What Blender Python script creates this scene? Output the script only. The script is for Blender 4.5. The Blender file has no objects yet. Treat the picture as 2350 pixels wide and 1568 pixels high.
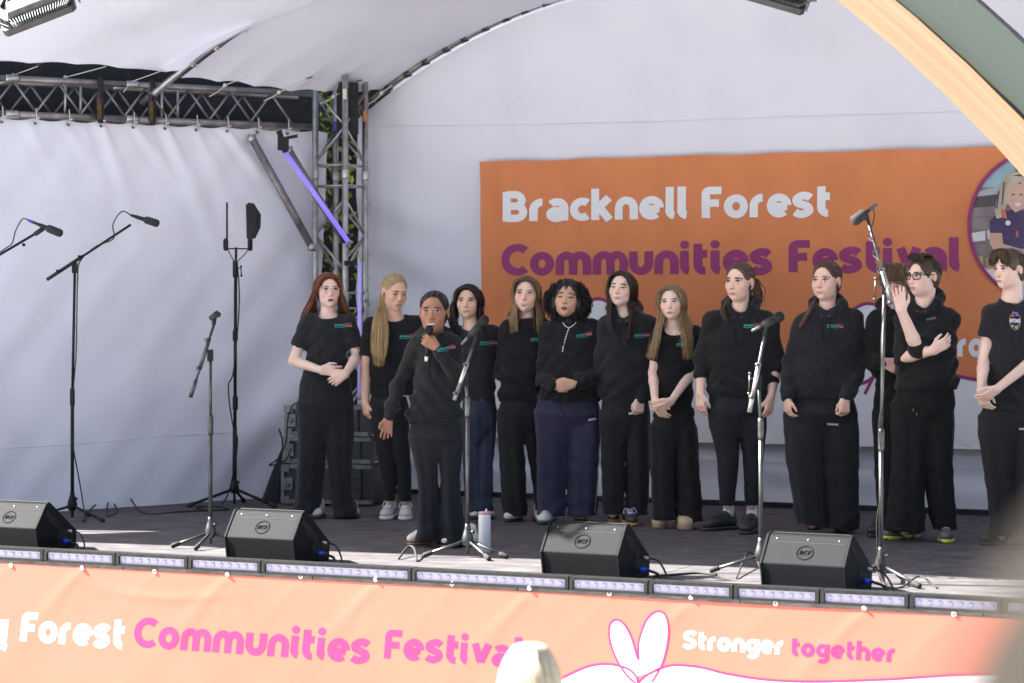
import bpy, math, random
import numpy as np
from mathutils import Vector, Matrix
random.seed(7); RNG = np.random.default_rng(7)
R_ = math.radians
scene = bpy.context.scene
COL = scene.collection

# ------------------------------------------------------------------ camera, sky, sun, exposure
F, CX, HY, EYE = 5550.0, 1175.0, 711.0, 1.44        # focal length and horizon, in 2350 px wide picture units
cam_d = bpy.data.cameras.new('camera'); cam = bpy.data.objects.new('camera', cam_d); COL.objects.link(cam)
cam.location = (0, 0, EYE); cam.rotation_euler = (R_(90), 0, 0)
cam_d.lens = 36 * F / 2350; cam_d.sensor_width = 36; cam_d.shift_y = -73 / 2350
cam_d.clip_start = 0.05; cam_d.clip_end = 800
cam_d.dof.use_dof = True; cam_d.dof.focus_distance = 15.2; cam_d.dof.aperture_fstop = 3.2
scene.camera = cam

SUN_EL = R_(42); SUN_H = (-0.9865, 0.1633)             # direction towards the sun (horizontal part)
_n = math.hypot(*SUN_H); SUN_H = (SUN_H[0] / _n, SUN_H[1] / _n)
world = bpy.data.worlds.new('World'); scene.world = world; world.use_nodes = True
wn = world.node_tree; wn.nodes.clear()
sky = wn.nodes.new('ShaderNodeTexSky'); sky.sky_type = 'NISHITA'; sky.sun_disc = False
sky.sun_elevation = SUN_EL; sky.sun_rotation = math.atan2(SUN_H[0], SUN_H[1])
sky.air_density = 1.0; sky.dust_density = 3.5; sky.ozone_density = 1.0
bg = wn.nodes.new('ShaderNodeBackground'); bg.inputs['Strength'].default_value = 0.04
wo = wn.nodes.new('ShaderNodeOutputWorld')
wn.links.new(sky.outputs[0], bg.inputs[0]); wn.links.new(bg.outputs[0], wo.inputs[0])
sun_d = bpy.data.lights.new('sun', 'SUN'); sun = bpy.data.objects.new('sun', sun_d); COL.objects.link(sun)
sun_d.energy = 5.0; sun_d.angle = R_(0.55); sun_d.color = (1.0, 0.97, 0.92)
_sd = Vector((SUN_H[0] * math.cos(SUN_EL), SUN_H[1] * math.cos(SUN_EL), math.sin(SUN_EL)))
sun.rotation_euler = _sd.to_track_quat('Z', 'Y').to_euler(); sun.location = (-8, 4, 12)
scene.view_settings.view_transform = 'Standard'; scene.view_settings.look = 'None'
scene.view_settings.gamma = 1.0; scene.view_settings.exposure = 2.95
scene.render.engine = 'CYCLES'
scene.cycles.use_denoising = True
scene.cycles.max_bounces = 8; scene.cycles.diffuse_bounces = 5
scene.cycles.caustics_reflective = False; scene.cycles.caustics_refractive = False

# ------------------------------------------------------------------ coordinates
A3 = lambda *a: np.array(a, float)
def W(px, py, Y):                                     # picture point at distance Y
    return A3((px - CX) * Y / F, Y, EYE - (py - HY) * Y / F)
TH = R_(25.4); UX, UY, VX, VY = math.cos(TH), -math.sin(TH), math.sin(TH), math.cos(TH)
EY0 = 12.86
def S(u, v, z=0.0):                                   # stage frame: u along the front edge, v into the stage
    return A3(u * UX + v * VX, EY0 + u * UY + v * VY, z)
def on_plane(px, py, v):                              # picture point on the plane at stage depth v -> (u, z)
    k = (px - CX) / F
    Y = (v + EY0 * VY) / (k * VX + VY); X = k * Y
    return (X * UX + (Y - EY0) * UY, EYE - (py - HY) * Y / F)
def floor_at(px, py): return W(px, py, EYE * F / (py - HY))

# ------------------------------------------------------------------ materials
def mat(name, c1, c2=None, scale=8.0, rough=0.6, metal=0.0, bump=0.0, bscale=60.0, stretch=(1, 1, 1), emit=None, estr=0.0,
        attr=None, spec=0.5, detail=4.0, sheen=0.0, coords='Object', sss=0.0, lo=0.35, hi=0.65, bstretch=None):
    m = bpy.data.materials.new(name); m.use_nodes = True
    nt = m.node_tree; N = nt.nodes; L = nt.links; b = N['Principled BSDF']
    b.inputs['Roughness'].default_value = rough; b.inputs['Metallic'].default_value = metal
    b.inputs['Specular IOR Level'].default_value = spec
    b.inputs['Base Color'].default_value = (*c1, 1)
    tc = N.new('ShaderNodeTexCoord')
    def mapped(st):
        mp = N.new('ShaderNodeMapping'); mp.inputs['Scale'].default_value = st
        L.new(tc.outputs[coords], mp.inputs[0]); return mp
    col = None
    if c2 is not None:
        mp = mapped(stretch)
        no = N.new('ShaderNodeTexNoise'); no.inputs['Scale'].default_value = scale; no.inputs['Detail'].default_value = detail
        L.new(mp.outputs[0], no.inputs['Vector'])
        cr = N.new('ShaderNodeValToRGB'); cr.color_ramp.elements[0].position = lo; cr.color_ramp.elements[1].position = hi
        cr.color_ramp.elements[0].color = (*c1, 1); cr.color_ramp.elements[1].color = (*c2, 1)
        L.new(no.outputs['Fac'], cr.inputs[0]); col = cr.outputs[0]
    if attr:
        at = N.new('ShaderNodeAttribute'); at.attribute_name = attr
        mx = N.new('ShaderNodeMix'); mx.data_type = 'RGBA'; mx.blend_type = 'MULTIPLY'; mx.inputs[0].default_value = 1
        if col is not None: L.new(col, mx.inputs[6])
        else: mx.inputs[6].default_value = (*c1, 1)
        L.new(at.outputs['Color'], mx.inputs[7]); col = mx.outputs[2]
    if col is not None: L.new(col, b.inputs['Base Color'])
    if bump > 0:
        mp = mapped(bstretch or stretch)
        n2 = N.new('ShaderNodeTexNoise'); n2.inputs['Scale'].default_value = bscale; n2.inputs['Detail'].default_value = 5
        L.new(mp.outputs[0], n2.inputs['Vector'])
        bp = N.new('ShaderNodeBump'); bp.inputs['Strength'].default_value = bump; bp.inputs['Distance'].default_value = 0.01
        L.new(n2.outputs['Fac'], bp.inputs['Height']); L.new(bp.outputs[0], b.inputs['Normal'])
    if emit: b.inputs['Emission Color'].default_value = (*emit, 1); b.inputs['Emission Strength'].default_value = estr
    if sheen: b.inputs['Sheen Weight'].default_value = sheen
    if sss:
        b.inputs['Subsurface Weight'].default_value = sss; b.inputs['Subsurface Radius'].default_value = (0.012, 0.005, 0.003)
        b.inputs['Subsurface Scale'].default_value = 1.0
    return m

# ------------------------------------------------------------------ objects
ORG = {}
def org(o):
    while o is not None and o.parent is not None: o = o.parent
    return ORG.get(o.name, np.zeros(3)) if o is not None else np.zeros(3)
def tag(o, label=None, cat=None, group=None, kind=None):
    if label: o['label'] = label
    if cat: o['category'] = cat
    if group: o['group'] = group
    if kind: o['kind'] = kind
    return o
def thing(name, loc, label, cat, group=None):
    o = bpy.data.objects.new(name, None); COL.objects.link(o); o.location = tuple(loc); o.empty_display_size = 0.1
    ORG[o.name] = A3(*loc); return tag(o, label, cat, group)
def mesh_obj(name, verts, faces, material, parent=None, origin=None, smooth=False, colors=None):
    v = np.asarray(verts, float).reshape(-1, 3)
    o0 = org(parent) if parent is not None else (A3(*origin) if origin is not None else np.zeros(3))
    v = v - o0
    me = bpy.data.meshes.new(name)
    if isinstance(faces, np.ndarray) and faces.ndim == 2:
        n, k = faces.shape
        me.vertices.add(len(v)); me.vertices.foreach_set('co', v.astype(np.float32).ravel())
        me.loops.add(n * k); me.loops.foreach_set('vertex_index', faces.astype(np.int32).ravel())
        me.polygons.add(n); me.polygons.foreach_set('loop_start', (np.arange(n) * k).astype(np.int32))
        try: me.polygons.foreach_set('loop_total', np.full(n, k, np.int32))
        except Exception: pass
        me.update(calc_edges=True); me.validate()
    else:
        me.from_pydata([tuple(p) for p in v], [], [tuple(int(i) for i in f) for f in faces])
    if smooth: me.polygons.foreach_set('use_smooth', np.ones(len(me.polygons), bool))
    if colors is not None:
        ca = me.color_attributes.new('shade', 'FLOAT_COLOR', 'POINT')
        ca.data.foreach_set('color', np.asarray(colors, np.float32).ravel())
    if material is not None: me.materials.append(material)
    ob = bpy.data.objects.new(name, me); COL.objects.link(ob)
    if parent is not None: ob.parent = parent
    else: ob.location = tuple(o0); ORG[ob.name] = o0
    return ob
def frame(d):
    d = np.asarray(d, float); d = d / np.linalg.norm(d)
    a = A3(0, 0, 1) if abs(d[2]) < 0.9 else A3(1, 0, 0)
    e1 = np.cross(a, d); e1 /= np.linalg.norm(e1); return d, e1, np.cross(d, e1)
class MB:
    def __init__(s): s.v = []; s.f = []
    def add(s, v, f):
        b = len(s.v); s.v += [A3(*p) for p in v]; s.f += [tuple(i + b for i in q) for q in f]; return s
    def box(s, c, e1, e2, e3):                        # centre and three half-axis vectors
        c, e1, e2, e3 = (np.asarray(a, float) for a in (c, e1, e2, e3))
        vs = [c + i * e1 + j * e2 + k * e3 for k in (-1, 1) for j in (-1, 1) for i in (-1, 1)]
        f = [(0, 2, 3, 1), (4, 5, 7, 6), (0, 1, 5, 4), (2, 6, 7, 3), (0, 4, 6, 2), (1, 3, 7, 5)]
        if np.dot(np.cross(e1, e2), e3) < 0: f = [q[::-1] for q in f]
        return s.add(vs, f)
    def sbox(s, u0, u1, v0, v1, z0, z1):              # box in the stage frame
        c = S((u0 + u1) / 2, (v0 + v1) / 2, (z0 + z1) / 2)
        return s.box(c, A3(UX, UY, 0) * (u1 - u0) / 2, A3(VX, VY, 0) * (v1 - v0) / 2, A3(0, 0, (z1 - z0) / 2))
    def tube(s, path, r, n=8, caps=True, closed=False):
        P = [np.asarray(p, float) for p in path]; m = len(P)
        r = [r] * m if np.isscalar(r) else list(r)
        vs = []; e1 = None
        for i in range(m):
            a = P[i - 1] if (i > 0 or closed) else P[i]; b = P[(i + 1) % m] if (i < m - 1 or closed) else P[i]
            d = b - a; L = np.linalg.norm(d); d = d / L if L > 1e-9 else A3(0, 0, 1)
            if e1 is None: _, e1, e2 = frame(d)
            else:
                e1 = e1 - d * np.dot(d, e1); e1 /= max(np.linalg.norm(e1), 1e-9); e2 = np.cross(d, e1)
            for k in range(n):
                t = 2 * math.pi * k / n; vs.append(P[i] + r[i] * (math.cos(t) * e1 + math.sin(t) * e2))
        f = []
        for i in range(m if closed else m - 1):
            for k in range(n):
                j = (i + 1) % m; f.append((i * n + k, i * n + (k + 1) % n, j * n + (k + 1) % n, j * n + k))
        if caps and not closed: f.append(tuple(range(n))[::-1]); f.append(tuple((m - 1) * n + k for k in range(n)))
        return s.add(vs, f)
    def lathe(s, base, axis, prof, n=16):             # prof: (distance along axis, radius)
        d, e1, e2 = frame(axis); base = np.asarray(base, float)
        return s.tube_rings([(base + d * h, r, e1, e2) for h, r in prof], n)
    def tube_rings(s, rings, n):
        vs = [c + r * (math.cos(2 * math.pi * k / n) * e1 + math.sin(2 * math.pi * k / n) * e2) for c, r, e1, e2 in rings for k in range(n)]
        m = len(rings)
        f = [(i * n + k, i * n + (k + 1) % n, (i + 1) * n + (k + 1) % n, (i + 1) * n + k) for i in range(m - 1) for k in range(n)]
        f.append(tuple(range(n))[::-1]); f.append(tuple((m - 1) * n + k for k in range(n)))
        return s.add(vs, f)
    def ball(s, c, r, n=10):
        return s.lathe(A3(*c) - A3(0, 0, r), (0, 0, 1), [(r - r * math.cos(math.pi * i / 6), max(r * math.sin(math.pi * i / 6), r * 0.02)) for i in range(7)], n)
    def prism(s, poly, ex):                           # planar polygon (3d points) pushed along ex
        poly = [np.asarray(p, float) for p in poly]; ex = np.asarray(ex, float); n = len(poly)
        vs = poly + [p + ex for p in poly]
        nrm = sum(np.cross(poly[i] - poly[0], poly[(i + 1) % n] - poly[0]) for i in range(1, n))
        f = [tuple(range(n)), tuple(range(n, 2 * n))[::-1]] + [(i, n + i, n + (i + 1) % n, (i + 1) % n) for i in range(n)]
        if np.dot(nrm, ex) > 0: f = [q[::-1] for q in f]
        return s.add(vs, f)
    def build(s, name, material, parent=None, origin=None, smooth=False):
        return mesh_obj(name, s.v, s.f, material, parent, origin, smooth)
def smooth_auto(o, ang=40):
    me = o.data
    me.polygons.foreach_set('use_smooth', np.ones(len(me.polygons), bool))
    try: me.set_sharp_from_angle(angle=R_(ang))
    except Exception: pass
    return o
def bevel(o, w=0.004, seg=2):
    md = o.modifiers.new('bevel', 'BEVEL'); md.width = w; md.segments = seg; md.limit_method = 'ANGLE'; md.angle_limit = R_(35)
    return o
def catmull(pts, n=8, closed=False):
    P = [np.asarray(p, float) for p in pts]; m = len(P)
    if m < 3 and not closed: return [P[0] + (P[-1] - P[0]) * i / n for i in range(n + 1)]
    out = []
    for i in range(m if closed else m - 1):
        g = (lambda j: P[j % m]) if closed else (lambda j: P[min(max(j, 0), m - 1)])
        p0, p1, p2, p3 = g(i - 1), g(i), g(i + 1), g(i + 2)
        for k in range(n):
            t = k / n
            out.append(0.5 * (2 * p1 + (p2 - p0) * t + (2 * p0 - 5 * p1 + 4 * p2 - p3) * t * t + (3 * p1 - p0 - 3 * p2 + p3) * t ** 3))
    if not closed: out.append(P[-1])
    return out
def grid_mesh(fn, nu, nv):                            # fn(a, b) vectorised over arrays -> (N, 3)
    a, b = np.meshgrid(np.linspace(0, 1, nu), np.linspace(0, 1, nv), indexing='ij')
    v = fn(a.ravel(), b.ravel())
    i = np.arange(nu * nv).reshape(nu, nv)
    f = np.stack([i[:-1, :-1], i[1:, :-1], i[1:, 1:], i[:-1, 1:]], -1).reshape(-1, 4)
    return v, f

# ------------------------------------------------------------------ stroke lettering
def arc(cx, cy, rx, ry, a0, a1, n=14):
    return [(cx + rx * math.cos(R_(a0 + (a1 - a0) * i / n)), cy + ry * math.sin(R_(a0 + (a1 - a0) * i / n))) for i in range(n + 1)]
def _c2(p): return [tuple(q[:2]) for q in catmull([(x, y, 0) for x, y in p], 6)]
_S = lambda w, h: _c2([(w * .92, h * .80), (w * .72, h * .90), (w * .45, h * .90), (w * .18, h * .78), (w * .22, h * .60), (w * .5, h * .52), (w * .78, h * .42), (w * .84, h * .24), (w * .58, h * .11), (w * .3, h * .11), (w * .08, h * .21)])
GL = {
 'o': (0.98, [('c', arc(.46, .5, .32, .36, 0, 360, 24)[:-1])]),
 'n': (0.96, [[(.15, 0), (.15, .5)] + arc(.46, .5, .31, .36, 180, 0) + [(.77, .45), (.77, 0)]]),
 'm': (1.42, [[(.15, 0), (.15, .5)] + arc(.42, .52, .27, .34, 180, 0) + [(.69, .45), (.69, 0)], [(.69, .5)] + arc(.96, .52, .27, .34, 180, 0) + [(1.23, .45), (1.23, 0)]]),
 'u': (0.96, [[(.15, 1), (.15, .5)] + arc(.46, .5, .31, .36, 180, 360) + [(.77, .55), (.77, 1)]]),
 'r': (0.66, [[(.15, 0), (.15, .5)] + arc(.5, .5, .35, .36, 180, 88)]),
 'i': (0.42, [[(.15, 1), (.15, .38)] + arc(.36, .36, .21, .22, 180, 262), ('d', (.15, 1.26), .18)]),
 'l': (0.44, [[(.15, 1.42), (.15, .38)] + arc(.38, .36, .23, .22, 180, 262)]),
 't': (0.64, [[(.2, 1.30), (.2, .42)] + arc(.46, .40, .26, .27, 180, 275), [(.2, .86), (.55, .86)]]),
 'e': (0.98, [arc(.46, .5, .32, .36, 0, 312, 22), [(.2, .45), (.78, .45)]]),
 'a': (0.92, [arc(.40, .55, .31, .31, 140, 0, 12) + [(.71, .4), (.71, 0)], ('c', arc(.40, .29, .27, .18, 0, 360, 18)[:-1])]),
 'c': (0.8, [arc(.48, .5, .34, .36, 52, 308, 18)]),
 's': (0.86, [_S(.74, 1.0)]),
 'k': (0.92, [[(.15, 0), (.15, 1.42)], [(.2, .48), (.72, 1.0)], [(.34, .56), (.74, 0.0)]]),
 'v': (0.94, [[(.17, 1.0), (.47, .14)], [(.47, .14), (.79, 1.0)]]),
 'g': (0.97, [('c', arc(.44, .52, .30, .34, 0, 360, 22)[:-1]), [(.77, 1.0), (.77, 0)] + arc(.46, -.02, .31, .26, 0, -140)]),
 'h': (0.96, [[(.15, 0), (.15, 1.42)], [(.15, .5)] + arc(.46, .5, .31, .36, 180, 0) + [(.77, .45), (.77, 0)]]),
 'B': (1.06, [[(.17, 0), (.17, 1.36)], [(.17, 1.22), (.5, 1.22)] + arc(.52, .96, .27, .26, 90, -90) + [(.17, .70)], [(.17, .70), (.55, .70)] + arc(.55, .42, .30, .28, 90, -90) + [(.17, .14)]]),
 'F': (0.88, [[(.17, 0), (.17, 1.05)] + arc(.34, 1.05, .17, .17, 180, 90) + [(.80, 1.22)], [(.17, .66), (.70, .66)]]),
 'C': (1.12, [arc(.64, .68, .49, .54, 48, 312, 24)]),
 'S': (1.04, [_S(.94, 1.36)]),
 'R': (1.0, [[(.15, 0), (.15, 1.3)], [(.15, 1.2), (.55, 1.2)] + arc(.55, .92, .28, .28, 90, -90) + [(.3, .64)], [(.5, .6), (.85, 0)]]),
 'M': (1.2, [[(.12, 0), (.12, 1.3)], [(.12, 1.3), (.6, .3)], [(.6, .3), (1.08, 1.3)], [(1.08, 1.3), (1.08, 0)]]),
 'U': (1.0, [[(.12, 1.3), (.12, .45)] + arc(.5, .45, .38, .38, 180, 360) + [(.88, 1.3)]]),
 'I': (.36, [[(.16, 0), (.16, 1.3)]]), 'L': (.8, [[(.12, 1.3), (.12, .1)], [(.12, .1), (.72, .1)]]),
 'E': (.85, [[(.12, 0), (.12, 1.3)], [(.12, 1.2), (.75, 1.2)], [(.12, .66), (.65, .66)], [(.12, .1), (.75, .1)]]),
 'G': (1.1, [arc(.62, .65, .48, .52, 48, 330, 22), [(1.05, .55), (.65, .55)]]),
 'O': (1.15, [('c', arc(.58, .65, .46, .52, 0, 360, 24)[:-1])]),
 'A': (1.05, [[(.06, 0), (.5, 1.3)], [(.5, 1.3), (.95, 0)], [(.25, .42), (.78, .42)]]),
 'T': (.9, [[(.45, 0), (.45, 1.3)], [(.05, 1.2), (.85, 1.2)]]), 'D': (1.05, [[(.14, 0), (.14, 1.3)], [(.14, 1.2), (.45, 1.2)] + arc(.45, .65, .45, .55, 90, -90) + [(.14, .1)]]),
 'N': (1.0, [[(.12, 0), (.12, 1.3)], [(.12, 1.3), (.85, 0)], [(.85, 0), (.85, 1.3)]]),
 ' ': (.42, []),
}
def ribbon(pts, hw, closed=False):
    P = np.array(pts, float); m = len(P)
    q = []                                            # subdivide long straight runs so letters follow cloth
    for i in range(m if closed else m - 1):
        a, b = P[i], P[(i + 1) % m]; k = max(1, int(np.linalg.norm(b - a) / 0.22))
        q += [a + (b - a) * j / k for j in range(k)]
    if not closed: q.append(P[-1])
    P = np.array(q); m = len(P)
    if closed: d = np.roll(P, -1, 0) - np.roll(P, 1, 0)
    else: d = np.gradient(P, axis=0)
    n = np.stack([-d[:, 1], d[:, 0]], 1); n /= np.maximum(np.linalg.norm(n, axis=1, keepdims=True), 1e-9)
    v = np.empty((2 * m, 2)); v[0::2] = P + n * hw; v[1::2] = P - n * hw
    f = [(2 * i, 2 * i + 1, (2 * i + 3) % (2 * m), (2 * i + 2) % (2 * m)) for i in range(m if closed else m - 1)]
    return v, f
def text2d(txt, hw=.15, gap=.06):
    V = []; Fc = []; LV = []; x = 0; lift = 0
    for ch in txt:
        adv, strokes = GL[ch]
        for st in strokes:
            lift = (lift + 1) % 4
            if isinstance(st, tuple) and st[0] == 'd':
                c, r = st[1], st[2]
                v = np.array([c] + [(c[0] + r * math.cos(t * math.pi / 8), c[1] + r * math.sin(t * math.pi / 8)) for t in range(16)]); f = [(0, 1 + t, 1 + (t + 1) % 16) for t in range(16)]
            elif isinstance(st, tuple): v, f = ribbon(st[1], hw, True)
            else: v, f = ribbon(st, hw)
            b = len(V); V += [(p[0] + x, p[1]) for p in v]; LV += [lift] * len(v); Fc += [tuple(i + b for i in q) for q in f]
        x += adv + gap
    return np.array(V), Fc, np.array(LV), x - gap
# ------------------------------------------------------------------ shared materials
M = {}
M['canvas'] = mat('canvas', (.755, .755, .825), (.69, .69, .765), scale=1.6, rough=.7, bump=.14, bscale=60, spec=.25, detail=9, lo=.45, hi=.80)
M['seam'] = mat('seam', (.76, .76, .82), rough=.8, spec=.1)
M['deck'] = mat('deck', (.072, .066, .071), (.135, .125, .125), scale=5, rough=.75, spec=.2, bump=.25, bscale=90, stretch=(1, 1.6, 1), detail=8, lo=.42, hi=.78)
M['black'] = mat('black_plastic', (.010, .010, .011), (.017, .017, .018), scale=30, rough=.55, spec=.25)
M['blackmat'] = mat('black_cloth', (.012, .012, .013), (.022, .022, .023), scale=12, rough=.9)
M['rubber'] = mat('rubber', (.02, .02, .02), rough=.8)
M['alu'] = mat('aluminium', (.52, .51, .50), (.36, .35, .35), scale=14, rough=.42, metal=.85, bump=.05, bscale=40)
M['aludull'] = mat('aluminium_dull', (.30, .275, .275), (.19, .17, .17), scale=9, rough=.5, metal=.7)
M['chrome'] = mat('chrome', (.15, .155, .15), (.10, .10, .10), scale=20, rough=.42, metal=1)
M['darkmetal'] = mat('dark_metal', (.05, .05, .052), (.085, .085, .085), scale=20, rough=.35, metal=.6)
M['rope'] = mat('bungee_cord', (.62, .60, .50), rough=.7)
M['white'] = mat('white_paint', (.82, .82, .80), (.74, .74, .73), scale=6, rough=.4)
M['orange'] = mat('banner_orange_fabric', (.69, .235, .088), (.63, .21, .078), scale=3, rough=.75, bump=.06, bscale=300)
M['orangevinyl'] = mat('banner_orange_vinyl', (.50, .130, .086), (.475, .123, .080), scale=2, rough=.42, spec=.4)
M['printwhite'] = mat('print_white', (.80, .80, .82), (.76, .76, .79), scale=4, rough=.6)
M['magenta'] = mat('print_magenta_dark', (.29, .034, .155), (.26, .030, .14), scale=4, rough=.7)
M['pink'] = mat('print_magenta', (.56, .018, .112), (.53, .016, .105), scale=4, rough=.45)
M['timber'] = mat('timber_glulam', (.225, .145, .080), (.165, .092, .046), scale=3.0, rough=.6, bump=.25, bscale=4, stretch=(.35, 15, 1), detail=9, coords='UV', lo=.40, hi=.85)
M['green'] = mat('green_stained_timber', (.026, .040, .040), (.034, .047, .030), scale=3.0, rough=.6, bump=.3, bscale=4, stretch=(.3, 20, 1), detail=9, coords='UV', lo=.3, hi=.7)
M['ground'] = mat('paving', (.33, .33, .335), (.26, .26, .27), scale=3, rough=.85, bump=.2, bscale=20)
M['led'] = mat('led_tube', (.16, .13, .45), rough=.3, emit=(.27, .19, 1.0), estr=.105)
M['led2'] = mat('led_tube_pale', (.35, .33, .6), rough=.3, emit=(.40, .34, 1.0), estr=.045)
M['lens'] = mat('led_lens', (.50, .48, .54), (.43, .42, .48), scale=30, rough=.3, emit=(.62, .55, 1.0), estr=.008)
M['lensdot'] = mat('led_dot', (.36, .33, .52), rough=.15, emit=(.42, .34, 1.0), estr=.03)
M['rail'] = mat('weathered_rail', (.10, .085, .075), (.20, .17, .15), scale=12, rough=.8, bump=.3, bscale=30, stretch=(1, 1, 5))

# ------------------------------------------------------------------ ground and stage deck
tag(MB().add([(-300, -60, -1.2), (300, -60, -1.2), (300, 400, -1.2), (-300, 400, -1.2)], [(0, 1, 2, 3)]).build('ground', M['ground']), kind='structure')
deck = tag(MB().sbox(-9.5, 6, .02, 5.6, -.30, -.02).build('stage_floor', M['blackmat'], origin=S(0, 2.6, 0)), kind='structure')
for i in range(6):
    for j in range(5):
        u0 = -9.4 + i * 2.5 + (1.1 if j % 2 else 0); v0 = .03 + j * 1.11
        bevel(MB().sbox(u0, u0 + 2.496, v0, v0 + 1.106, -.018, 0).build('deck_panel', M['deck'], deck), .002, 1)
tag(MB().sbox(-9.5, 6, .06, .5, -1.2, -.31).build('stage_front_wall', M['blackmat'], origin=S(0, .2, -1.2)), kind='structure')

# ------------------------------------------------------------------ back canvas
VB = 5.24
_arcpx = [(815, 270), (850, 240), (900, 200), (985, 140), (1100, 75), (1190, 33), (1280, 0), (1500, -62), (1800, -112), (2000, -118), (2300, -100), (2700, -20), (3000, 120)]
_au, _az = zip(*[on_plane(x, y, VB) for x, y in _arcpx])
_du = np.linspace(_au[0], _au[-1], 200); _dz = np.interp(_du, _au, _az)
for _ in range(3): _dz[3:-3] = np.convolve(_dz, np.ones(7) / 7, 'valid')
zarc = lambda u: np.interp(u, _du, _dz)
UC = _au[0]
def lumps(a, b, amp, seed, k=6.0, n=9):
    r = np.random.default_rng(seed); o = 0
    for _ in range(n):
        t = r.uniform(0, math.pi); f = k * r.uniform(.4, 1.6); o = o + np.sin(f * (a * math.cos(t) + b * math.sin(t)) + r.uniform(0, 6.28))
    return amp * o / math.sqrt(n)
def backfn(a, b):
    u = UC + .02 + a * 7.6; zt = zarc(u) - .03; z = .02 + b * (zt - .02)
    d = lumps(u, z, .006, 3, 4.0)
    d += .022 * np.exp(-((u - UC) / .9) ** 2) * np.sin(7 * z + 5 * (u - UC)) * np.exp(-((z - 1.9) / .9) ** 2)
    d += .02 * np.exp(-((u - UC - .35) / .5) ** 2) * np.sin(15 * (z + .35 * (u - UC))) * np.exp(-((z - 1.7) / .55) ** 2)
    d += .012 * np.sin(20 * (z + .1 * u)) * np.exp(-((z - .25) / .22) ** 2)
    return np.stack([u * UX + (VB + d) * VX, EY0 + u * UY + (VB + d) * VY, z], 1)
bc = thing('backdrop_canvas', S(UC + 3, VB, 0), 'large white canvas wall closing the back of the stage behind the orange banner', 'canvas')
mesh_obj('canvas_sheet', *grid_mesh(backfn, 210, 140), M['canvas'], bc, smooth=True)
m = MB()
_sm = [on_plane(px, py, VB - .012) for px, py in [(880, 290), (1150, 287), (1500, 280), (1700, 272), (1900, 266), (2320, 253)]]
for (u0, z0), (u1, z1) in zip(_sm[:-1], _sm[1:]): m.tube([S(u0, VB - .012, z0), S(u1, VB - .012, z1)], .0022, 5)
m.build('seam', M['seam'], bc)
# eyelets along the left edge of the back canvas, laced to the tower
for py in (395, 470, 583, 640, 700, 790):
    u, z = on_plane(843, py, VB - .03); c = S(u, VB - .03, z)
    MB().ball(c, .013, 8).build('eyelet', M['darkmetal'], bc, smooth=True)
# ------------------------------------------------------------------ left canvas wall
CN = A3(-1.47, 19.0, 0); LD = A3(-.86, -.51, 0); LD /= np.linalg.norm(LD); LN = A3(LD[1], -LD[0], 0)   # LN points into the stage? checked below
if np.dot(LN, A3(1, -1, 0)) < 0: LN = -LN
# drapes added outside the shell: dark backing that also blocks the sun
dr = tag(MB().add([S(UC - 5, 6.4, 0), S(UC + .15, 6.0, 0), S(UC + .15, 6.0, 8), S(UC - 5, 6.4, 8)], [(0, 1, 2, 3)]).add([A3(-1.9, 21, 0), A3(-7.4, 17.6, 0), A3(-7.4, 17.6, 8), A3(-1.9, 21, 8)], [(0, 1, 2, 3)])
         .add([CN - LN * .55 - LD * .3 + A3(0, 0, 2.2), CN - LN * .55 + LD * 5.9 + A3(0, 0, 2.2), CN - LN * .55 + LD * 5.9 + A3(0, 0, 8), CN - LN * .55 - LD * .3 + A3(0, 0, 8)], [(0, 1, 2, 3)]).build('sun_block_drape', M['blackmat'], origin=(-4, 20, 0)), 'black drape added outside the truss behind the white canvas to block the sun', 'drape')
_eye_s = [(.34, .5), (.60, .35), (.86, .9), (1.10, .55), (1.34, .95), (1.60, .5), (1.86, .9), (2.15, .25), (2.45, .3), (2.8, .15)]
def leftfn(a, b):
    s = -.02 + a * 4.6; ztop = 2.845
    top = CN[None] + LD[None] * s[:, None]
    bot = A3(-1.58, 18.72, 0)[None] + (A3(-1.42, -1.30, 0) / 1.45)[None] * (s * .84)[:, None]
    z = b * ztop + .004
    w = (1 - b) ** 1.15
    p = top * (1 - w[:, None]) + bot * w[:, None]
    p[:, 2] = z + .0 * s
    p[:, 2] -= .02 * b ** 6 * np.abs(np.sin((s - .34) * math.pi / .255))
    h = ztop - z; d = np.zeros_like(s)
    for si, A in _eye_s:
        x = (s - si) + h * (.72 + .25 * math.sin(si * 9)) - .14 * h * h
        d += A * .024 * np.exp(-(x / (.035 + .075 * h)) ** 2) * np.exp(-h / .62) * (h > 0)
        d -= A * .010 * np.exp(-((x - .09 - .03 * h) / (.03 + .06 * h)) ** 2) * np.exp(-h / .6)
    d += lumps(s, z, .010, 11, 3.2) + lumps(s * 1.3 + z * .9, z * .5 - s * .3, .006, 17, 9.0) + .010 * np.sin(11 * (.5 * z + .8 * s) + 2 * np.sin(1.7 * z)) * np.exp(-((z - 1.0) / .7) ** 2) * np.exp(-((s - 1.0) / .8) ** 2)
    d += .022 * np.sin(9 * (z * .9 + .55 * s) + 1.5 * np.sin(2 * s)) * np.exp(-((z - .7) / .5) ** 2) * np.exp(-(s / 1.2) ** 2)
    d += .016 * np.sin(13 * (z * .35 - .6 * s)) * np.exp(-((z - 1.3) / .9) ** 2) * (s > 2.0) * np.clip((s - 2) / .5, 0, 1)
    d += .05 * np.exp(-(s / .5) ** 2) * np.exp(-((z - .5) / .5) ** 2)
    return p + LN[None] * d[:, None]
lc = thing('side_canvas', CN + LD * 2, 'white canvas side wall with radiating folds hung below the truss', 'canvas')
mesh_obj('canvas_sheet', *grid_mesh(leftfn, 250, 150), M['canvas'], lc, smooth=True)
def _pt(fn, a, b, off=.0): return fn(np.array([a]), np.array([b]))[0]
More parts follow.
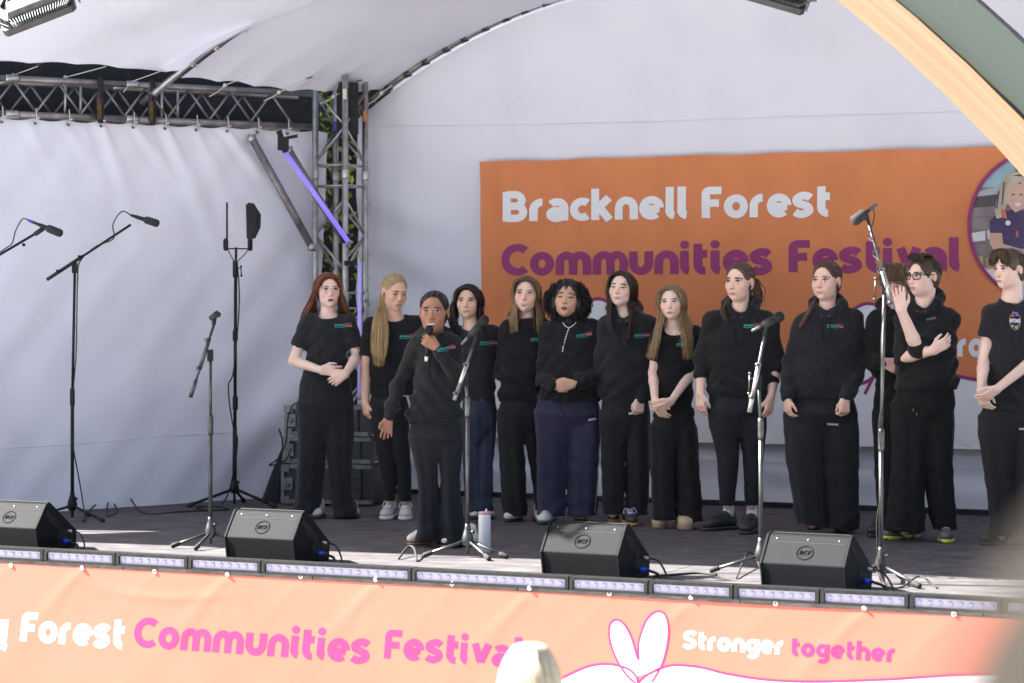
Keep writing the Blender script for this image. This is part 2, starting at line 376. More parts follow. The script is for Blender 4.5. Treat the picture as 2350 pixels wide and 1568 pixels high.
for a_ in (.62,):                              # welded seams between canvas widths
    MB().tube([_pt(leftfn, a_ + .012 * math.sin(b_ * 3), b_) + LN * .002 for b_ in np.linspace(.01, .985, 40)], .002, 4).build('weld_seam', M['seam'], lc, smooth=True)
MB().tube([_pt(leftfn, a_, .17 + .008 * math.sin(a_ * 9)) + LN * .002 for a_ in np.linspace(.01, .99, 60)], .002, 4).build('weld_seam', M['seam'], lc, smooth=True)
for s in np.arange(.34, 3.2, .255):
    c = CN + LD * s + A3(0, 0, 2.81) + LN * .03
    MB().lathe(c, LN, [(0, .013), (.006, .013), (.008, .006)], 10).build('eyelet', M['darkmetal'], lc)
    k = MB(); k.tube(catmull([c + LN * .01, c + A3(0, 0, .05) + LN * .03, c + A3(0, 0, .11) + LN * .02], 4), .004, 5); k.ball(c + A3(.01, 0, .035) + LN * .04, .009, 8)
    k.build('bungee_loop', M['rope'], lc, smooth=True)

# ------------------------------------------------------------------ trusses
def tube_part(parent, name, a, b, r, m_, n=10): return MB().tube([a, b], r, n).build(name, m_, parent, smooth=True)
tr = thing('box_truss', CN + LD * 1.6 + A3(0, 0, 2.85), 'grey aluminium box truss running along the top of the side canvas', 'truss')
TW = .27
for off in (0, TW):
    for z in (2.87, 3.13):
        P0 = CN - LD * .0 - LN * (off - .02); 
        for k, (s0, s1) in enumerate(((.12, 1.62), (1.63, 2.55), (2.56, 4.6))):
            tube_part(tr, 'chord', P0 + LD * s0 + A3(0, 0, z), P0 + LD * s1 + A3(0, 0, z), .0245, M['aludull'], 12)
s = .3; up = True
while s < 4.5:
    for off in (0, TW):
        P0 = CN - LN * (off - .02); o = .0 if off == 0 else .12
        za, zb = (2.89, 3.11) if up else (3.11, 2.89)
        tube_part(tr, 'brace', P0 + LD * (s + o) + A3(0, 0, za), P0 + LD * (s + o + .17) + A3(0, 0, zb), .0095, M['aludull'], 6)
    up = not up; s += .17 if up else .175
for s in (1.2, 1.33, 1.98, 2.1, 2.66):
    tube_part(tr, 'post', CN + LD * s - LN * .1 + A3(0, 0, 2.89), CN + LD * s - LN * .1 + A3(0, 0, 3.11), .011, M['alu'], 6)
for s in (1.62, 2.555):
    for off in (0, TW):
        for z in (2.87, 3.13): MB().lathe(CN + LD * (s - .05) - LN * (off - .02) + A3(0, 0, z), LD, [(0, .027), (.012, .031), (.088, .031), (.10, .027)], 12).build('coupler', M['alu'], tr, smooth=True)
# ratchet straps round the truss
for k, (s, w) in enumerate(((1.47, .03), (1.88, .028))):
    t = thing('ratchet_strap', CN + LD * s + A3(0, 0, 2.8), ['dark ratchet strap with brass buckle nearer the tower corner on the truss', 'dark ratchet strap with brass buckle farther along the truss from the corner'][k], 'strap', 'ratchet straps on the truss')
    c = CN + LD * s + LN * .05
    MB().tube(catmull([c + A3(0, 0, 3.17), c + LN * .012 + A3(0, 0, 3.08), c + LN * .02 + A3(0, 0, 2.95), c + A3(0, 0, 2.83)], 5), .022, 6).build('webbing', M['blackmat'], t)
    mb = mat('brass_buckle', (.13, .085, .04), (.06, .04, .025), scale=30, rough=.4, metal=.8)
    MB().box(c + LN * .04 + LD * .03 + A3(0, 0, 2.93), LD * .016, LN * .012, A3(0, 0, .075)).build('buckle', mb, t)
    MB().box(c + LN * .045 + LD * .035 + A3(0, 0, 3.03), LD * .012, LN * .008, A3(0, 0, .03)).build('tail', mat('purple_webbing', (.05, .02, .05), rough=.8), t)
# corner tower
tc = W(781, 900, 18.86); tc[2] = 0
tw = thing('tower_truss', tc, 'upright silver four chord truss tower in the corner behind the redhead', 'truss')
TCn = []
for k in range(4):
    a = R_(15 + 90 * k); p = tc + A3(.198 * math.cos(a), .198 * math.sin(a), 0); TCn.append(p)
    tube_part(tw, 'chord', p, p + A3(0, 0, 3.25), .0245, M['alu'], 12)
    for z in (.55, 1.5, 2.45): MB().lathe(p + A3(0, 0, z), (0, 0, 1), [(0, .026), (.01, .030), (.07, .030), (.08, .026)], 12).build('coupler', M['alu'], tw, smooth=True)
for k in range(4):
    a, b = TCn[k], TCn[(k + 1) % 4]
    for z in (.5, .62, 1.45, 1.57, 2.40, 2.56): tube_part(tw, 'rung', a + A3(0, 0, z), b + A3(0, 0, z), .0095, M['alu'], 6)
    z = .62; fl = k % 2
    while z < 3.0:
        h = .28
        if not any(abs(z + h / 2 - q) < .14 for q in (1.51, 2.48)):
            (p, q) = (a, b) if fl else (b, a)
            tube_part(tw, 'brace', p + A3(0, 0, z), q + A3(0, 0, z + h), .0095, M['alu'], 6)
        fl = 1 - fl; z += h
MB().box(tc + A3(.06, -.05, 3.00), A3(.07, .02, 0), A3(-.02, .10, 0), A3(0, 0, .20)).build('corner_wrap', M['blackmat'], tw)
for k, z in ((0, 2.95), (1, 2.88), (3, 3.1)):
    MB().box(TCn[k] + A3(.0, -.04, z), A3(.014, 0, 0), A3(0, .012, 0), A3(0, 0, .04)).build('tape', [mat('orange_tape', (.7, .22, .05)), mat('blue_tape', (.05, .08, .35)), M['rope']][[0, 1, 3].index(k)], tw)
# knee braces from truss to tower
for k, (a, b, nm, lb) in enumerate((((578, 318), (716, 568), 'knee_brace', 'grey knee brace tube left of the lit diagonal tube'), ((662, 345), (795, 560), 'knee_brace', 'grey knee brace tube right behind the lit diagonal tube'))):
    pa = W(*a, 18.62 + .06 * k); pb = W(*b, 18.62 + .06 * k)
    t = thing(nm, pb, lb, 'brace', 'knee braces of the truss corner')
    MB().tube([pa, pb], .030, 14).build('pipe', M['aludull'], t, smooth=True)
    for p in (pa, pb):
        MB().lathe(p - A3(0, 0, .03), (0, 0, 1), [(0, .034), (.06, .034)], 10).build('clamp', M['alu'], t, smooth=True)
# lit tubes
t = thing('led_tube', W(800, 556, 18.5), 'glowing violet light tube slanting down from the truss to the tower', 'light tube', 'violet light tubes')
MB().tube([W(656, 352, 18.5), W(800, 556, 18.5)], .0185, 14).build('tube', M['led'], t, smooth=True)
k = MB(); k.box(W(650, 330, 18.52), A3(.04, 0, 0), A3(0, .04, 0), A3(0, 0, .05)); k.box(W(668, 315, 18.5), A3(.05, 0, .01), A3(0, .012, 0), A3(0, 0, .012)); k.tube([W(640, 300, 18.5), W(655, 350, 18.5)], .022, 8)
k.build('clamp', M['black'], t)
MB().box(W(792, 548, 18.55), A3(.035, 0, 0), A3(0, .03, 0), A3(0, 0, .035)).build('clamp', M['black'], t)
t = thing('led_tube', W(825, 915, 18.6), 'pale violet upright light tube on the tower beside the redhead', 'light tube', 'violet light tubes')
MB().tube([W(825, 600, 18.6), W(825, 910, 18.6)], .0155, 14).build('tube', M['led2'], t, smooth=True)
for py in (597, 914): MB().lathe(W(825, py, 18.6) - A3(0, 0, .015), (0, 0, 1), [(0, .018), (.03, .018)], 12).build('cap', M['alu'], t)
MB().box(W(805, 604, 18.62), A3(.05, 0, 0), A3(0, .02, 0), A3(0, 0, .018)).build('bracket', M['black'], t)
# ------------------------------------------------------------------ roof rafters and roof sheets
def tri_at(t): return zarc(UC + t)
MID0 = A3(-2.776, 18.23, 0)
midp = lambda t: A3(MID0[0] + t * UX, MID0[1] + t * UY, tri_at(t) + .03)
rf = thing('roof_rafter', midp(0), 'silver roof pole rising from the truss between the two roof sheets', 'rafter', 'curved roof poles')
MB().tube([midp(t) for t in np.arange(-.02, 3.0, .12)], .026, 12).build('pole', M['alu'], rf, smooth=True)
for t in (.42, .62, .86, 1.12, 1.4):
    p = midp(t) + A3(.02, -.06, -.02)
    k = MB(); k.ball(p, .014, 8); k.ball(p + A3(.03, 0, -.012), .012, 8); k.tube(catmull([p + A3(-.03, .05, .04), p + A3(.0, -.02, .02), p + A3(.04, .0, .0)], 4), .004, 5)
    k.build('bungee_ball', M['rope'], rf, smooth=True)
backp = lambda t, dv=-.06: (lambda q: A3(q[0], q[1], zarc(UC + t) - .0))(S(UC + t, VB + dv))
rf = thing('roof_rafter', backp(0), 'dark silver curved roof pole along the top edge of the back canvas', 'rafter', 'curved roof poles')
MB().tube([backp(t) for t in np.arange(-.1, 5.0, .1)], .024, 12).build('pole', M['aludull'], rf, smooth=True)
for t in (.18, .33, .5, .66, .84, 1.0, 1.18, 1.36, 1.52, 1.7, 1.9):
    p = backp(t, -.10) + A3(.0, 0, -.03)
    MB().ball(p, .013, 8).lathe(backp(t - .02), S(UC + t + .03, VB, 0)*0 + A3(UX, UY, .3), [(0, .029), (.05, .029)], 10).build('bungee_ball', M['darkmetal'], rf, smooth=True)
# front edge of the roof: a wide arch concentric with the timber arch
AU, AR, AZ = -2.97, 7.663, -2.99                        # arch centre (stage u), inner radius; AZ found from a picture point
def arch_pt(u, r=AR, v=-.15): return S(u, v, AZ + math.sqrt(max(r * r - (u - AU) ** 2, 0)))
def sheet_bm(a, b):                                   # between back rafter and middle rafter
    t = .33 + b * 6.2; sag = -.05 * np.sin(math.pi * a) * (1 + .0 * b)
    ub = UC + t
    Pb = np.stack([ub * UX + (VB + .03) * VX, EY0 + ub * UY + (VB + .03) * VY, zarc(ub) - .02], 1)
    Pm = np.stack([MID0[0] + t * UX, MID0[1] + t * UY, tri_at(t) + .005], 1)
    p = Pb * (1 - a[:, None]) + Pm * a[:, None]; edge = np.exp(-b * 25)
    p[:, 2] += sag + edge * .02 * np.abs(np.sin(a * math.pi * 6)) - edge * .01 + lumps(a * 2, t, .006, 21, 5) + .018 * np.sin(12 * a - 3 * t) * np.exp(-((t - .6) / .5) ** 2) * a
    return p
rs = thing('roof_sheet', midp(1), 'white canvas roof sheet between the two roof poles', 'canvas', 'canvas roof sheets')
mesh_obj('canvas_sheet', *grid_mesh(sheet_bm, 70, 130), M['canvas'], rs, smooth=True)
MF = 6.9
def sheet_mf(a, b):                                   # between middle rafter and the front arch
    t = .36 + b * 7.2
    Pm = np.stack([MID0[0] + t * UX, MID0[1] + t * UY, tri_at(t) + .02], 1)
    u = -8.6 + b * 12.6; r = AR + .85; z = AZ + np.sqrt(np.maximum(r * r - (u - AU) ** 2, 0)); v = .05 + .55 * np.clip((-6.6 - u) / .8, 0, 1)  # front edge cut back at left to widen the slot for sun
    Pf = np.stack([u * UX + v * VX, EY0 + u * UY + v * VY, z], 1)
    ee = a * a * .35 + a * .65
    p = Pm * (1 - ee[:, None]) + Pf * ee[:, None]; edge = np.exp(-b * 30)
    # keep the eave of the sheet just above the truss near the middle rafter
    ev = np.stack([CN[0] + LD[0] * (1.62 + 5.2 * a) + UX * .3, CN[1] + LD[1] * (1.62 + 5.2 * a) + UY * .3, 3.22 + 0 * a], 1)
    w = np.exp(-b * 5.5)[:, None] * np.clip(1.2 - a * .4, 0, 1)[:, None]
    p = p * (1 - w) + ev * w
    p[:, 2] += edge * .015 * np.abs(np.sin(a * math.pi * 15)) + .022 * np.sin(26 * a * (1 + b) - 2) * np.exp(-(a / .28) ** 2) * np.exp(-((b - .10) / .12) ** 2) + lumps(a * 4, t, .006, 5, 4)
    return p
rs = thing('roof_sheet', midp(.4), 'broad white canvas roof sheet sweeping forward over the stage front', 'canvas', 'canvas roof sheets')
mesh_obj('canvas_sheet', *grid_mesh(sheet_mf, 100, 120), M['canvas'], rs, smooth=True)
def shade_valance(a, b):                                     # unseen overhang added to shade the deck, its slot lets a sun strip in
    u = -10.6 + b * 15; r = AR + .86; z = AZ + np.sqrt(np.maximum(r * r - (u - AU) ** 2, 0))
    vin = np.where(u < -7.4, -.22, np.where(u > -6.6, .06, -.22 + .28 * (u + 7.4) / .8)); v = -.50 + a * (vin + .50)
    return np.stack([u * UX + v * VX, EY0 + u * UY + v * VY, z], 1)
mesh_obj('added_valance', *grid_mesh(shade_valance, 8, 60), M['canvas'], rs, smooth=True)
# loose corner flap of the forward sheet
fl_ = [W(352, 152, 18.05), W(385, 164, 17.9), W(415, 162, 17.85), W(478, 112, 17.75), W(540, 78, 17.72), W(585, 52, 17.7)]
fl2 = [W(372, 140, 18.0), W(420, 120, 17.95), W(450, 100, 17.9), W(500, 78, 17.85), W(550, 56, 17.8), W(588, 40, 17.75)]
mesh_obj('canvas_flap', fl_ + fl2, [(i, i + 1, i + 7, i + 6) for i in range(5)], M['canvas'], rs, smooth=True)
# bungee ties from the roof sheets to the truss
_ties = [((88, 152), (30, 173), (-5, 195)), ((243, 153), (150, 178), (143, 198)), ((385, 158), (290, 192), (283, 212)), ((583, 170), (516, 196), (480, 222)), ((708, 183), (640, 212), (605, 232)), ((822, 190), (765, 222), (735, 238)), ((900, 196), (875, 214), (845, 240))]
for k, pts in enumerate(_ties):
    Yd = 17.75 + .2 * k
    P = [W(*p, Yd - .02 * i) for i, p in enumerate(pts)]
    t = thing('bungee_tie', P[2], 'stretched white bungee tie with ball joining roof sheet to truss, number %s from the left' % ['one', 'two', 'three', 'four', 'five', 'six', 'seven'][k], 'bungee', 'bungee ties of the roof')
    MB().tube([P[0], P[1]], .0035, 5).tube(catmull([P[1], (P[1] + P[2]) / 2 + A3(.015, 0, 0), P[2]], 4), .0035, 5).build('cord', M['rope'], t)
    MB().ball(P[1], .016, 10).build('ball', M['rope'], t, smooth=True)
    MB().tube([P[0] + A3(-.02, 0, .01), P[0] + A3(.03, 0, .02)], .006, 5).build('eyelet', M['darkmetal'], t)

# ------------------------------------------------------------------ timber arch on the right and white truss above it
def arch_obj(parent, name, r0, r1, v0, v1, u0, u1, m_):
    n = 60; us = np.linspace(u0, u1, n); vs = []; uv = []
    for u in us:
        th = math.acos((u - AU) / AR)
        for r, v in ((r0, v0), (r1, v0), (r1, v1), (r0, v1)): vs.append(S(AU + r * math.cos(th), v, AZ + r * math.sin(th)))
    f = []
    for i in range(n - 1):
        for k in range(4): f.append((i * 4 + k, i * 4 + (k + 1) % 4, (i + 1) * 4 + (k + 1) % 4, (i + 1) * 4 + k))
    f += [(0, 1, 2, 3)[::-1], tuple((n - 1) * 4 + k for k in range(4))]
    o = mesh_obj(name, vs, f, m_, parent)
    lay = o.data.uv_layers.new(name='UVMap'); per = [0, r1 - r0, r1 - r0 + v1 - v0, 2 * (r1 - r0) + v1 - v0]
    for pl in o.data.polygons:
        for li in pl.loop_indices:
            vi = o.data.loops[li].vertex_index; lay.data[li].uv = (vi // 4 / (n - 1) * 16.0, per[vi % 4] + (0 if vi % 4 else 0))
    return o
ta = thing('timber_arch', arch_pt(4.4) * A3(1, 1, 0) + A3(0, 0, -1.2), 'curved laminated timber arch sweeping down past the right end of the banner', 'arch')
# two layers: raw timber inner beam, green stained beam behind and above it
arch_obj(ta, 'timber_beam', AR, AR + .178, -.18, .02, -10.4, 4.4, M['timber'])
arch_obj(ta, 'green_beam', AR + .182, AR + .425, -.12, .10, -10.4, 4.4, M['green'])
wt = thing('white_truss', S(2.9, .1, 3.2), 'white painted tubular truss in the top right corner above the arch', 'truss')
for r in (AR + .58, AR + .72):
    MB().tube([arch_pt(u, r, .02) for u in np.arange(1.2, 4.6, .15)], .022, 10).build('chord', M['white'], wt, smooth=True)
for u in np.arange(1.3, 4.4, .35):
    MB().tube([arch_pt(u, AR + .58, .02), arch_pt(u + .2, AR + .72, .02)], .010, 6).build('brace', M['white'], wt, smooth=True)
# ------------------------------------------------------------------ banners
ZB0 = -9
def word_mesh(parent, name, txt, p0, p1, base_py0, cap_px, vplane, surf, m_, hw=.165, skew=0.0, gap=.05, cap=1.36):
    V2, f, lv, wid = text2d(txt, hw, gap)
    u0, z0 = on_plane(p0, base_py0, vplane); u1, _ = on_plane(p1, base_py0, vplane)
    _, z2 = on_plane(p0, base_py0 - cap_px, vplane)
    sy = (z2 - z0) / cap; sx = (u1 - u0) / wid
    u = u0 + (V2[:, 0] + skew * V2[:, 1]) * sx; z = z0 + V2[:, 1] * sy
    P = surf(u, z, (.0030 + lv * .0003) if vplane > 1 else (.0004 + lv * .00015))
    return mesh_obj(name, P, f, m_, parent)
def poly_fill(parent, name, pxs, vplane, surf, m_, off=.0009):
    from mathutils.geometry import tessellate_polygon
    uz = [on_plane(x, y, vplane) for x, y in pxs]
    tri = tessellate_polygon([[Vector((u, z, 0)) for u, z in uz]])
    pts = [np.array(q) for q in uz]; tri = [tuple(t) for t in tri]; cache = {}
    def midp_(i, j):
        k = (min(i, j), max(i, j))
        if k not in cache: cache[k] = len(pts); pts.append((pts[i] + pts[j]) / 2)
        return cache[k]
    for _ in range(9):                                # split long edges so that the print follows the cloth
        out = []; done = True
        for t in tri:
            L = [np.linalg.norm(pts[t[k]] - pts[t[(k + 1) % 3]]) for k in range(3)]; k = int(np.argmax(L))
            if L[k] > .07:
                a, b, c = t[k], t[(k + 1) % 3], t[(k + 2) % 3]; m_i = midp_(a, b); out += [(a, m_i, c), (m_i, b, c)]; done = False
            else: out.append(t)
        tri = out
        if done: break
    Q = np.array(pts); Q[:, 1] = np.maximum(Q[:, 1], ZB0 + .001) if vplane > 1 else Q[:, 1]; P = surf(Q[:, 0], Q[:, 1], np.full(len(Q), off))
    n0 = np.cross(P[tri[0][1]] - P[tri[0][0]], P[tri[0][2]] - P[tri[0][0]])
    if np.dot(n0, A3(-VX, -VY, 0)) < 0: tri = [t[::-1] for t in tri]
    o = mesh_obj(name, P, tri, m_, parent)
    return o
def line_on(parent, name, pxs, hw_px, vplane, surf, m_, off=.006, n=8, closed=False):
    c = catmull([(x, y, 0) for x, y in pxs], n, closed)
    uz = np.array([on_plane(q[0], q[1], vplane) for q in c])
    u_, z_ = on_plane(pxs[0][0] + hw_px, pxs[0][1], vplane); hw = abs(u_ - uz[0, 0])
    v, f = ribbon(uz, hw, closed)
    return mesh_obj(name, surf(v[:, 0], v[:, 1], np.full(len(v), off)), f, m_, parent)
# front vinyl
VF = -.035; ZF1 = -.050; ZF0 = -1.12
_gro = [(27, 1298), (190, 1304), (356, 1312), (523, 1318), (691, 1323), (863, 1330), (1038, 1340), (1216, 1350), (1399, 1362), (1586, 1371), (1780, 1385), (1984, 1395), (2190, 1409)]
_gu = [on_plane(x, y, VF)[0] for x, y in _gro]
def front_surf(u, z, off=0.0):
    h = ZF1 - z; d = lumps(u, z, .0018, 8, 2.5)
    for k, g in enumerate(_gu):
        if k % 2: continue_ = 1.0
        else: continue_ = .35
        for sl, A in ((-.95, 1.0), (.55, .5), (-.2, .35)):
            x = (u - g) - sl * h
            d = d + continue_ * A * .0030 * np.exp(-(x / (.03 + .14 * h)) ** 2) * np.exp(-h / .55) * np.clip(h / .05, 0, 1)
    d = d + .003 * np.exp(-((h - .10 - .05 * np.cos((u + 2.2) * 3.2)) / .025) ** 2) * np.exp(-((u + 2.2) / .45) ** 2)
    v = VF - d - off
    return np.stack([u * UX + v * VX, EY0 + u * UY + v * VY, z], 1)
fb = thing('front_banner', S(0, VF, -1.2), 'orange vinyl banner with white and pink lettering covering the stage front', 'banner')
mesh_obj('vinyl_sheet', *grid_mesh(lambda a, b: front_surf(-6.2 + a * 10.2, ZF0 + b * (ZF1 - ZF0)), 560, 64), M['orangevinyl'], fb, smooth=True)
word_mesh(fb, 'lettering', 'Bracknell', -400, 20, 1463, 66, VF, front_surf, M['printwhite'], skew=.10)
word_mesh(fb, 'lettering', 'Forest', 46, 287, 1471, 66, VF, front_surf, M['printwhite'], skew=.10)
word_mesh(fb, 'lettering', 'Communities', 306, 850, 1484, 68, VF, front_surf, M['pink'], skew=.10)
word_mesh(fb, 'lettering', 'Festival', 880, 1200, 1511, 66, VF, front_surf, M['pink'], skew=.08)
word_mesh(fb, 'lettering', 'Stronger', 1567, 1800, 1488, 41, VF, front_surf, M['printwhite'], skew=.05)
word_mesh(fb, 'lettering', 'together', 1815, 2057, 1505, 42, VF, front_surf, M['pink'], skew=.05)
c2 = lambda x, y: (752 + .34 * x, 1222 + .34 * y)
c3 = lambda x, y: (1504 + .36 * x, 1297 + .36 * y)
heart = [c2(*p) for p in [(2095, 1030), (2040, 985), (1985, 915), (1935, 820), (1905, 720), (1903, 640), (1925, 600), (1960, 592), (2005, 625), (2050, 710), (2098, 858), (2098, 760), (2120, 670), (2155, 590), (2200, 545), (2245, 535), (2282, 565), (2300, 640), (2295, 740), (2270, 850), (2238, 930), (2190, 1010)]]
left_wave = [c2(*p) for p in [(1350, 1130), (1480, 1040), (1620, 965), (1760, 905), (1880, 888), (1985, 905), (2050, 935), (2088, 985), (2092, 1040), (2060, 1120)]]
right_wave = [c2(2090, 1060), c2(2100, 1015), c2(2160, 960), c2(2240, 920)] + [c3(*p) for p in [(0, 672), (90, 642), (180, 640), (300, 655), (450, 692), (650, 725), (850, 740), (1100, 742), (1500, 728), (1900, 700), (2200, 690)]]
poly_fill(fb, 'white_print', [tuple(q[:2]) for q in catmull([(x, y, 0) for x, y in heart[1:-1]], 4)], VF, front_surf, M['printwhite'])
poly_fill(fb, 'white_print', [tuple(q[:2]) for q in catmull([(x, y, 0) for x, y in left_wave], 4)] + [(1450, 1680), (1180, 1680)], VF, front_surf, M['printwhite'], .0006)
poly_fill(fb, 'white_print', [tuple(q[:2]) for q in catmull([(x, y, 0) for x, y in right_wave], 4)] + [(2300, 1700), (1460, 1700)], VF, front_surf, M['printwhite'], .00075)
line_on(fb, 'pink_line', heart, 2.6, VF, front_surf, M['pink'], .0012)
line_on(fb, 'pink_line', left_wave, 2.6, VF, front_surf, M['pink'], .0014)
line_on(fb, 'pink_line', right_wave, 2.6, VF, front_surf, M['pink'], .0016)
for k, (x, y) in enumerate(_gro):
    u, z = on_plane(x, y, VF); c = front_surf(np.array([u]), np.array([z]), .002)[0]; nv = A3(-VX, -VY, 0)
    if k % 2: MB().lathe(c, nv, [(0, .0135), (.004, .0135), (.006, .010), (.011, .007), (.012, .003)], 14).build('bolt', M['white'], fb, smooth=True)
    else:
        g = MB().lathe(c, nv, [(0, .0135), (.004, .0125), (.005, .0075)], 14).build('grommet', M['white'], fb, smooth=True)
        MB().lathe(c + nv * .005, nv, [(0, .0062), (.0012, .0060)], 10).build('hole', M['rubber'], g)
# back fabric banner
VK = 5.15
UB0, ZB1 = on_plane(1103, 372, VK); _, ZB0 = on_plane(1614, 1016, VK); UB1 = on_plane(2560, 330, VK)[0]
def back_surf(u, z, off=0.0):
    h = ZB1 - z; d = lumps(u * 1.4, z * .30, .011, 31, 6) + .004 * np.sin(31 * u + 2 * np.sin(2.1 * z)) * np.exp(-h / .9) + .010 * np.exp(-((u - UB0) / .25) ** 2) * np.sin(24 * (u - UB0) + .8 * z)
    d = d + .012 * np.exp(-h / .15) * np.sin(13 * u) + .006 * np.exp(-((h - .2) / .15) ** 2) * np.sin(9 * u + 7 * z)
    v = VK - d - off
    return np.stack([u * UX + v * VX, EY0 + u * UY + v * VY, z], 1)
bb = thing('back_banner', S((UB0 + UB1) / 2, VK, ZB0), 'large orange fabric banner with white and plum lettering hanging on the back canvas', 'banner')
def _bbfn(a, b):
    zt = ZB1 + .012 * np.sin(a * 40) * .3; u = UB0 + a * (UB1 - UB0) + .02 * (1 - a) * (1 - b) * 1.6
    return back_surf(u, ZB0 + b * (zt - ZB0))
mesh_obj('fabric_sheet', *grid_mesh(_bbfn, 320, 100), M['orange'], bb, smooth=True)
word_mesh(bb, 'lettering', 'Bracknell', 1156, 1582, 509, 68, VK, back_surf, M['printwhite'], hw=.170, gap=.05)
word_mesh(bb, 'lettering', 'Forest', 1612, 1910, 501, 70, VK, back_surf, M['printwhite'], hw=.170, gap=.05)
word_mesh(bb, 'lettering', 'Communities', 1154, 1776, 632, 70, VK, back_surf, M['magenta'], hw=.170, gap=.05)
word_mesh(bb, 'lettering', 'Festival', 1810, 2208, 625, 72, VK, back_surf, M['magenta'], hw=.170, gap=.05)
word_mesh(bb, 'lettering', 'Stronger', 2133, 2400, 818, 55, VK, back_surf, M['printwhite'], hw=.170, gap=.05)
wave = [(1100, 872), (1200, 850), (1290, 838), (1330, 842), (1365, 870), (1372, 900)]
lob1 = [(1372, 900), (1335, 840), (1322, 760), (1335, 705), (1372, 686), (1405, 705), (1420, 760), (1405, 830)]
lob2 = [(1960, 900), (1940, 830), (1935, 760), (1955, 715), (1990, 697), (2025, 712), (2038, 765), (2015, 840), (1985, 905)]
wave2 = [(1405, 880), (1480, 855), (1600, 842), (1720, 838), (1800, 832), (1900, 850), (1975, 880), (2030, 850), (2100, 848), (2170, 858), (2250, 873), (2350, 885), (2480, 890)]
for nm, pts, off in (('a', lob1, .0044), ('b', lob2, .0048)):
    poly_fill(bb, 'white_print', [tuple(q[:2]) for q in catmull([(x, y, 0) for x, y in pts], 4)], VK, back_surf, M['printwhite'], off)
poly_fill(bb, 'white_print', [(1118, 1030)] + [tuple(q[:2]) for q in catmull([(x, y, 0) for x, y in [(1118, 872)] + wave[1:5] + wave2], 4)] + [(2480, 1060)], VK, back_surf, M['printwhite'], .0042)
for pts, off in ((lob1, .0062), (lob2, .0066), ([(1118, 872)] + wave[1:], .0070), (wave2, .0074)):
    line_on(bb, 'plum_line', pts, 3.6, VK, back_surf, M['magenta'], off)
# printed portrait roundel at the right end (flat print)
def disc(px, py, rx, ry, n=40, a0=0, a1=360): return [(px + rx * math.cos(R_(a0 + (a1 - a0) * i / n)), py + ry * math.sin(R_(a0 + (a1 - a0) * i / n))) for i in range(n)]
RC, RR = (2398, 518), (170, 172)
PM = {k: mat('print_' + k, c, c2, scale=6, rough=.75) for k, c, c2 in (('brick', (.20, .16, .17), (.27, .22, .23)), ('window', (.20, .33, .38), (.32, .46, .5)), ('frame', (.42, .44, .48), (.36, .38, .42)), ('dark', (.07, .06, .07), (.10, .09, .1)),
      ('hair', (.55, .48, .38), (.38, .31, .22)), ('skin', (.62, .40, .31), (.54, .33, .25)), ('navy', (.055, .04, .10), (.085, .06, .15)), ('paper', (.72, .70, .74), (.6, .58, .62)), ('green', (.25, .38, .10), (.4, .5, .12)), ('terracotta', (.48, .26, .18), (.4, .2, .14)), ('coral', (.6, .15, .12), (.5, .1, .1)))}
def clip_r(pts):                                      # keep print inside the roundel
    o = []
    for x, y in pts:
        dx, dy = (x - RC[0]) / RR[0], (y - RC[1]) / RR[1]; q = math.hypot(dx, dy)
        if q > .99: dx, dy = dx / q * .99, dy / q * .99
        o.append((RC[0] + dx * RR[0], RC[1] + dy * RR[1]))
    return o
def dens(pts, n=6):
    o = []
    for i in range(len(pts)):
        a, b = pts[i], pts[(i + 1) % len(pts)]; o += [(a[0] + (b[0] - a[0]) * k / n, a[1] + (b[1] - a[1]) * k / n) for k in range(n)]
    return o
poly_fill(bb, 'portrait_print', disc(*RC, *RR, 60), VK, back_surf, PM['brick'], .003)
_pp = [('window', [(2255, 350), (2520, 345), (2520, 432), (2252, 430)]), ('dark', [(2330, 350), (2345, 350), (2345, 430), (2330, 430)]), ('frame', [(2230, 430), (2560, 430), (2560, 446), (2230, 446)]), ('dark', [(2228, 447), (2560, 447), (2560, 474), (2222, 474)]),
  ('paper', [(2228, 536), (2262, 530), (2262, 552), (2229, 556)]), ('paper', [(2266, 529), (2285, 524), (2288, 545), (2268, 550)]),
  ('paper', [(2236, 618), (2300, 612), (2420, 620), (2420, 700), (2280, 690)]), ('terracotta', [(2262, 592), (2300, 590), (2300, 616), (2264, 618)]), ('green', [(2240, 590), (2258, 588), (2256, 616), (2243, 618)]),
  ('navy', [(2272, 508), (2290, 490), (2320, 482), (2370, 484), (2400, 500), (2400, 600), (2310, 600), (2300, 540), (2272, 534)]),
  ('skin', [(2272, 535), (2300, 535), (2302, 560), (2345, 572), (2372, 560), (2372, 580), (2345, 594), (2285, 578), (2272, 560)]),
  ('skin', [(2312, 440), (2330, 420), (2352, 424), (2360, 452), (2352, 478), (2330, 488), (2314, 470)]),
  ('hair', [(2286, 470), (2296, 430), (2312, 400), (2336, 394), (2362, 402), (2374, 425), (2360, 432), (2340, 418), (2322, 432), (2318, 458), (2306, 482), (2290, 486)]),
  ('dark', [(2322, 446), (2329, 445), (2329, 448), (2322, 449)]), ('dark', [(2340, 445), (2347, 446), (2347, 449), (2340, 448)]), ('paper', [(2328, 466), (2345, 466), (2340, 473), (2332, 473)]), ('hair', [(2284, 480), (2300, 452), (2306, 470), (2300, 500), (2288, 502)]), ('dark', [(2292, 440), (2296, 438), (2290, 480), (2287, 480)]), ('dark', [(2304, 420), (2308, 418), (2302, 470), (2299, 470)]), ('dark', [(2322, 404), (2345, 400), (2362, 412), (2345, 405)]), ('coral', [(2298, 478), (2310, 486), (2312, 504), (2300, 498)]), ('coral', [(2332, 530), (2337, 530), (2338, 544), (2331, 544)]), ('paper', disc(2314, 512, 6, 6, 12))]
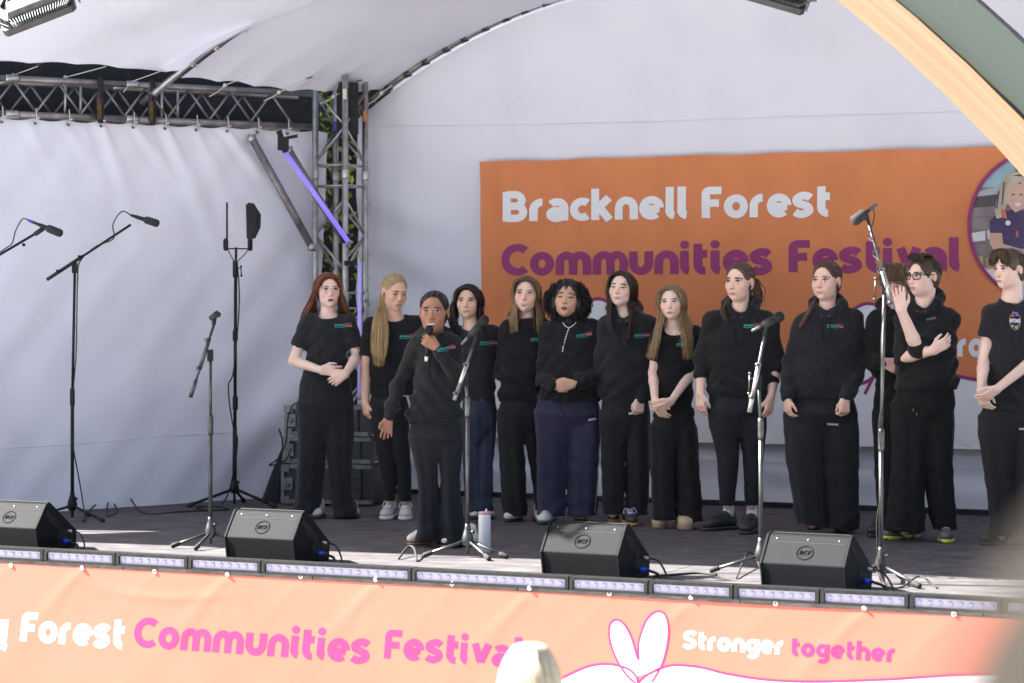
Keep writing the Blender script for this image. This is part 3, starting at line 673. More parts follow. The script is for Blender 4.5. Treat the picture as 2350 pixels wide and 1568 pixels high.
for i, (k, pts) in enumerate(_pp): poly_fill(bb, 'portrait_print', clip_r(dens(pts)), VK, back_surf, PM[k], .004 + i * .0006)
for y in (500, 530, 560): line_on(bb, 'portrait_print', clip_r([(2224, y), (2250, y - 1), (2285, y - 2)]), .5, VK, back_surf, PM['dark'], .0038, 3)
line_on(bb, 'plum_ring', disc(*RC, RR[0] + 2, RR[1] + 2, 60), 4.2, VK, back_surf, M['magenta'], .016, 2, True)
# skirt batten at the foot of the back canvas
tag(MB().sbox(UC + .2, 5.5, 5.10, 5.17, 0, .035).build('floor_batten', M['blackmat'], origin=S(2, 5.13, 0)), 'low black batten along the foot of the back canvas', 'batten')
sk = MB(); sk.tube([S(u_, 5.205, .335) for u_ in np.linspace(UC + 1.0, 5.5, 12)], .004, 5)
tag(sk.build('canvas_hem', M['seam'], origin=S(2, 5.19, .3)), 'stitched hem band across the canvas below the orange banner', 'hem')

# ------------------------------------------------------------------ LED batten strip along the stage edge
_div = [-60, 103, 268, 434, 602, 947, 1308, 1490, 1685, 1883, 2088, 2300, 2510]
du = [on_plane(x, 1262 + .0523 * x, -.03)[0] for x in _div]
_names = ['cut off by the left picture edge', 'under the leftmost speaker cable', 'below the empty clip stand', 'left of the second floor speaker', 'long, below the second floor speaker', 'long, below the singer tripod', 'below the third floor speaker', 'right of the third floor speaker', 'left of the fourth floor speaker', 'below the fourth floor speaker', 'right of the tall boom stand', 'cut off by the right picture edge']
for i in range(len(du) - 1):
    u0, u1 = du[i] + .004, du[i + 1] - .004
    t = thing('led_batten', S((u0 + u1) / 2, -.03, -.06), 'black edge light bar with violet lenses, ' + _names[i], 'light bar', 'light bars along the stage edge')
    h = MB(); h.sbox(u0, u1, -.045, .045, .026, .042); h.sbox(u0, u1, -.045, .045, -.030, -.019); h.sbox(u0, u1, -.01, .04, -.019, .026)
    h.sbox(u0, u0 + .02, -.047, -.01, -.019, .026); h.sbox(u1 - .02, u1, -.047, -.01, -.019, .026)
    h.build('housing', M['black'], t)
    k = MB(); k.sbox(u0 + .021, u1 - .021, -.030, -.011, -.0185, .0255); k.build('lens_panel', M['lens'], t)
    n = 16 if u1 - u0 > .8 else 8
    for j in range(n):
        uc = u0 + .02 + (u1 - u0 - .04) * (j + .5) / n; c = S(uc, -.0305, .004)
        MB().lathe(c, A3(-VX, -VY, 0), [(0, .0125), (.003, .012), (.0045, .009), (.005, .004)], 12).build('lens', M['lensdot'], t, smooth=True)
    for j in range(4):
        uc = u0 + .03 + (u1 - u0 - .06) * j / 3
        MB().lathe(S(uc, -.0455, .034), A3(-VX, -VY, 0), [(0, .004), (.003, .003)], 6).build('screw', M['black'], t)
rl = MB(); 
for k in range(8): rl.sbox(-6.2 + k * 1.25, -6.2 + k * 1.25 + 1.244, -.034, .05, -.052, -.0315)
tag(rl.build('edge_rail', M['rail'], origin=S(0, 0, -.08)), 'worn wooden rail under the light bars at the stage edge', 'rail')

# ------------------------------------------------------------------ floor monitors
M['monitor'] = mat('monitor_paint', (.0055, .0064, .0078), (.009, .0102, .012), scale=130, rough=.6, bump=.3, bscale=420, spec=.10, detail=8)
M['grille'] = mat('monitor_grille', (.007, .007, .008), (.018, .018, .018), scale=300, rough=.7, spec=.2)
M['blue'] = mat('blue_plug', (.01, .06, .55), rough=.35)
M['ink'] = mat('ink_black', (.003, .003, .003), rough=.9, spec=.05)
def monitor(px_c, py_top, label, yaw=0.0):
    # centre of the front kink line at picture x; pushed so that the top edge meets py_top
    v = .13; KZ = 1.0
    u, z = on_plane(px_c, py_top, v + .12); KZ = z / .338
    ca, sa = math.cos(yaw), math.sin(yaw)
    o = S(u, v, 0)
    def L(x, y, z): return S(u + x * ca + y * sa, v - x * sa + y * ca, z * KZ)
    prof = [(.03, 0.004), (0, .165), (.10, .325), (.125, .335), (.385, .115), (.375, 0.004)]
    t = thing('floor_speaker', o, label, 'speaker', 'floor monitor speakers')
    w = .222
    k = MB(); k.prism([L(-w, y, z) for y, z in prof], L(w, 0, 0) - L(-w, 0, 0)); bevel(k.build('cabinet', M['monitor'], t), .008, 3)
    for sx in (-1, 1):                               # end cheeks slightly larger than the cabinet
        pr = [(.024, 0.0), (-.006, .165), (.096, .331), (.127, .342), (.393, .118), (.383, 0)]
        k = MB(); x0 = sx * (w - .004); k.prism([L(x0, y, z) for y, z in pr], L(x0 + sx * .016, 0, 0) - L(x0, 0, 0)); ck = bevel(k.build('end_cheek', M['monitor'], t), .005, 2)
        if sx > 0:
            xo = x0 + .0165
            for r in range(2):
                for i in range(13):
                    y = .10 + .012 * i + .03 * r; z = .265 - .0085 * i - r * .045
                    q = MB(); q.box(L(xo, y, z), L(.0015, 0, 0) - L(0, 0, 0), (L(0, .003, 0) - L(0, 0, 0)) + A3(0, 0, -.001), A3(0, 0, .014) + (L(0, .005, 0) - L(0, 0, 0))); q.build('vent_slot', M['rubber'], ck)
            q = MB(); q.prism([L(xo - .001, y, z) for y, z in ((.20, .02), (.19, .12), (.25, .15), (.36, .10), (.355, .02))], L(.003, 0, 0) - L(0, 0, 0)); q.build('connector_panel', M['grille'], ck)
            q = MB(); q.lathe(L(xo + .002, .245, .055), L(1, .25, 0) - L(0, 0, 0), [(0, .015), (.03, .015), (.032, .011), (.05, .010)], 12); q.build('plug', M['blue'], ck, smooth=True)
            q = MB(); q.lathe(L(xo + .002, .29, .125), L(1, .3, -.2) - L(0, 0, 0), [(0, .010), (.03, .010), (.032, .006)], 10); q.build('plug', M['alu'], ck, smooth=True)
    q = MB(); q.prism([L(-w + .012, y, z) for y, z in ((.135, .335), (.378, .125), (.382, .128), (.139, .340))], L(2 * w - .024, 0, 0) - L(0, 0, 0)); q.build('grille', M['grille'], t)
    # upper strip, seam and roundel on the panel that faces the audience
    f0, f1 = A3(0, .165), A3(.10, .325); fd = (f1 - f0) / np.linalg.norm(f1 - f0); fn = A3(-fd[1], fd[0])
    def on(x, s, off): y, z = f0 + fd * s + fn * off; return L(x, y, z)
    q = MB(); q.box((on(-w + .02, .143, .001) + on(w - .02, .143, .001)) / 2, (on(w - .02, .143, .001) - on(-w + .02, .143, .001)) / 2, (on(0, .145, 0) - on(0, .143, 0)) * .7, (on(0, 0, .001) - on(0, 0, 0)) * .6); q.build('seam', M['rubber'], t)
    for x in (-.17, 0, .17):
        q = MB(); q.lathe(on(x, .164, .0), on(0, 0, .1) - on(0, 0, 0), [(0, .005), (.002, .005), (.0025, .002)], 10); q.build('screw', M['darkmetal'], t)
    V2, f, lv, wid = text2d('RCF', .15, .14)
    sc = .062 / wid; vs = [on((p[0] - wid / 2) * sc + .12 * p[1] * sc, .078 + (p[1] - .65) * sc * 1.05, .0022 + l * .0003) for p, l in zip(V2, lv)]
    lg = mesh_obj('emblem', vs, f, M['ink'], t)
    v2, f2 = ribbon([(.044 * math.cos(a), .044 * math.sin(a)) for a in np.linspace(0, 2 * math.pi, 40)[:-1]], .0024, True)
    mesh_obj('emblem_ring', [on(p[0], .078 + p[1], .0022) for p in v2], f2, M['ink'], t)
    return t, L
MON = []
for px, pt, lb, yw in ((40, 1150, 'black floor monitor speaker cut by the left edge of the picture', 0), (619, 1170, 'black floor monitor speaker in front of the redhead', 0), (1350, 1199, 'black floor monitor speaker in front of the curly haired girl in navy trousers', .02), (1858, 1225, 'black floor monitor speaker in front of the girl with the braid', .03)):
    MON.append(monitor(px, pt, lb, R_(1.5) + yw))

# ------------------------------------------------------------------ cables
def cable(label, pts, r=.006, m_=None, group='black cables on the stage'):
    p = catmull(pts, 10)
    o = MB().tube(p, r, 6).build('cable', m_ or M['rubber'], origin=A3(*pts[0]) * A3(1, 1, 0), smooth=True); return tag(o, label, 'cable', group)
def fl(px, py, z=.006): q = floor_at(px, py); q[2] = z; return q
_cl = ['cable looping from the leftmost floor speaker', 'cable looping from the side of the second floor speaker', 'cable trailing from the third floor speaker to the stage edge', 'cable curling in front of the fourth floor speaker']
for (t, L), lb in zip(MON, _cl):
    cable('black ' + lb, [L(.27, .30, .12), L(.33, .30, .10), L(.40, .24, .012), L(.38, .12, .008), L(.48, .02, .007)], .0055)
    cable('thick black power ' + lb, [L(.28, .25, .055), L(.34, .25, .035), L(.42, .16, .01), L(.56, .08, .008)], .008)
cable('black cable looping on the floor along the side canvas', [fl(190, 1200), fl(215, 1172, .03), fl(250, 1160, .05), fl(268, 1176, .01), fl(245, 1186), fl(255, 1160, .06), fl(290, 1158, .08), fl(330, 1180, .008), fl(420, 1176), fl(520, 1172), fl(505, 1166), fl(450, 1164)], .006)
cable('black cable snaking right of the tall boom stand', [fl(1905, 1340), fl(1960, 1300, .06), fl(2000, 1312, .05), fl(2030, 1345), fl(2070, 1350), fl(2110, 1336, .03), fl(2150, 1352)], .0055)
cable('black cable end with plug beside the third floor speaker', [fl(1500, 1325), fl(1540, 1322), fl(1600, 1318), fl(1645, 1322)], .007)
cable('black cable arching over in front of the fourth floor speaker', [fl(1690, 1330), fl(1715, 1300, .07), fl(1735, 1300, .05), fl(1752, 1332)], .0055)
cable('short black cable hoop beside the singer tripod foot', [fl(915, 1285), fl(935, 1276, .05), fl(950, 1278, .05), fl(957, 1290)], .007)

# ------------------------------------------------------------------ microphone stands
def tripod(t, base, r, hub_z, angs, met, hubm, rad=.009, foot=True):
    for a in angs:
        d = A3(math.cos(a), math.sin(a), 0)
        lg = MB().tube([base + A3(0, 0, hub_z), base + d * r + A3(0, 0, .016)], rad, 10).build('leg', met, t, smooth=True)
        MB().lathe(base + d * (r - .045) + A3(0, 0, .018 + .045 * (hub_z - .016) / r * .8), d * 1.0 + A3(0, 0, -(hub_z - .016) / r), [(0, rad * 1.3), (.008, rad * 1.6), (.05, rad * 1.7), (.058, rad * 1.2)], 10).build('rubber_foot', M['rubber'], lg, smooth=True)
    MB().lathe(base + A3(0, 0, hub_z - .035), (0, 0, 1), [(0, .018), (.01, .030), (.045, .034), (.075, .026), (.11, .016), (.13, .0145)], 14).build('hub', hubm, t, smooth=True)
    MB().tube([base + A3(0, 0, .02), base + A3(0, 0, hub_z)], .009, 8).build('stub', met, t, smooth=True)
    MB().lathe(base + A3(.02, -.02, hub_z + .05), (1, -1, 0), [(0, .006), (.012, .006), (.013, .010), (.022, .010)], 8).build('knob', met, t, smooth=True)
def micshape(t, tail, head, r=.017, hl=.055, wind=False, met='black'):
    d = head - tail; L = np.linalg.norm(d); d = d / L
    MB().lathe(tail, d, [(0, r * .55), (L * .12, r * .62), (L * .2, r * .8), (L - hl * 1.3, r * .95), (L - hl, r)], 14).build('body', M['black'], t, smooth=True)
    if wind: pr = [(L - hl * 1.5, r * 1.25), (L - hl * 1.3, r * 1.62), (L - hl * .3, r * 1.68), (L - .006, r * 1.5), (L, r * 1.0)]
    else: pr = [(L - hl, r * 1.05), (L - hl * .9, r * 1.32), (L - hl * .55, r * 1.5), (L - hl * .25, r * 1.4), (L - hl * .06, r * .95), (L, r * .4)]
    MB().lathe(tail, d, pr, 16).build('head_mesh', M['grille'] if not wind else M['blackmat'], t, smooth=True)
def ring(t, name, p, d, r, h, m_): MB().lathe(p - d * h / 2, d, [(0, r * .9), (h * .15, r), (h * .85, r), (h, r * .9)], 12).build(name, m_, t, smooth=True)
def mic_stand(label, base_px, floor_py, pivot, boom, met, hubm, angs, r=.29, hub=.10, col2=None, mic=None, clutch_py=None, handle=True, wind=False, lower=None):
    base = floor_at(base_px, floor_py); Y = base[1]
    t = thing('microphone_stand', base, label, 'microphone stand', 'microphone stands')
    tripod(t, base, r, hub, [R_(a) for a in angs], met, hubm)
    pv = W(*pivot, Y)
    cl = W(base_px, clutch_py, Y) if clutch_py else (base + pv) / 2; cl[0] = base[0]
    MB().tube([base + A3(0, 0, hub + .05), cl], .0125, 12).build('lower_pole', met, t, smooth=True)
    MB().tube([cl, pv], .0095, 12).build('upper_pole', col2 or met, t, smooth=True)
    ring(t, 'clutch', cl, A3(0, 0, 1), .017, .12, col2 or met)
    a, b = W(*boom[0], Y - .05), W(*boom[1], Y - .10); d = (b - a) / np.linalg.norm(b - a)
    MB().tube([a, b], .0085, 12).build('boom', col2 or met, t, smooth=True)
    q = a + d * np.dot(pv - a, d)
    bm = MB().box(pv + A3(0, -.01, -.01), A3(.016, 0, 0), A3(0, .022, 0), A3(0, 0, .035)).build('swivel', M['black'], t)
    MB().tube([q - d * .10, q + d * .10], .0125, 12).build('boom_sleeve', M['alu'] if met is M['chrome'] else met, t, smooth=True)  # chrome stands: sunlight on the sleeve put in as brighter metal
    MB().tube([a - d * .0, a + d * .11], .0125, 12).build('counterweight', M['rubber'] if met is M['black'] else (M['alu'] if met is M['chrome'] else met), t, smooth=True)  # brighter metal stands in for sun on the chrome stands' counterweight
    for s_ in (-.09, .09):
        MB().lathe(q + d * s_ + A3(0, -.012, 0), A3(-.7, -.7, 0), [(0, .006), (.012, .006), (.014, .011), (.024, .011)], 8).build('knob', hubm, t, smooth=True)
    if handle:
        hp = pv + A3(-.05, -.02, .01)
        MB().tube([pv, hp], .006, 6).tube([hp + A3(0, 0, .02), hp + A3(-.005, 0, -.075)], .005, 6).ball(hp + A3(-.005, 0, -.085), .010, 8).ball(hp + A3(0, 0, .025), .010, 8).build('lever', hubm, t, smooth=True)
    if mic:
        mt, mh = W(*mic[0], Y - .10), W(*mic[1], Y - .12)
        dm = (mh - mt) / np.linalg.norm(mh - mt); c = mt + (mh - mt) * .42
        MB().tube([b - d * .03, b + d * .02, c - A3(0, 0, .012)], [.012, .013, .011], 10).build('clip_neck', M['black'], t, smooth=True)
        MB().tube([c - dm * .045, c + dm * .02], .0215, 12).build('clip', M['rubber'], t, smooth=True)
    return t, Y, (mt, mh) if mic else None
def microphone(label, mt, mh, wind=False, plug=True, **k):
    t = thing('microphone', (mt + mh) / 2, label, 'microphone', 'microphones')
    micshape(t, mt, mh, wind=wind, **k)
    d = (mh - mt) / np.linalg.norm(mh - mt)
    if plug:
        MB().lathe(mt - d * .055, d, [(0, .006), (.012, .0095), (.05, .0105), (.056, .0105)], 10).build('plug', M['chrome'], t, smooth=True)
    return t
# left boom stand with foam-covered microphone
_, Y, _ = mic_stand('black boom stand leaning its boom up right before the side canvas', 166, 1194, (172, 612), ((108, 642), (300, 516)), M['black'], M['black'], (200, 320, 80), r=.32, clutch_py=912, handle=False)
mt, mh = W(300, 494, Y - .1), W(364, 514, Y - .15)
microphone('black foam covered microphone on the left boom stand', mt, mh, wind=True, plug=False, r=.016, hl=.07)
cable('thin cable drooping from the left boom microphone', [mt, mt + A3(-.06, 0, .025), mt + A3(-.12, 0, -.06), W(262, 540, Y - .1), W(255, 552, Y - .1), W(220, 566, Y - .08), W(185, 598, Y - .06), W(178, 640, Y - .04), W(175, 800, Y - .03), W(168, 900, Y - .03), W(165, 1000, Y - .03), W(185, 1120, Y - .05), fl(197, 1200)], .0045)
# stand outside the left edge: only its boom and microphone reach into view
base = floor_at(-118, 1215); Y = base[1]
t = thing('microphone_stand', base, 'black boom arm reaching in from the left picture edge', 'microphone stand', 'microphone stands')
tripod(t, base, .32, .10, [R_(a) for a in (200, 320, 80)], M['black'], M['black'])
MB().tube([base + A3(0, 0, .1), W(-118, 650, Y)], .0115, 12).build('pole', M['black'], t, smooth=True)
MB().tube([W(-150, 672, Y - .05), W(84, 535, Y - .1)], .0085, 12).build('boom', M['black'], t, smooth=True)
MB().lathe(W(52, 560, Y - .10), A3(.5, -.8, -.3), [(0, .006), (.014, .006), (.015, .011), (.025, .011)], 8).build('knob', M['black'], t, smooth=True)
MB().tube([W(80, 538, Y - .1), W(100, 524, Y - .1)], .016, 10).build('clip', M['rubber'], t, smooth=True)
mt, mh = W(80, 512, Y - .1), W(142, 537, Y - .15)
q = microphone('black foam covered microphone nearest the left picture edge', mt, mh, wind=True, r=.016, hl=.075)
MB().lathe(mt + (mt - mh) * .22, mh - mt, [(0, .008), (.02, .011), (.035, .011)], 10).build('collar', M['blue'], q, smooth=True)
cable('thin cable arching from the microphone nearest the left edge', [mt + (mt - mh) * .2, W(52, 503, Y - .1), W(36, 530, Y - .1), W(28, 558, Y - .1), W(10, 572, Y - .1), W(-30, 598, Y - .1)], .0045)
# empty clip stand
tt, Y, _ = mic_stand('dark grey microphone stand with an empty clip and low boom', 483, 1256, (483, 812), ((437, 912), (491, 745)), M['darkmetal'], M['chrome'], (197, 255, 5), r=.23, hub=.09, clutch_py=975, handle=False)
b_ = W(491, 742, Y - .1); k = MB(); k.tube([W(490, 745, Y - .1), W(493, 728, Y - .1)], .013, 10); k.build('clip_neck', M['black'], tt, smooth=True)
k = MB(); k.tube([W(483, 731, Y - .1), W(500, 720, Y - .13)], [.016, .021], 12); k.lathe(W(497, 724, Y - .12), A3(.8, -.5, .4), [(0, .016), (.016, .018), (.026, .012)], 12); k.build('clip', M['rubber'], tt, smooth=True)
# singer's stand, middle stand, tall stand
_, Y, mc = mic_stand('silver microphone stand with sunlit boom grip, coloured brighter, before the singer', 1073, 1279, (1069, 868), ((1043, 918), (1089, 786)), M['chrome'], M['chrome'], (186, 300, 335), r=.25, hub=.10, clutch_py=935, mic=((1073, 776), (1119, 727)), handle=False)
microphone('black handheld microphone clipped on the singer stand', mc[0], mc[1], r=.019, hl=.06)
_, Y, mc = mic_stand('silver microphone stand left of the fourth floor speaker', 1746, 1316, (1741, 872), ((1720, 946), (1757, 758)), M['chrome'], M['chrome'], (178, 300, 40), r=.27, hub=.10, clutch_py=985, mic=((1745, 750), (1799, 722)))
microphone('black handheld microphone clipped on the stand left of the fourth floor speaker', mc[0], mc[1], r=.019, hl=.06)
_, Y, _ = mic_stand('tall silver boom stand reaching up before the plum word Festival', 2022, 1340, (2030, 655), ((2050, 708), (1991, 503)), M['chrome'], M['darkmetal'], (195, 305, 60), r=.28, hub=.10, clutch_py=1010, handle=True)
mt, mh = W(1995, 482, Y - .1), W(1957, 510, Y - .14)
q = microphone('black foam tipped microphone on the tall boom stand', mt, mh, wind=True, r=.017, hl=.06)
MB().tube([W(1990, 505, Y - .1), W(1987, 492, Y - .1)], .014, 10).build('clip', M['rubber'], q, smooth=True)
cable('pale cable spiralling down the tall boom stand', [mt, W(2004, 480, Y - .1), W(2006, 500, Y - .12), W(1998, 528, Y - .13), W(1992, 545, Y - .08), W(2010, 562, Y - .14), W(2004, 585, Y - .08), W(2018, 600, Y - .14), W(2012, 620, Y - .08), W(2032, 645, Y - .13), W(2028, 700, Y - .05), W(2022, 800, Y - .03), W(2028, 900, Y - .03), W(2017, 980, Y - .03), W(2026, 1100, Y - .03), W(2012, 1200, Y - .03), W(2018, 1310, Y - .05), fl(2035, 1350)], .0030)

# ------------------------------------------------------------------ antenna stand
base = W(538, 711 + 7992 / 17.7, 17.7); base[2] = 0; Y = 17.7
t = thing('antenna_stand', base, 'tall black stand carrying two paddle antennas before the side canvas', 'antenna stand')
tripod(t, base, .34, .13, [R_(a) for a in (200, 335, 85)], M['black'], M['black'], .011)
MB().tube([base + A3(0, 0, .1), W(539, 980, Y)], .0165, 12).build('lower_pole', M['black'], t, smooth=True)
MB().tube([W(539, 985, Y), W(541, 600, Y)], .0125, 12).build('upper_pole', M['black'], t, smooth=True)
MB().tube([W(541, 605, Y), W(542, 568, Y)], .009, 10).build('tip', M['black'], t, smooth=True)
for py, h in ((925, .1), (770, .08), (618, .12)): ring(t, 'clutch', W(540, py, Y), A3(0, 0, 1), .02, h, M['black'])
MB().tube([W(513, 571, Y), W(574, 571, Y)], .005, 8).build('cross_bar', M['black'], t)
k = MB(); k.tube([W(541, 616, Y), W(553, 616, Y - .02), W(554, 632, Y - .02)], .005, 6); k.ball(W(554, 633, Y - .02), .009, 8); k.ball(W(553, 612, Y - .02), .009, 8); k.build('lever', M['black'], t)
for x, th in ((518, .004), (574, .030)):
    MB().lathe(W(x, 572, Y), (0, 0, 1), [(-.012, .012), (0, .018), (.06, .02), (.075, .014)], 10).build('socket', M['black'], t, smooth=True)
    if x == 518: MB().box(W(521, 515, Y), A3(.004, 0, 0), A3(0, .03, 0), A3(0, 0, .16)).build('paddle', M['black'], t)
    else:
        pl = [W(566, 548, Y), W(564, 470, Y), W(571, 465, Y), W(587, 490, Y), W(586, 520, Y), W(574, 545, Y)]
        MB().prism(pl, A3(.02, .18, 0)).build('paddle', M['black'], t)
    MB().tube(catmull([W(x, 545, Y - .03), W(x + (6 if x < 540 else -6), 575, Y - .03), W(540, 605, Y - .03)], 6), .004, 5).build('lead', M['rubber'], t)
cable('long black lead hanging down the antenna stand', [W(545, 605, Y - .03), W(549, 700, Y - .03), W(536, 850, Y - .03), W(524, 890, Y - .03), W(535, 980, Y - .03), W(545, 1010, Y - .03), W(535, 1090, Y - .03), fl(510, 1158), fl(450, 1168), fl(475, 1172)], .0055)

# ------------------------------------------------------------------ flight cases behind the group
M['case'] = mat('case_laminate', (.02, .02, .022), (.03, .03, .032), scale=20, rough=.4)
M['gear'] = mat('rack_gear', (.022, .022, .024), (.035, .033, .032), scale=18, rough=.5)
def flight_case(px0, px1, py0, py1, Y, label, gear):
    a = W(px0, py1, Y); b = W(px1, py0, Y)
    cx = (a[0] + b[0]) / 2; w = (b[0] - a[0]) / 2; h = (b[2] - a[2]) / 2; cz = (a[2] + b[2]) / 2; dp = .24
    t = thing('flight_case', (cx, Y + dp, a[2]), label, 'flight case', 'stacked flight cases')
    ax, ay = A3(.985, -.17, 0), A3(.17, .985, 0)
    C = A3(cx, Y + dp, cz)
    MB().box(C, ax * (w - .008), ay * (dp - .01), A3(0, 0, h - .012)).build('box', M['case'], t)
    for sz in (-1, 1):
        MB().box(C + A3(0, 0, sz * (h - .016)) - ay * dp, ax * w, ay * .008, A3(0, 0, .015)).build('edge_strip', M['casealu'], t)
    for sx in (-1, 1):
        MB().box(C + ax * sx * (w - .012) - ay * dp, ax * .012, ay * .010, A3(0, 0, h)).build('edge_strip', M['casealu'] if sx < 0 else M['gear'], t)
        if sx > 0: continue
        for sz in (-1, 1):
            k = MB().box(C + ax * sx * (w - .03) - ay * (dp + .006) + A3(0, 0, sz * (h - .028)), ax * .032, ay * .008, A3(0, 0, .026)).build('corner_plate', M['casealu'], t)
            for q in ((-.014, -.008), (.012, .010), (-.014, .010)): MB().lathe(C + ax * (sx * (w - .03) + q[0]) - ay * (dp + .014) + A3(0, 0, sz * (h - .028) + q[1]), -ay, [(0, .005), (.004, .003)], 8).build('rivet', M['casealu'], k)
        lt = MB().box(C + ax * sx * (w - .055) - ay * (dp + .006), ax * .034, ay * .008, A3(0, 0, min(.045, h * .5))).build('butterfly_latch', M['casealu'], t)
        MB().lathe(C + ax * sx * (w - .055) - ay * (dp + .014), -ay, [(0, .017), (.006, .017), (.007, .012)], 12).build('latch_dish', M['casealu'], lt, smooth=True)
    n = gear
    for i in range(n):
        zc = cz - h + .035 + (2 * h - .07) * (i + .5) / n; hh = (2 * h - .075) / n / 2
        MB().box(A3(cx, Y + dp, zc) - ay * (dp + .003) + ax * .0, ax * (w - .10), ay * .008, A3(0, 0, hh * .9)).build('rack_unit', M['gear'], t)
        MB().box(A3(cx, Y + dp, zc) - ay * (dp + .0115) + ax * .14, ax * .008, ay * .003, A3(0, 0, hh * .5)).build('display', M['seam'], t)
_cl = 'black flight case with silver corners, %s of the stack behind the redhead'
YC = 17.75
M['casealu'] = mat('case_aluminium', (.20, .20, .22), (.13, .13, .145), scale=14, rough=.45, metal=.8)
flight_case(655, 875, 1066, 1157, YC, _cl % 'lowest', 3)
flight_case(657, 873, 1003, 1064, YC, _cl % 'middle one', 2)
flight_case(662, 868, 930, 1001, YC, _cl % 'topmost', 2)
# dark heap of cable and cloth left of the cases
def heapfn(a, b):
    th = a * 2 * math.pi; r = (1 - b); c = floor_at(632, 1152)
    x = c[0] + (.12 * r) * np.cos(th) * (1 + .2 * np.sin(3 * th + 1)) + .09 * b; y = c[1] + .05 + .16 * r * np.sin(th)
    z = .46 * (1 - r ** 1.2) * (1 + .05 * np.sin(5 * th)) + .004; return np.stack([x, y, z], 1)
hp = mesh_obj('cloth_heap', *grid_mesh(heapfn, 40, 16), M['blackmat'], origin=floor_at(632, 1152), smooth=True); tag(hp, 'black cloth and cable heap left of the flight cases', 'cloth')
cable('black lead hanging in loops left of the flight cases', [W(690, 925, YC - .05), W(672, 930, YC - .06), W(660, 965, YC - .06), W(657, 1010, YC - .05), W(640, 1050, YC - .06), W(618, 1068, YC - .04), W(650, 1060, YC - .06), W(665, 1040, YC - .08)], .006)
cable('black lead drooping behind the redhead to the topmost case', [W(645, 1000, YC - .05), W(640, 985, YC - .06), W(648, 1012, YC - .06), W(645, 1060, YC - .05), W(636, 1120, YC - .06)], .006)

# ------------------------------------------------------------------ bottle
base = floor_at(1112, 1268)
t = thing('drink_bottle', base, 'white drinks bottle with pink lid beside the singer stand', 'bottle')
MB().lathe(base, (0, 0, 1), [(0.001, .034), (.004, .036), (.22, .0365), (.226, .036)], 24).build('body', mat('bottle_white', (.74, .75, .78), (.70, .71, .75), scale=5, rough=.35), t, smooth=True)
MB().lathe(base + A3(0, 0, .226), (0, 0, 1), [(0, .0365), (.012, .0365), (.016, .034)], 24).build('lid', mat('bottle_pink', (.62, .34, .36), rough=.4), t, smooth=True)
MB().lathe(base + A3(.008, -.01, .24), (.2, 0, 1), [(0, .008), (.012, .007), (.02, .004)], 10).build('spout', mat('bottle_spout', (.8, .6, .58), rough=.4), t, smooth=True)

# ------------------------------------------------------------------ floodlights
def floodlight(c, ax, ay, az, w, d, h, label):        # ax long axis, ay depth, az out of the back
    t = thing('floodlight', c, label, 'floodlight', 'floodlights under the roof')
    o = lambda x, y, z: c + ax * x + ay * y + az * z
    bd = mat('flood_body', (.02, .02, .018), (.035, .035, .032), scale=20, rough=.4)
    k = MB(); k.prism([o(x, y, 0) for x, y in ((-w, -d + .02), (-w + .02, -d), (w - .02, -d), (w, -d + .02), (w, d - .02), (w - .02, d), (-w + .02, d), (-w, d - .02))], az * h); bevel(k.build('body', bd, t), .004, 2)
    k = MB(); k.add([o(-w * .72, -d * .35, h + .045), o(w * .72, -d * .35, h + .045), o(w * .72, d * .35, h + .045), o(-w * .72, d * .35, h + .045), o(-w * .8, -d * .5, h), o(w * .8, -d * .5, h), o(w * .8, d * .5, h), o(-w * .8, d * .5, h)], [(0, 1, 2, 3), (4, 5, 1, 0), (5, 6, 2, 1), (6, 7, 3, 2), (7, 4, 0, 3)]); k.build('driver_box', M['darkmetal'], t)
    fm = mat('flood_fin', (.10, .11, .108), rough=.5, metal=.6)
    for i in range(26):
        x = -w * .9 + 1.8 * w * i / 25; sp = (x / w) ** 3 * .03
        MB().box(o(x, -d * .74, h + .010), ax * .0022, ay * d * .2 + ax * sp, az * .011).build('fin', fm, t)
        if i % 2: MB().box(o(x, d * .74, h + .010), ax * .0022, ay * d * .2 - ax * sp, az * .011).build('fin', fm, t)
    for sx in (-1, 1): MB().box(o(sx * (w + .016), 0, h * .5 + .05), ax * .004, ay * .02, az * .12).build('bracket_arm', M['darkmetal'], t); 
    for sx in (-1, 1): MB().lathe(o(sx * (w + .02), 0, h * .5), ax * sx, [(0, .012), (.012, .012), (.016, .007), (.03, .007)], 8).build('bolt', M['chrome'], t)
    MB().box(o(0, 0, h * .5 + .17), ax * (w + .02), ay * .02, az * .004).build('bracket_bar', M['darkmetal'], t)
    tp = o(0, 0, h * .5 + .17); MB().tube([tp, tp + A3(0, .02, .12), tp + A3(0, .02, 1.9)], .012, 8).build('hanger', M['darkmetal'], t, smooth=True)
    return t
def orth(ax, az):
    ax = ax / np.linalg.norm(ax); az = az - ax * np.dot(ax, az); az /= np.linalg.norm(az); return ax, np.cross(az, ax), az
ax, ay, az = orth(A3(.93, .0, .36), A3(-.25, -.85, .75))
floodlight(W(88, 22, 13.6), ax, ay, az, .215, .14, .045, 'black finned floodlight in the top left corner under the roof')
ax, ay, az = orth(A3(.93, .0, -.27), A3(.15, -.75, .75))
floodlight(W(1765, -22, 12.5), ax, ay, az, .20, .14, .04, 'black finned floodlight at the top edge left of the timber arch')
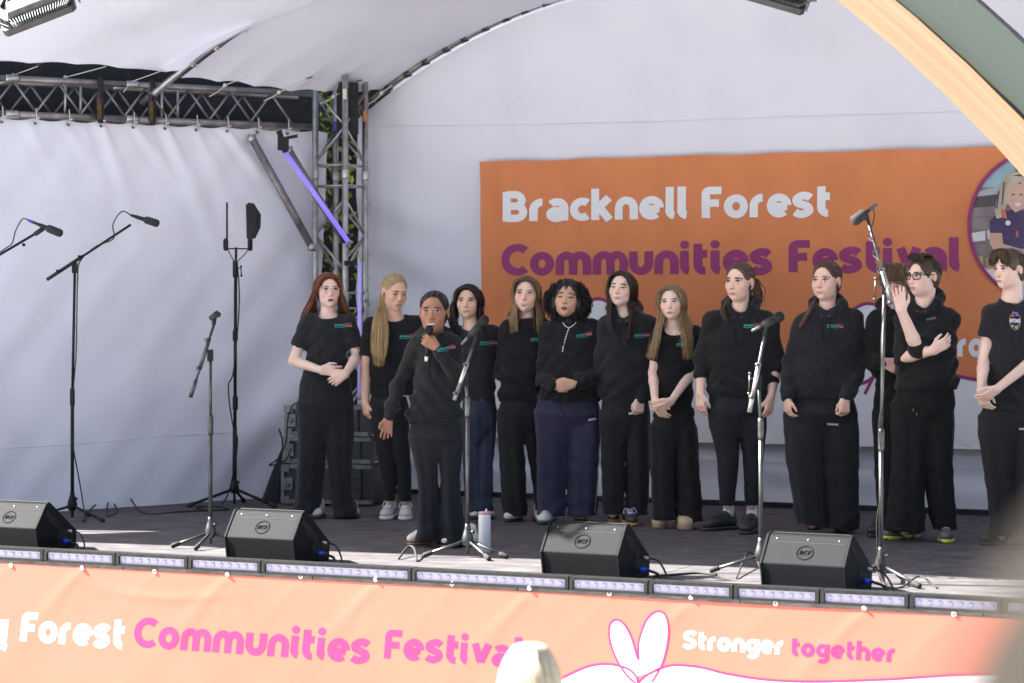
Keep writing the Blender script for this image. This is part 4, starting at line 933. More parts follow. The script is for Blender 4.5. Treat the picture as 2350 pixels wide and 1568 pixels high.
# ------------------------------------------------------------------ implicit surfaces for bodies, clothes and hair
def smin(a, b, k):
    if k <= 0: return np.minimum(a, b)
    h = np.maximum(k - np.abs(a - b), 0) / k
    return np.minimum(a, b) - h * h * k * .25
def cone(a, b, ra, rb):
    a, b = A3(*a), A3(*b); ba = b - a; L2 = max(np.dot(ba, ba), 1e-12); r = max(ra, rb)
    def fn(X, Y, Z):
        px, py, pz = X - a[0], Y - a[1], Z - a[2]
        t = np.clip((px * ba[0] + py * ba[1] + pz * ba[2]) / L2, 0, 1)
        return np.sqrt((px - t * ba[0]) ** 2 + (py - t * ba[1]) ** 2 + (pz - t * ba[2]) ** 2) - (ra + (rb - ra) * t)
    return fn, np.minimum(a, b) - r, np.maximum(a, b) + r
def ell(c, r, R=None):
    c = A3(*c); r = A3(*r); R = np.eye(3) if R is None else R
    def fn(X, Y, Z):
        px, py, pz = X - c[0], Y - c[1], Z - c[2]
        q = [(R[0, i] * px + R[1, i] * py + R[2, i] * pz) for i in range(3)]
        k0 = np.sqrt(sum((q[i] / r[i]) ** 2 for i in range(3))); k1 = np.sqrt(sum((q[i] / r[i] ** 2) ** 2 for i in range(3)))
        return k0 * (k0 - 1) / np.maximum(k1, 1e-6)
    m = r.max(); e = np.abs(R) @ r
    return fn, c - e, c + e
def stack(rows, ex=2.4, fold=None):                   # rows: (z, cx, cy, rx, ry)
    R0 = np.array(sorted(rows)); z = np.linspace(R0[0, 0], R0[-1, 0], 160)
    C = [np.interp(z, R0[:, 0], R0[:, i]) for i in range(1, 5)]
    for i in range(4):
        for _ in range(2): C[i][4:-4] = np.convolve(C[i], np.ones(9) / 9, 'valid')
    def fn(X, Y, Z):
        cx, cy, rx, ry = (np.interp(Z, z, c) for c in C)
        qx = (X - cx) / rx; qy = (Y - cy) / ry
        q = (np.abs(qx) ** ex + np.abs(qy) ** ex) ** (1 / ex)
        d = (q - 1) * np.minimum(rx, ry)
        if fold is not None: d = d + fold(np.arctan2(qy, qx), Z)
        return np.maximum(d, np.maximum(Z - R0[-1, 0], R0[0, 0] - Z))
    lo = A3((R0[:, 1] - R0[:, 3]).min(), (R0[:, 2] - R0[:, 4]).min(), R0[0, 0]); hi = A3((R0[:, 1] + R0[:, 3]).max(), (R0[:, 2] + R0[:, 4]).max(), R0[-1, 0])
    return fn, lo - .02, hi + .02
class Field:
    def __init__(s, lo, hi, h, zax=None):
        s.ax = [np.arange(lo[i] - 2 * h, hi[i] + 3 * h, h).astype(np.float64) for i in range(3)]
        if zax is not None: s.ax[2] = np.asarray(zax, float)
        s.D = np.full([len(a) for a in s.ax], .5, np.float32)
    def sl(s, lo, hi, pad):
        o = []
        for i in range(3):
            a = max(int(np.searchsorted(s.ax[i], lo[i] - pad)) - 1, 0); b = min(int(np.searchsorted(s.ax[i], hi[i] + pad)) + 1, len(s.ax[i]))
            if b - a < 1: return None
            o.append(slice(a, b))
        return tuple(o)
    def grid(s, sl): return s.ax[0][sl[0]][:, None, None], s.ax[1][sl[1]][None, :, None], s.ax[2][sl[2]][None, None, :]
    def add(s, prim, k=.02, sub=False):
        fn, lo, hi = prim; sl = s.sl(lo, hi, k + .015)
        if sl is None: return s
        d = fn(*s.grid(sl)); a = s.D[sl]
        s.D[sl] = -smin(-a, d, k) if sub else smin(a, d, k)
        return s
    def cut(s, p, n, k=.004):                          # remove the side n points to
        p = A3(*p); n = A3(*n) / np.linalg.norm(n); X, Y, Z = s.grid((slice(None),) * 3)
        d = (X - p[0]) * n[0] + (Y - p[1]) * n[1] + (Z - p[2]) * n[2]
        s.D = (-smin(-s.D, -d, k)).astype(np.float32); return s
    def disp(s, fn):
        m = np.nonzero(np.abs(s.D) < .045)
        x, y, z = s.ax[0][m[0]], s.ax[1][m[1]], s.ax[2][m[2]]
        s.D[m] += fn(x, y, z).astype(np.float32); return s
    def sample(s, p):
        p = np.asarray(p, float); sh = p.shape[:-1]; p = p.reshape(-1, 3); ix = []; w = []
        for i in range(3):
            j = np.clip(np.searchsorted(s.ax[i], p[:, i]) - 1, 0, len(s.ax[i]) - 2); ix.append(j)
            w.append(np.clip((p[:, i] - s.ax[i][j]) / (s.ax[i][j + 1] - s.ax[i][j]), 0, 1))
        o = 0
        for a in (0, 1):
            for b in (0, 1):
                for c in (0, 1):
                    o = o + s.D[ix[0] + a, ix[1] + b, ix[2] + c] * (w[0] if a else 1 - w[0]) * (w[1] if b else 1 - w[1]) * (w[2] if c else 1 - w[2])
        return o.reshape(sh)
    def ray(s, o, d, tmax=.4, n=130):                   # first surface hit along d
        o = np.asarray(o, float).reshape(-1, 3); d = A3(*d); t = np.linspace(0, tmax, n)
        v = s.sample(o[:, None, :] + d[None, None, :] * t[None, :, None])
        hit = v < 0; i = np.argmax(hit, 1); ok = hit.any(1); i = np.where(ok, np.maximum(i, 1), n - 1)
        r = np.arange(len(o)); a, b = v[r, i - 1], v[r, i]; f = np.where(np.abs(a - b) > 1e-9, a / (a - b), 0)
        tt = t[i - 1] + np.clip(f, 0, 1) * (t[i] - t[i - 1])
        return o + d[None] * tt[:, None], ok
    def mesh(s):
        D = s.D; ins = D < 0
        cnt = sum(ins[a:ins.shape[0] - 1 + a, b:ins.shape[1] - 1 + b, c:ins.shape[2] - 1 + c].astype(np.uint8) for a in (0, 1) for b in (0, 1) for c in (0, 1))
        act = np.nonzero((cnt > 0) & (cnt < 8)); n = len(act[0])
        idx = np.full(cnt.shape, -1, np.int32); idx[act] = np.arange(n)
        cor = [(a, b, c) for a in (0, 1) for b in (0, 1) for c in (0, 1)]
        val = [D[act[0] + a, act[1] + b, act[2] + c].astype(float) for a, b, c in cor]
        pos = [np.stack([s.ax[0][act[0] + a], s.ax[1][act[1] + b], s.ax[2][act[2] + c]], 1) for a, b, c in cor]
        acc = np.zeros((n, 3)); w = np.zeros(n)
        for i in range(8):
            for j in range(i + 1, 8):
                if sum(abs(cor[i][q] - cor[j][q]) for q in range(3)) != 1: continue
                cr = (val[i] < 0) != (val[j] < 0); t = np.where(cr, val[i] / np.where(cr, val[i] - val[j], 1), 0)
                acc += np.where(cr[:, None], pos[i] + t[:, None] * (pos[j] - pos[i]), 0); w += cr
        v = acc / np.maximum(w, 1)[:, None]; fs = []
        for ax_ in range(3):
            lo = [slice(None)] * 3; hi = [slice(None)] * 3; lo[ax_] = slice(None, -1); hi[ax_] = slice(1, None)
            ch = ins[tuple(lo)] != ins[tuple(hi)]; e = [np.array(q) for q in np.nonzero(ch)]
            o1, o2 = (ax_ + 1) % 3, (ax_ + 2) % 3
            ok = (e[o1] > 0) & (e[o2] > 0) & (e[o1] < D.shape[o1] - 1) & (e[o2] < D.shape[o2] - 1)
            e = [q[ok] for q in e]
            def g(a, b):
                q = [x.copy() for x in e]; q[o1] -= a; q[o2] -= b; return idx[q[0], q[1], q[2]]
            qd = np.stack([g(1, 1), g(0, 1), g(0, 0), g(1, 0)], 1)
            fl_ = ~ins[tuple(lo)][tuple(e)]
            qd[fl_] = qd[fl_][:, ::-1]; fs.append(qd)
        return v, np.concatenate(fs)
def rot(yaw=0, pitch=0, roll=0):                       # yaw>0 turns the face to picture right, pitch>0 looks down
    y, p, r = R_(yaw), R_(pitch), R_(roll)
    Rz = np.array([[math.cos(y), -math.sin(y), 0], [math.sin(y), math.cos(y), 0], [0, 0, 1]])
    Rx = np.array([[1, 0, 0], [0, math.cos(p), -math.sin(p)], [0, math.sin(p), math.cos(p)]])
    Ry = np.array([[math.cos(r), 0, math.sin(r)], [0, 1, 0], [-math.sin(r), 0, math.cos(r)]])
    return Rz @ Rx @ Ry

# ------------------------------------------------------------------ people
SK = {}
def skin(c):
    if c not in SK:
        c2 = tuple(x * f for x, f in zip(c, (.88, .80, .77)))
        SK[c] = mat('skin', c, c2, scale=14, rough=.46, sss=.12, bump=.05, bscale=300, spec=.4, attr='shade', lo=.3, hi=.9)
    return SK[c]
def flatm(name, c, rough=.6, **k): return mat(name, c, rough=rough, **k)
CL = {'black': mat('black_cotton', (0.0123, 0.0123, 0.0138), (0.0181, 0.0181, 0.0196), scale=30, rough=.9, sheen=.06, bump=.12, bscale=90, spec=.18, detail=8),
      'blacktee': mat('black_jersey', (0.0116, 0.0116, 0.0138), (0.0167, 0.0167, 0.0188), scale=30, rough=.9, sheen=.05, bump=.2, bscale=70, spec=.16),
      'trouser': mat('black_trouser', (0.0109, 0.0109, 0.0123), (0.0159, 0.0159, 0.0181), scale=20, rough=.9, sheen=.04, bump=.12, bscale=140, spec=.15, bstretch=(3, 3, .5)),
      'legging': mat('dark_legging', (.0130, .0132, .0165), (.0170, .0175, .0215), scale=20, rough=.75, sheen=.05, spec=.2, bump=.2, bscale=140, bstretch=(3, 3, .6)),
      'navy': mat('navy_fleece', (.030, .029, .056), (.039, .037, .068), scale=14, rough=.9, sheen=.1, bump=.14, bscale=140, spec=.15, bstretch=(3, 3, .5)),
      'denim': mat('dark_denim', (.016, .022, .044), (.024, .030, .056), scale=40, rough=.85, bump=.12, bscale=80, bstretch=(3, 3, .6))}
def tinted(src, k):                                     # washed-out or newer black of the same cloth
    key = src + str(k)
    if key not in CL:
        f = (.8, 1.0, 1.3)[k]; c = [(.0123 * f, .0123 * f, .0137 * f * (1.06 if k == 2 else 1)), (.018 * f, .018 * f, .0195 * f)]
        CL[key] = mat(src + '_cloth', c[0], c[1], scale=24 + 8 * k, rough=.9, sheen=.05 + .04 * k, bump=.10, bscale=160 + 60 * k, spec=.17, detail=5)
    return CL[key]
EYEW = flatm('eye_white', (.62, .60, .58), .3); TEETH = flatm('teeth', (.72, .70, .66), .3); MOUTH = flatm('mouth_dark', (.05, .012, .012), .6); LASH = flatm('lash', (.012, .009, .008), .6)
IRIS = {}
def irism(c):
    if c not in IRIS: IRIS[c] = flatm('iris', c, .15)
    return IRIS[c]
HM = {}
def hairm(c):
    if c not in HM: HM[c] = mat('hair', c, tuple(x * .6 for x in c), scale=40, rough=.42, attr='shade', bump=.3, bscale=90, stretch=(3, 3, .35), spec=.45, coords='Object')
    return HM[c]
HAND = .93
def hand(fd, w, d, thumb, palm, curl=.35, size=1.0, spread=.10, k=.0035, tcurl=None):
    d = A3(*d) / np.linalg.norm(d); t = A3(*thumb); t = t - d * np.dot(d, t); t /= np.linalg.norm(t)
    n = np.cross(d, t); n = n if np.dot(n, A3(*palm)) > 0 else -n
    s = size; kn = []
    offs = (.031, .0105, -.0105, -.030); lens = (.072, .080, .074, .058)
    for i, o in enumerate(offs):
        kp = w + d * (.088 - .004 * abs(i - 1)) * s + t * o * s; kn.append(kp)
        fd.add(cone(w + t * o * .55 * s + d * .004, kp, .0155 * s, .0115 * s), .016)
    for i, o in enumerate(offs):
        p = kn[i]; dr = d + t * spread * (1.2 - i) * .55; dr /= np.linalg.norm(dr); ang = 0; ci = curl * (1 + .10 * i)
        for j, (fr, a) in enumerate(((.45, 62), (.30, 82), (.25, 48))):
            ang += R_(a) * ci; q = p + (dr * math.cos(ang) + n * math.sin(ang)) * lens[i] * fr * s
            fd.add(cone(p, q, (.0092 - .0008 * j) * s * (1 - .06 * (i == 3)), (.0086 - .0009 * j) * s), k if j or 1 else .006); p = q
    tc_ = curl if tcurl is None else tcurl
    b = w + d * .018 * s + t * .026 * s; q = b + (t * (.62 - .3 * tc_) + d * .72 + n * .30) * .048 * s
    fd.add(cone(b, q, .0145 * s, .0115 * s), .014)
    q2 = q + (t * (.25 - .5 * tc_) + d * .9 + n * .35 * (1 + tc_)) / 1.05 * .030 * s; fd.add(cone(q, q2, .0108 * s, .0095 * s), .004)
    q3 = q2 + (t * (.10 - .6 * tc_) + d * .9 + n * .35 * (1 + tc_)) / 1.05 * .024 * s; fd.add(cone(q2, q3, .0095 * s, .0078 * s), .004)
def head_prims(fd, T, R, s, male=False, chin=1.0, plump=0.0):
    e = lambda c, r: ell(T(*c), A3(*r) * s, R); c_ = lambda a, b, r1, r2: cone(T(*a), T(*b), r1 * s, r2 * s)
    fd.add(e((0, .014, .034), (.0775, .092, .080)), 0)
    fd.add(e((0, -.028, -.030), (.0630 + .008 * plump, .062, .078)), .03)
    fd.add(e((0, -.018, -.068), (.0488 + .009 * plump + (.004 if male else 0), .052, .036)), .03)
    fd.add(c_((0, -.070, -.094 * chin), (0, -.066, -.098 * chin), .0168, .0160), .028)
    for x in (-1, 1):
        fd.add(e((x * .041, -.055, -.024), (.021, .022, .022)), .028)
        fd.add(e((x * .0780, .018, -.006), (.007, .017, .028)), .008)
        fd.add(e((x * .033, -.100, .007), (.017, .013, .0105)), .016, sub=True)
        fd.add(e((x * .0325, -.0705, .004), (.0150, .0150, .0125)), .006)
    fd.add(c_((-.036, -.0785, .0235), (.036, -.0785, .0235), .010, .010), .018)
    fd.add(c_((0, -.0850, .012), (0, -.1010, -.030), .0064, .0100), .010)
    for x in (-1, 1): fd.add(e((x * .0105, -.0935, -.0355), (.0072, .0092, .0066)), .007)
    fd.add(e((0, -.0785, -.066), (.027, .0130, .020)), .016)
    fd.add(c_((-.015, -.0860, -.0625), (.015, -.0860, -.0625), .0048, .0048), .006)
    fd.add(c_((-.011, -.0845, -.0720), (.011, -.0845, -.0720), .0056, .0056), .006)
    fd.add(e((0, -.090, -.0830), (.022, .008, .005)), .010, sub=True)
def make_person(sp):
    fx, fy = sp['base']; Y0 = EYE * F / (fy - HY); B = W(fx, fy, Y0); B[2] = 0; SC = F / Y0
    def P(px, py, dy=0.0): q = W(px, py, Y0 + dy); return q - B
    m = 1 / SC
    male = sp.get('male', False)
    # ---- head frame
    R = rot(*sp['head'].get('rot', (0, 0, 0))); hs = sp['head']['s']
    hc = P(*sp['head']['c'], sp['head'].get('dy', -.02))
    T = lambda x, y, z: hc + R @ (A3(x, y, z) * hs)
    # ---- torso rows from the outline in the picture
    def rows(rr, dry=.62, lo=.085, hi=.15, grow=0, dy=0.0):
        o = []
        for r in rr:
            py, xl, xr = r[:3]; a, b = P(xl, py), P(xr, py); rx = (b[0] - a[0]) / 2 + grow
            ry = (r[3] if len(r) > 3 else min(max(rx * dry, lo), hi)) + grow; o.append((a[2], (a[0] + b[0]) / 2, r[4] if len(r) > 4 else dy, max(rx, .02), max(ry, .02)))
        return o
    t0 = sp['torso']; a0 = t0[0]; cx0, hw0 = (a0[1] + a0[2]) / 2, (a0[2] - a0[1]) / 2
    TR = rows([(a0[0] - 2, cx0 - hw0 * .52, cx0 + hw0 * .52), (a0[0] + .045 * SC, cx0 - hw0 * .96, cx0 + hw0 * .96)] + [q for q in t0[1:] if q[0] > a0[0] + .07 * SC]); sh = [P(*q) for q in sp['sh']]
    arms = sp['arms']
    J = []
    for a in arms: J.append([P(*a['sh']) if 'sh' in a else sh[a['i']], P(*a['el']), P(*a['wr'])])
    nb = (sh[0] + sh[1]) / 2 + A3(0, .012, .035)       # neck base
    nb[0] = nb[0] * .5 + hc[0] * .5; nb[2] = T(0, -.03, -.108)[2] - (.022 if sp['top'] == 'hoodie' else .040)
    allp = np.array([q for j in J for q in j] + [hc])
    lo = np.minimum(allp.min(0) - A3(.14, .16, 0), A3(-.24, -.2, 0)); hi = np.maximum(allp.max(0) + A3(.14, .12, 0), A3(.24, .2, 0))
    hb = .0058
    zs = [.02]
    wz = [j[2][2] for j in J]
    while zs[-1] < hc[2] + .15:
        z_ = zs[-1]; zs.append(z_ + (.0046 if z_ > hc[2] - .16 else .0050 if any(abs(z_ - q_) < .19 for q_ in wz) else .0075 if any(min(j[1][2], j[2][2]) - .05 < z_ < max(j[1][2], j[2][2]) + .1 for j in J) else .020))
    zs = np.array(zs)
    bf = Field(lo, hi, hb, zs)
    loose = sp.get('loose', .045 if sp['top'] == 'hoodie' else .02)
    bf.add(stack([(z - .012, cx, cy, max(rx - loose, .05), max(ry - loose, .05)) for z, cx, cy, rx, ry in TR], 2.2), 0)
    nr = .056 if male else .0475
    bf.add(cone(T(0, .030, -.055), nb + A3(0, .01, -.03), nr * hs, nr * 1.08), .02)
    for q in sh: bf.add(cone(nb + A3(0, .0, -.055), q + A3(0, 0, -.016), .044, .034), .04)
    legs = sp['legs']
    for lg in legs:
        LR = rows(lg['rows'], 1.0, .03, .11); LR.sort(); b_, t_ = LR[0], LR[-1]
        mid = LR[len(LR) // 2]
        bf.add(cone((t_[1], t_[2], t_[0]), (mid[1], mid[2], mid[0]), min(.060, t_[3] * .7), min(.045, mid[3] * .7)), .02).add(cone((mid[1], mid[2], mid[0]), (b_[1], b_[2], max(b_[0], .03)), min(.045, mid[3] * .7), min(.030, b_[3] * .7)), .02)
    ar = sp.get('arm_r', (.044, .036, .025))
    for a, (s_, e_, w_) in zip(arms, J):
        k = a.get('fat', 1.0)
        bf.add(cone(s_, e_, ar[0] * k * .95, ar[1] * k), .02); mfa = e_ + (w_ - e_) * .3
        bf.add(cone(e_, mfa, ar[1] * k, ar[1] * k * 1.02), .012).add(cone(mfa, w_, ar[1] * k * 1.02, ar[2] * k), .012)
        h = a.get('hand')
        if h: hand(bf, w_, *h[:4], size=a.get('hs', HAND), **(h[4] if len(h) > 4 else {}))
    head_prims(bf, T, R, hs, male, sp['head'].get('chin', 1.0), sp['head'].get('plump', 0))
    v, f = bf.mesh()
    skm = skin(sp['skin'])
    def skin_tints(v):
        c = np.ones((len(v), 4)); q = (v - hc) @ R / hs
        def dab(p_, r, col):
            w = np.exp(-(((q - A3(*p_)) / r) ** 2).sum(1))[:, None]; c[:, :3] = c[:, :3] * (1 - w) + c[:, :3] * np.array(col)[None] * w
        for x in (-1, 1):
            dab((x * .042, -.066, -.026), .024, (1.02, .80, .78)); dab((x * .033, -.085, -.006), .012, (.80, .70, .70)); dab((x * .078, .014, -.005), .024, (1.0, .78, .74)); dab((x * .033, -.083, .013), .011, (.80, .70, .68))  # cheeks and ears blushed; colour darkened above and below the eyes
        dab((0, -.10, -.030), .014, (1.0, .80, .77)); dab((0, -.08, -.098), .016, (1.0, .90, .88)); dab((0, -.09, -.047), .010, (.92, .84, .82)); dab((0, -.075, .065), .035, (1.04, 1.02, 1.0))  # nose and chin blushed; darker under the nose, forehead lighter
        for a_ in J:
            for p_, r, col in ((a_[1], .05, (1.0, .88, .86)), (a_[2] + (a_[2] - a_[1]) / np.linalg.norm(a_[2] - a_[1]) * .12, .06, (1.0, .85, .82))):
                w = np.exp(-(((v - p_) / r) ** 2).sum(1))[:, None]; c[:, :3] = c[:, :3] * (1 - w) + c[:, :3] * np.array(col)[None] * w
        return c
    ob = mesh_obj('person', v + B, f, skm, origin=B, smooth=True, colors=skin_tints(v))
    tag(ob, sp['label'], 'person', sp.get('group', 'young performers standing on the stage'))
    # ---- upper garment
    hood = sp['top'] == 'hoodie'
    glo = np.minimum(allp.min(0), np.array([(r[1] - r[3], r[2] - r[4], r[0]) for r in TR]).min(0)) - .10; ghi = np.maximum(allp.max(0), np.array([(r[1] + r[3], r[2] + r[4], r[0]) for r in TR]).max(0)) + .10
    glo[2] = min(TR[0][0], min(r[0] for r in TR)) - .03; ghi[2] = hc[2] - .02
    gf = Field(glo, ghi, .0088)
    sd = sp.get('seed', 1); rg = np.random.default_rng(sd); ph = rg.uniform(0, 6.28, 8)
    gf.add(stack(TR, 2.3), 0)
    shr = sp.get('shr', .062 if hood else .052)
    for q in sh: gf.add(cone(nb + A3(0, 0, -.055), q + A3(0, .0, -.012), .066 if hood else .056, shr), .05)
    for a, (s_, e_, w_) in zip(arms, J):
        sl = a.get('sleeve', 'long' if hood else 'short'); k = a.get('fat', 1.0)
        if sl == 'short':
            t = a.get('st', .62); r1 = (ar[0] + .020) * k; en = s_ + (e_ - s_) * t
            g2 = Field(np.minimum(s_, en) - .11, np.maximum(s_, en) + .11, .0082); g2.ax = gf.ax; g2.D = np.full(gf.D.shape, .5, np.float32)
            g2.add(cone(s_ + A3(0, 0, -.005), s_ + (e_ - s_) * (t + .25), r1 * .95, r1 * 1.02), 0); g2.cut(en, e_ - s_)
            gf.D = smin(gf.D, g2.D, .03).astype(np.float32)
        else:
            cu = a.get('cuff', .97); r0, r1, r2 = (.060, .052, .041) if hood else (.058, .05, .04); r0, r1, r2 = r0 * k, r1 * k, r2 * k
            en = e_ + (w_ - e_) * cu; d = (w_ - e_) / np.linalg.norm(w_ - e_)
            gf.add(cone(s_ + A3(0, 0, -.005), e_, r0, r1), .035)
            if cu > .15:
                rs_ = (ar[1] + (ar[2] - ar[1]) * cu) * k + .0115; pre = en - d * .05; gf.add(cone(e_, pre, r1, max(r2 * 1.12, rs_ + .012)), .02).add(cone(pre, en, rs_ + .003, rs_), .010)
            else: gf.add(cone(e_, en, r1, r1 * .9), .02)
    amp = sp.get('wrinkle', 1.0) * (.0062 if hood else .0045)
    elb = [j[1] for j in J]
    def wr(x, y, z):
        o = np.sin(46 * z + 9 * np.sin(7 * x + ph[0]) + 16 * x * (.5 if sd % 2 else -.5) + ph[1]) * .55 + np.sin(25 * (x * .8 + z * .6) + 6 * np.sin(9 * z + ph[2]) + 20 * y + ph[3]) * .7 + np.sin(64 * z - 30 * x + ph[4] + 5 * np.sin(20 * x)) * .28
        e = 1.0
        for q in elb: e = e + .8 * np.exp(-((x - q[0]) ** 2 + (y - q[1]) ** 2 + (z - q[2]) ** 2) / .0075)
        bot = TR_min + .10
        e = e + 1.0 * np.exp(-((z - bot) / .09) ** 2)
        return amp * (1.2 * np.abs(o) ** .8 * np.sign(o)) * e * .62
    TR_min = min(r[0] for r in TR)
    if hood:
        zt = nb[2]
        Rh = rot(sp['head'].get('rot', (0,))[0] * .35)
        H = lambda x, y, z: nb + Rh @ A3(x, y, z)
        hk = sp.get('hood_up', 1.0)
        gf.add(ell(H(0, .080, .004), A3(.115, .058, .070 * hk), Rh), .03)
        for x in (-1, 1):
            gf.add(cone(H(x * .094, .045, -.004), H(x * .076, -.040, -.036), .036, .030), .012)
            gf.add(cone(H(x * .076, -.040, -.036), H(x * .016, -.096, -.100), .030, .017), .010)
        gf.add(cone(T(0, .01, -.03), nb + A3(0, -.030, -.040), .062 * hs, .050), .008, sub=True)
    gf.disp(wr)
    if not hood:
        gf.add(cone(T(0, .01, -.05), nb + A3(0, -.012, -.018), .066, .070), .008, sub=True)
        gf.add(ell(nb + A3(0, -.055, -.022 - sp.get('scoop', .0)), (.066, .07, .030 + sp.get('scoop', .0))), .008, sub=True)
    v, f = gf.mesh()
    tm = tinted('black' if hood else 'blacktee', (sd * 7 + 1) % 3)
    gar = mesh_obj('hoodie' if hood else 't_shirt', v + B, f, tm, ob, smooth=True)
    def on_front(field, px, py, off=.002):
        q = np.array([P(a, b) for a, b in zip(px, py)]); q[:, 1] = -.42
        r, ok = field.ray(q, (0, 1, 0), .62, 160); r[:, 1] -= off; return r, ok
    def decal(field, parent, name, pts2, faces, mm, off):
        r, ok = on_front(field, [p[0] for p in pts2], [p[1] for p in pts2], off)
        fs = [q for q in faces if all(ok[i] for i in q)]
        if fs: return mesh_obj(name, r + B, fs, mm, parent)
    def text_decal(field, parent, name, txt, x, y, w, h, mm, hw, slope=0.0, off=.003):
        V2, fc, lv, wid = text2d(txt, hw, .10); pts = [(x + p[0] * w / wid, y - p[1] * h - slope * p[0] * w / wid) for p in V2]
        return decal(field, parent, name, pts, fc, mm, off)
    if 'logo' in sp:
        x, y, w, slp = sp['logo'][:4]; h = w * .17
        lg1 = text_decal(gf, gar, 'chest_print', 'artemis', x, y, w * .56, h * .62, LOGO['teal'], .13, slp)
        text_decal(gf, gar, 'chest_print', 'MUSIC', x + w * .58, y - h * .55 - slp * w * .5, w * .38, h * .42, LOGO['mag'], .16, slp)
        text_decal(gf, gar, 'chest_print', 'COLLEGE', x + w * .58, y + h * .12 - slp * w * .5, w * .42, h * .42, LOGO['org'], .16, slp)
        v2, f2 = ribbon([(x - 1, y + h * .42), (x + w * .25, y + h * .36 - slp * w * .2), (x + w * .6, y + h * .5 - slp * w * .5)], .45)
        decal(gf, gar, 'chest_print', v2, f2, LOGO['teal'], .003)
    if 'badge' in sp:
        x, y = sp['badge']
        for nm, pts in (('mag', disc(x - 3, y - 19, 3.5, 3.5, 10)), ('blue', disc(x + 4, y - 16, 3.5, 5, 10)), ('teal', disc(x - 6, y + 11, 3.2, 3.2, 10)), ('org', disc(x + 2, y + 14, 3.6, 4, 10)), ('blue', disc(x + 7, y + 9, 2.6, 3, 10)), ('org', disc(x - 4, y - 12, 2.5, 2, 8))):
            decal(gf, gar, 'badge_print', pts, [tuple(range(len(pts)))], LOGO[nm], .003)
        text_decal(gf, gar, 'badge_print', 'ARTEMIS', x - 12, y + 3, 24, 6.5, LOGO['white'], .18, -.05)
        v2, f2 = ribbon(disc(x, y, 12, 20, 24), .5, True); decal(gf, gar, 'badge_print', v2, f2, LOGO['org'], .0026)
    if 'pocket' in sp:
        v2, f2 = ribbon([q[:2] for q in catmull([(a, b, 0) for a, b in sp['pocket']], 5)], .55); decal(gf, gar, 'pocket_seam', v2, f2, CL['legging'], .0028)
    if hood and sp.get('strings', True):
        for x in (-1, 1):
            a = H(x * .022, -.115, -.085); L = sp.get('string_len', .16)
            pts = [a + A3(x * .004, 0, -L * t) for t in np.linspace(0, 1, 7)]
            q = np.array(pts); q[:, 1] = -.42; r, ok = gf.ray(q, (0, 1, 0), .62, 160)
            if ok.all():
                MB().tube([p + B + A3(0, -.003, 0) for p in r], .0032, 5).build('drawstring', CL['trouser'], gar, smooth=True)
                MB().lathe(r[0] + B + A3(0, .001, 0), (0, -1, 0), [(0, .006), (.004, .006), (.005, .003)], 8).build('eyelet', M['chrome'], gar)
    # ---- trousers
    LR = [rows(l['rows'], l.get('ry', 1.0), .035, sp.get('leg_d', .115), dy=l.get('dy', 0)) for l in legs]
    hem = max(r[0] for r in sp['torso']); tuck = sp.get('tuck', False)
    hp_ = [r if (tuck or r[0] > hem + 4) else (r[0], r[1] + .014 * SC, r[2] - .014 * SC, .085) for r in sp['hips']]; q = hp_[-1]; w_2 = (q[2] - q[1]) / 2; mx = (q[1] + q[2]) / 2
    HR = rows(list(hp_[:-1]) + [(q[0] - .02 * SC, mx - w_2 * .80, mx + w_2 * .80, .075), (q[0] + .03 * SC, mx - w_2 * .45, mx + w_2 * .45, .05)], .66, .09, .14)
    for l, src in zip(LR, legs):
        r0 = src['rows'][0]; k_ = hp_[-2][0]; l.extend(rows([(k_, r0[1] + 3, r0[2] - 3, .085), ((k_ + r0[0]) / 2, r0[1] + 1, r0[2] - 1, .095)]))
    allr = np.array(HR + LR[0] + LR[1])
    tf = Field(A3((allr[:, 1] - allr[:, 3]).min() - .03, -.20, max(allr[:, 0].min() - .03, -.02)), A3((allr[:, 1] + allr[:, 3]).max() + .03, .2, allr[:, 0].max() + .03), .0108)
    tf.add(stack(HR, 2.3), 0)
    fa = sp.get('folds', 1.0)
    for li, l in enumerate(LR):
        p1, p2 = rg.uniform(0, 6.28, 2); zb, zt_ = min(r[0] for r in l), max(r[0] for r in l)
        def fold(th, z, p1=p1, p2=p2, zb=zb, zt_=zt_):
            return fa * (.0055 * np.sin(3 * th + p1 + 1.2 * np.sin(3.2 * z)) + .003 * np.sin(7 * th + p2 + 2 * z) + .005 * np.sin(42 * z + 2.2 * np.sin(th + p1) + p2) * np.exp(-((z - zb - .05) / .10) ** 2) + .003 * np.sin(50 * z + 2 * np.cos(th) + p1) * np.exp(-((z - zb - (zt_ - zb) * .48) / .09) ** 2))
        tf.add(stack(l, 2.2, fold), .05 if li == 0 else .012)
    ph2 = rg.uniform(0, 6.28, 4)
    tf.disp(lambda x, y, z: fa * .0025 * (np.sin(17 * x + 30 * y + 9 * z + ph2[0]) + np.sin(38 * (z + .6 * np.abs(x)) + ph2[1] + 12 * x) * np.exp(-((z - .80) / .10) ** 2)))
    v, f = tf.mesh(); pants = mesh_obj('trousers', v + B, f, tinted('trouser', (sd * 5) % 3) if sp['pants'] == 'trouser' else CL[sp['pants']], ob, smooth=True)
    if 'stripe' in sp:
        pts = [q[:2] for q in catmull([(a, b, 0) for a, b in sp['stripe']], 8)]
        v2, f2 = ribbon(pts, .8); decal(tf, pants, 'side_stripe', v2, f2, LOGO['white'], .003)
    if 'tag' in sp:
        x, y, w, slp = sp['tag']
        text_decal(tf, pants, 'leg_print', 'IIIIIII', x, y, w, 3.6, LOGO['white'], .2, slp)
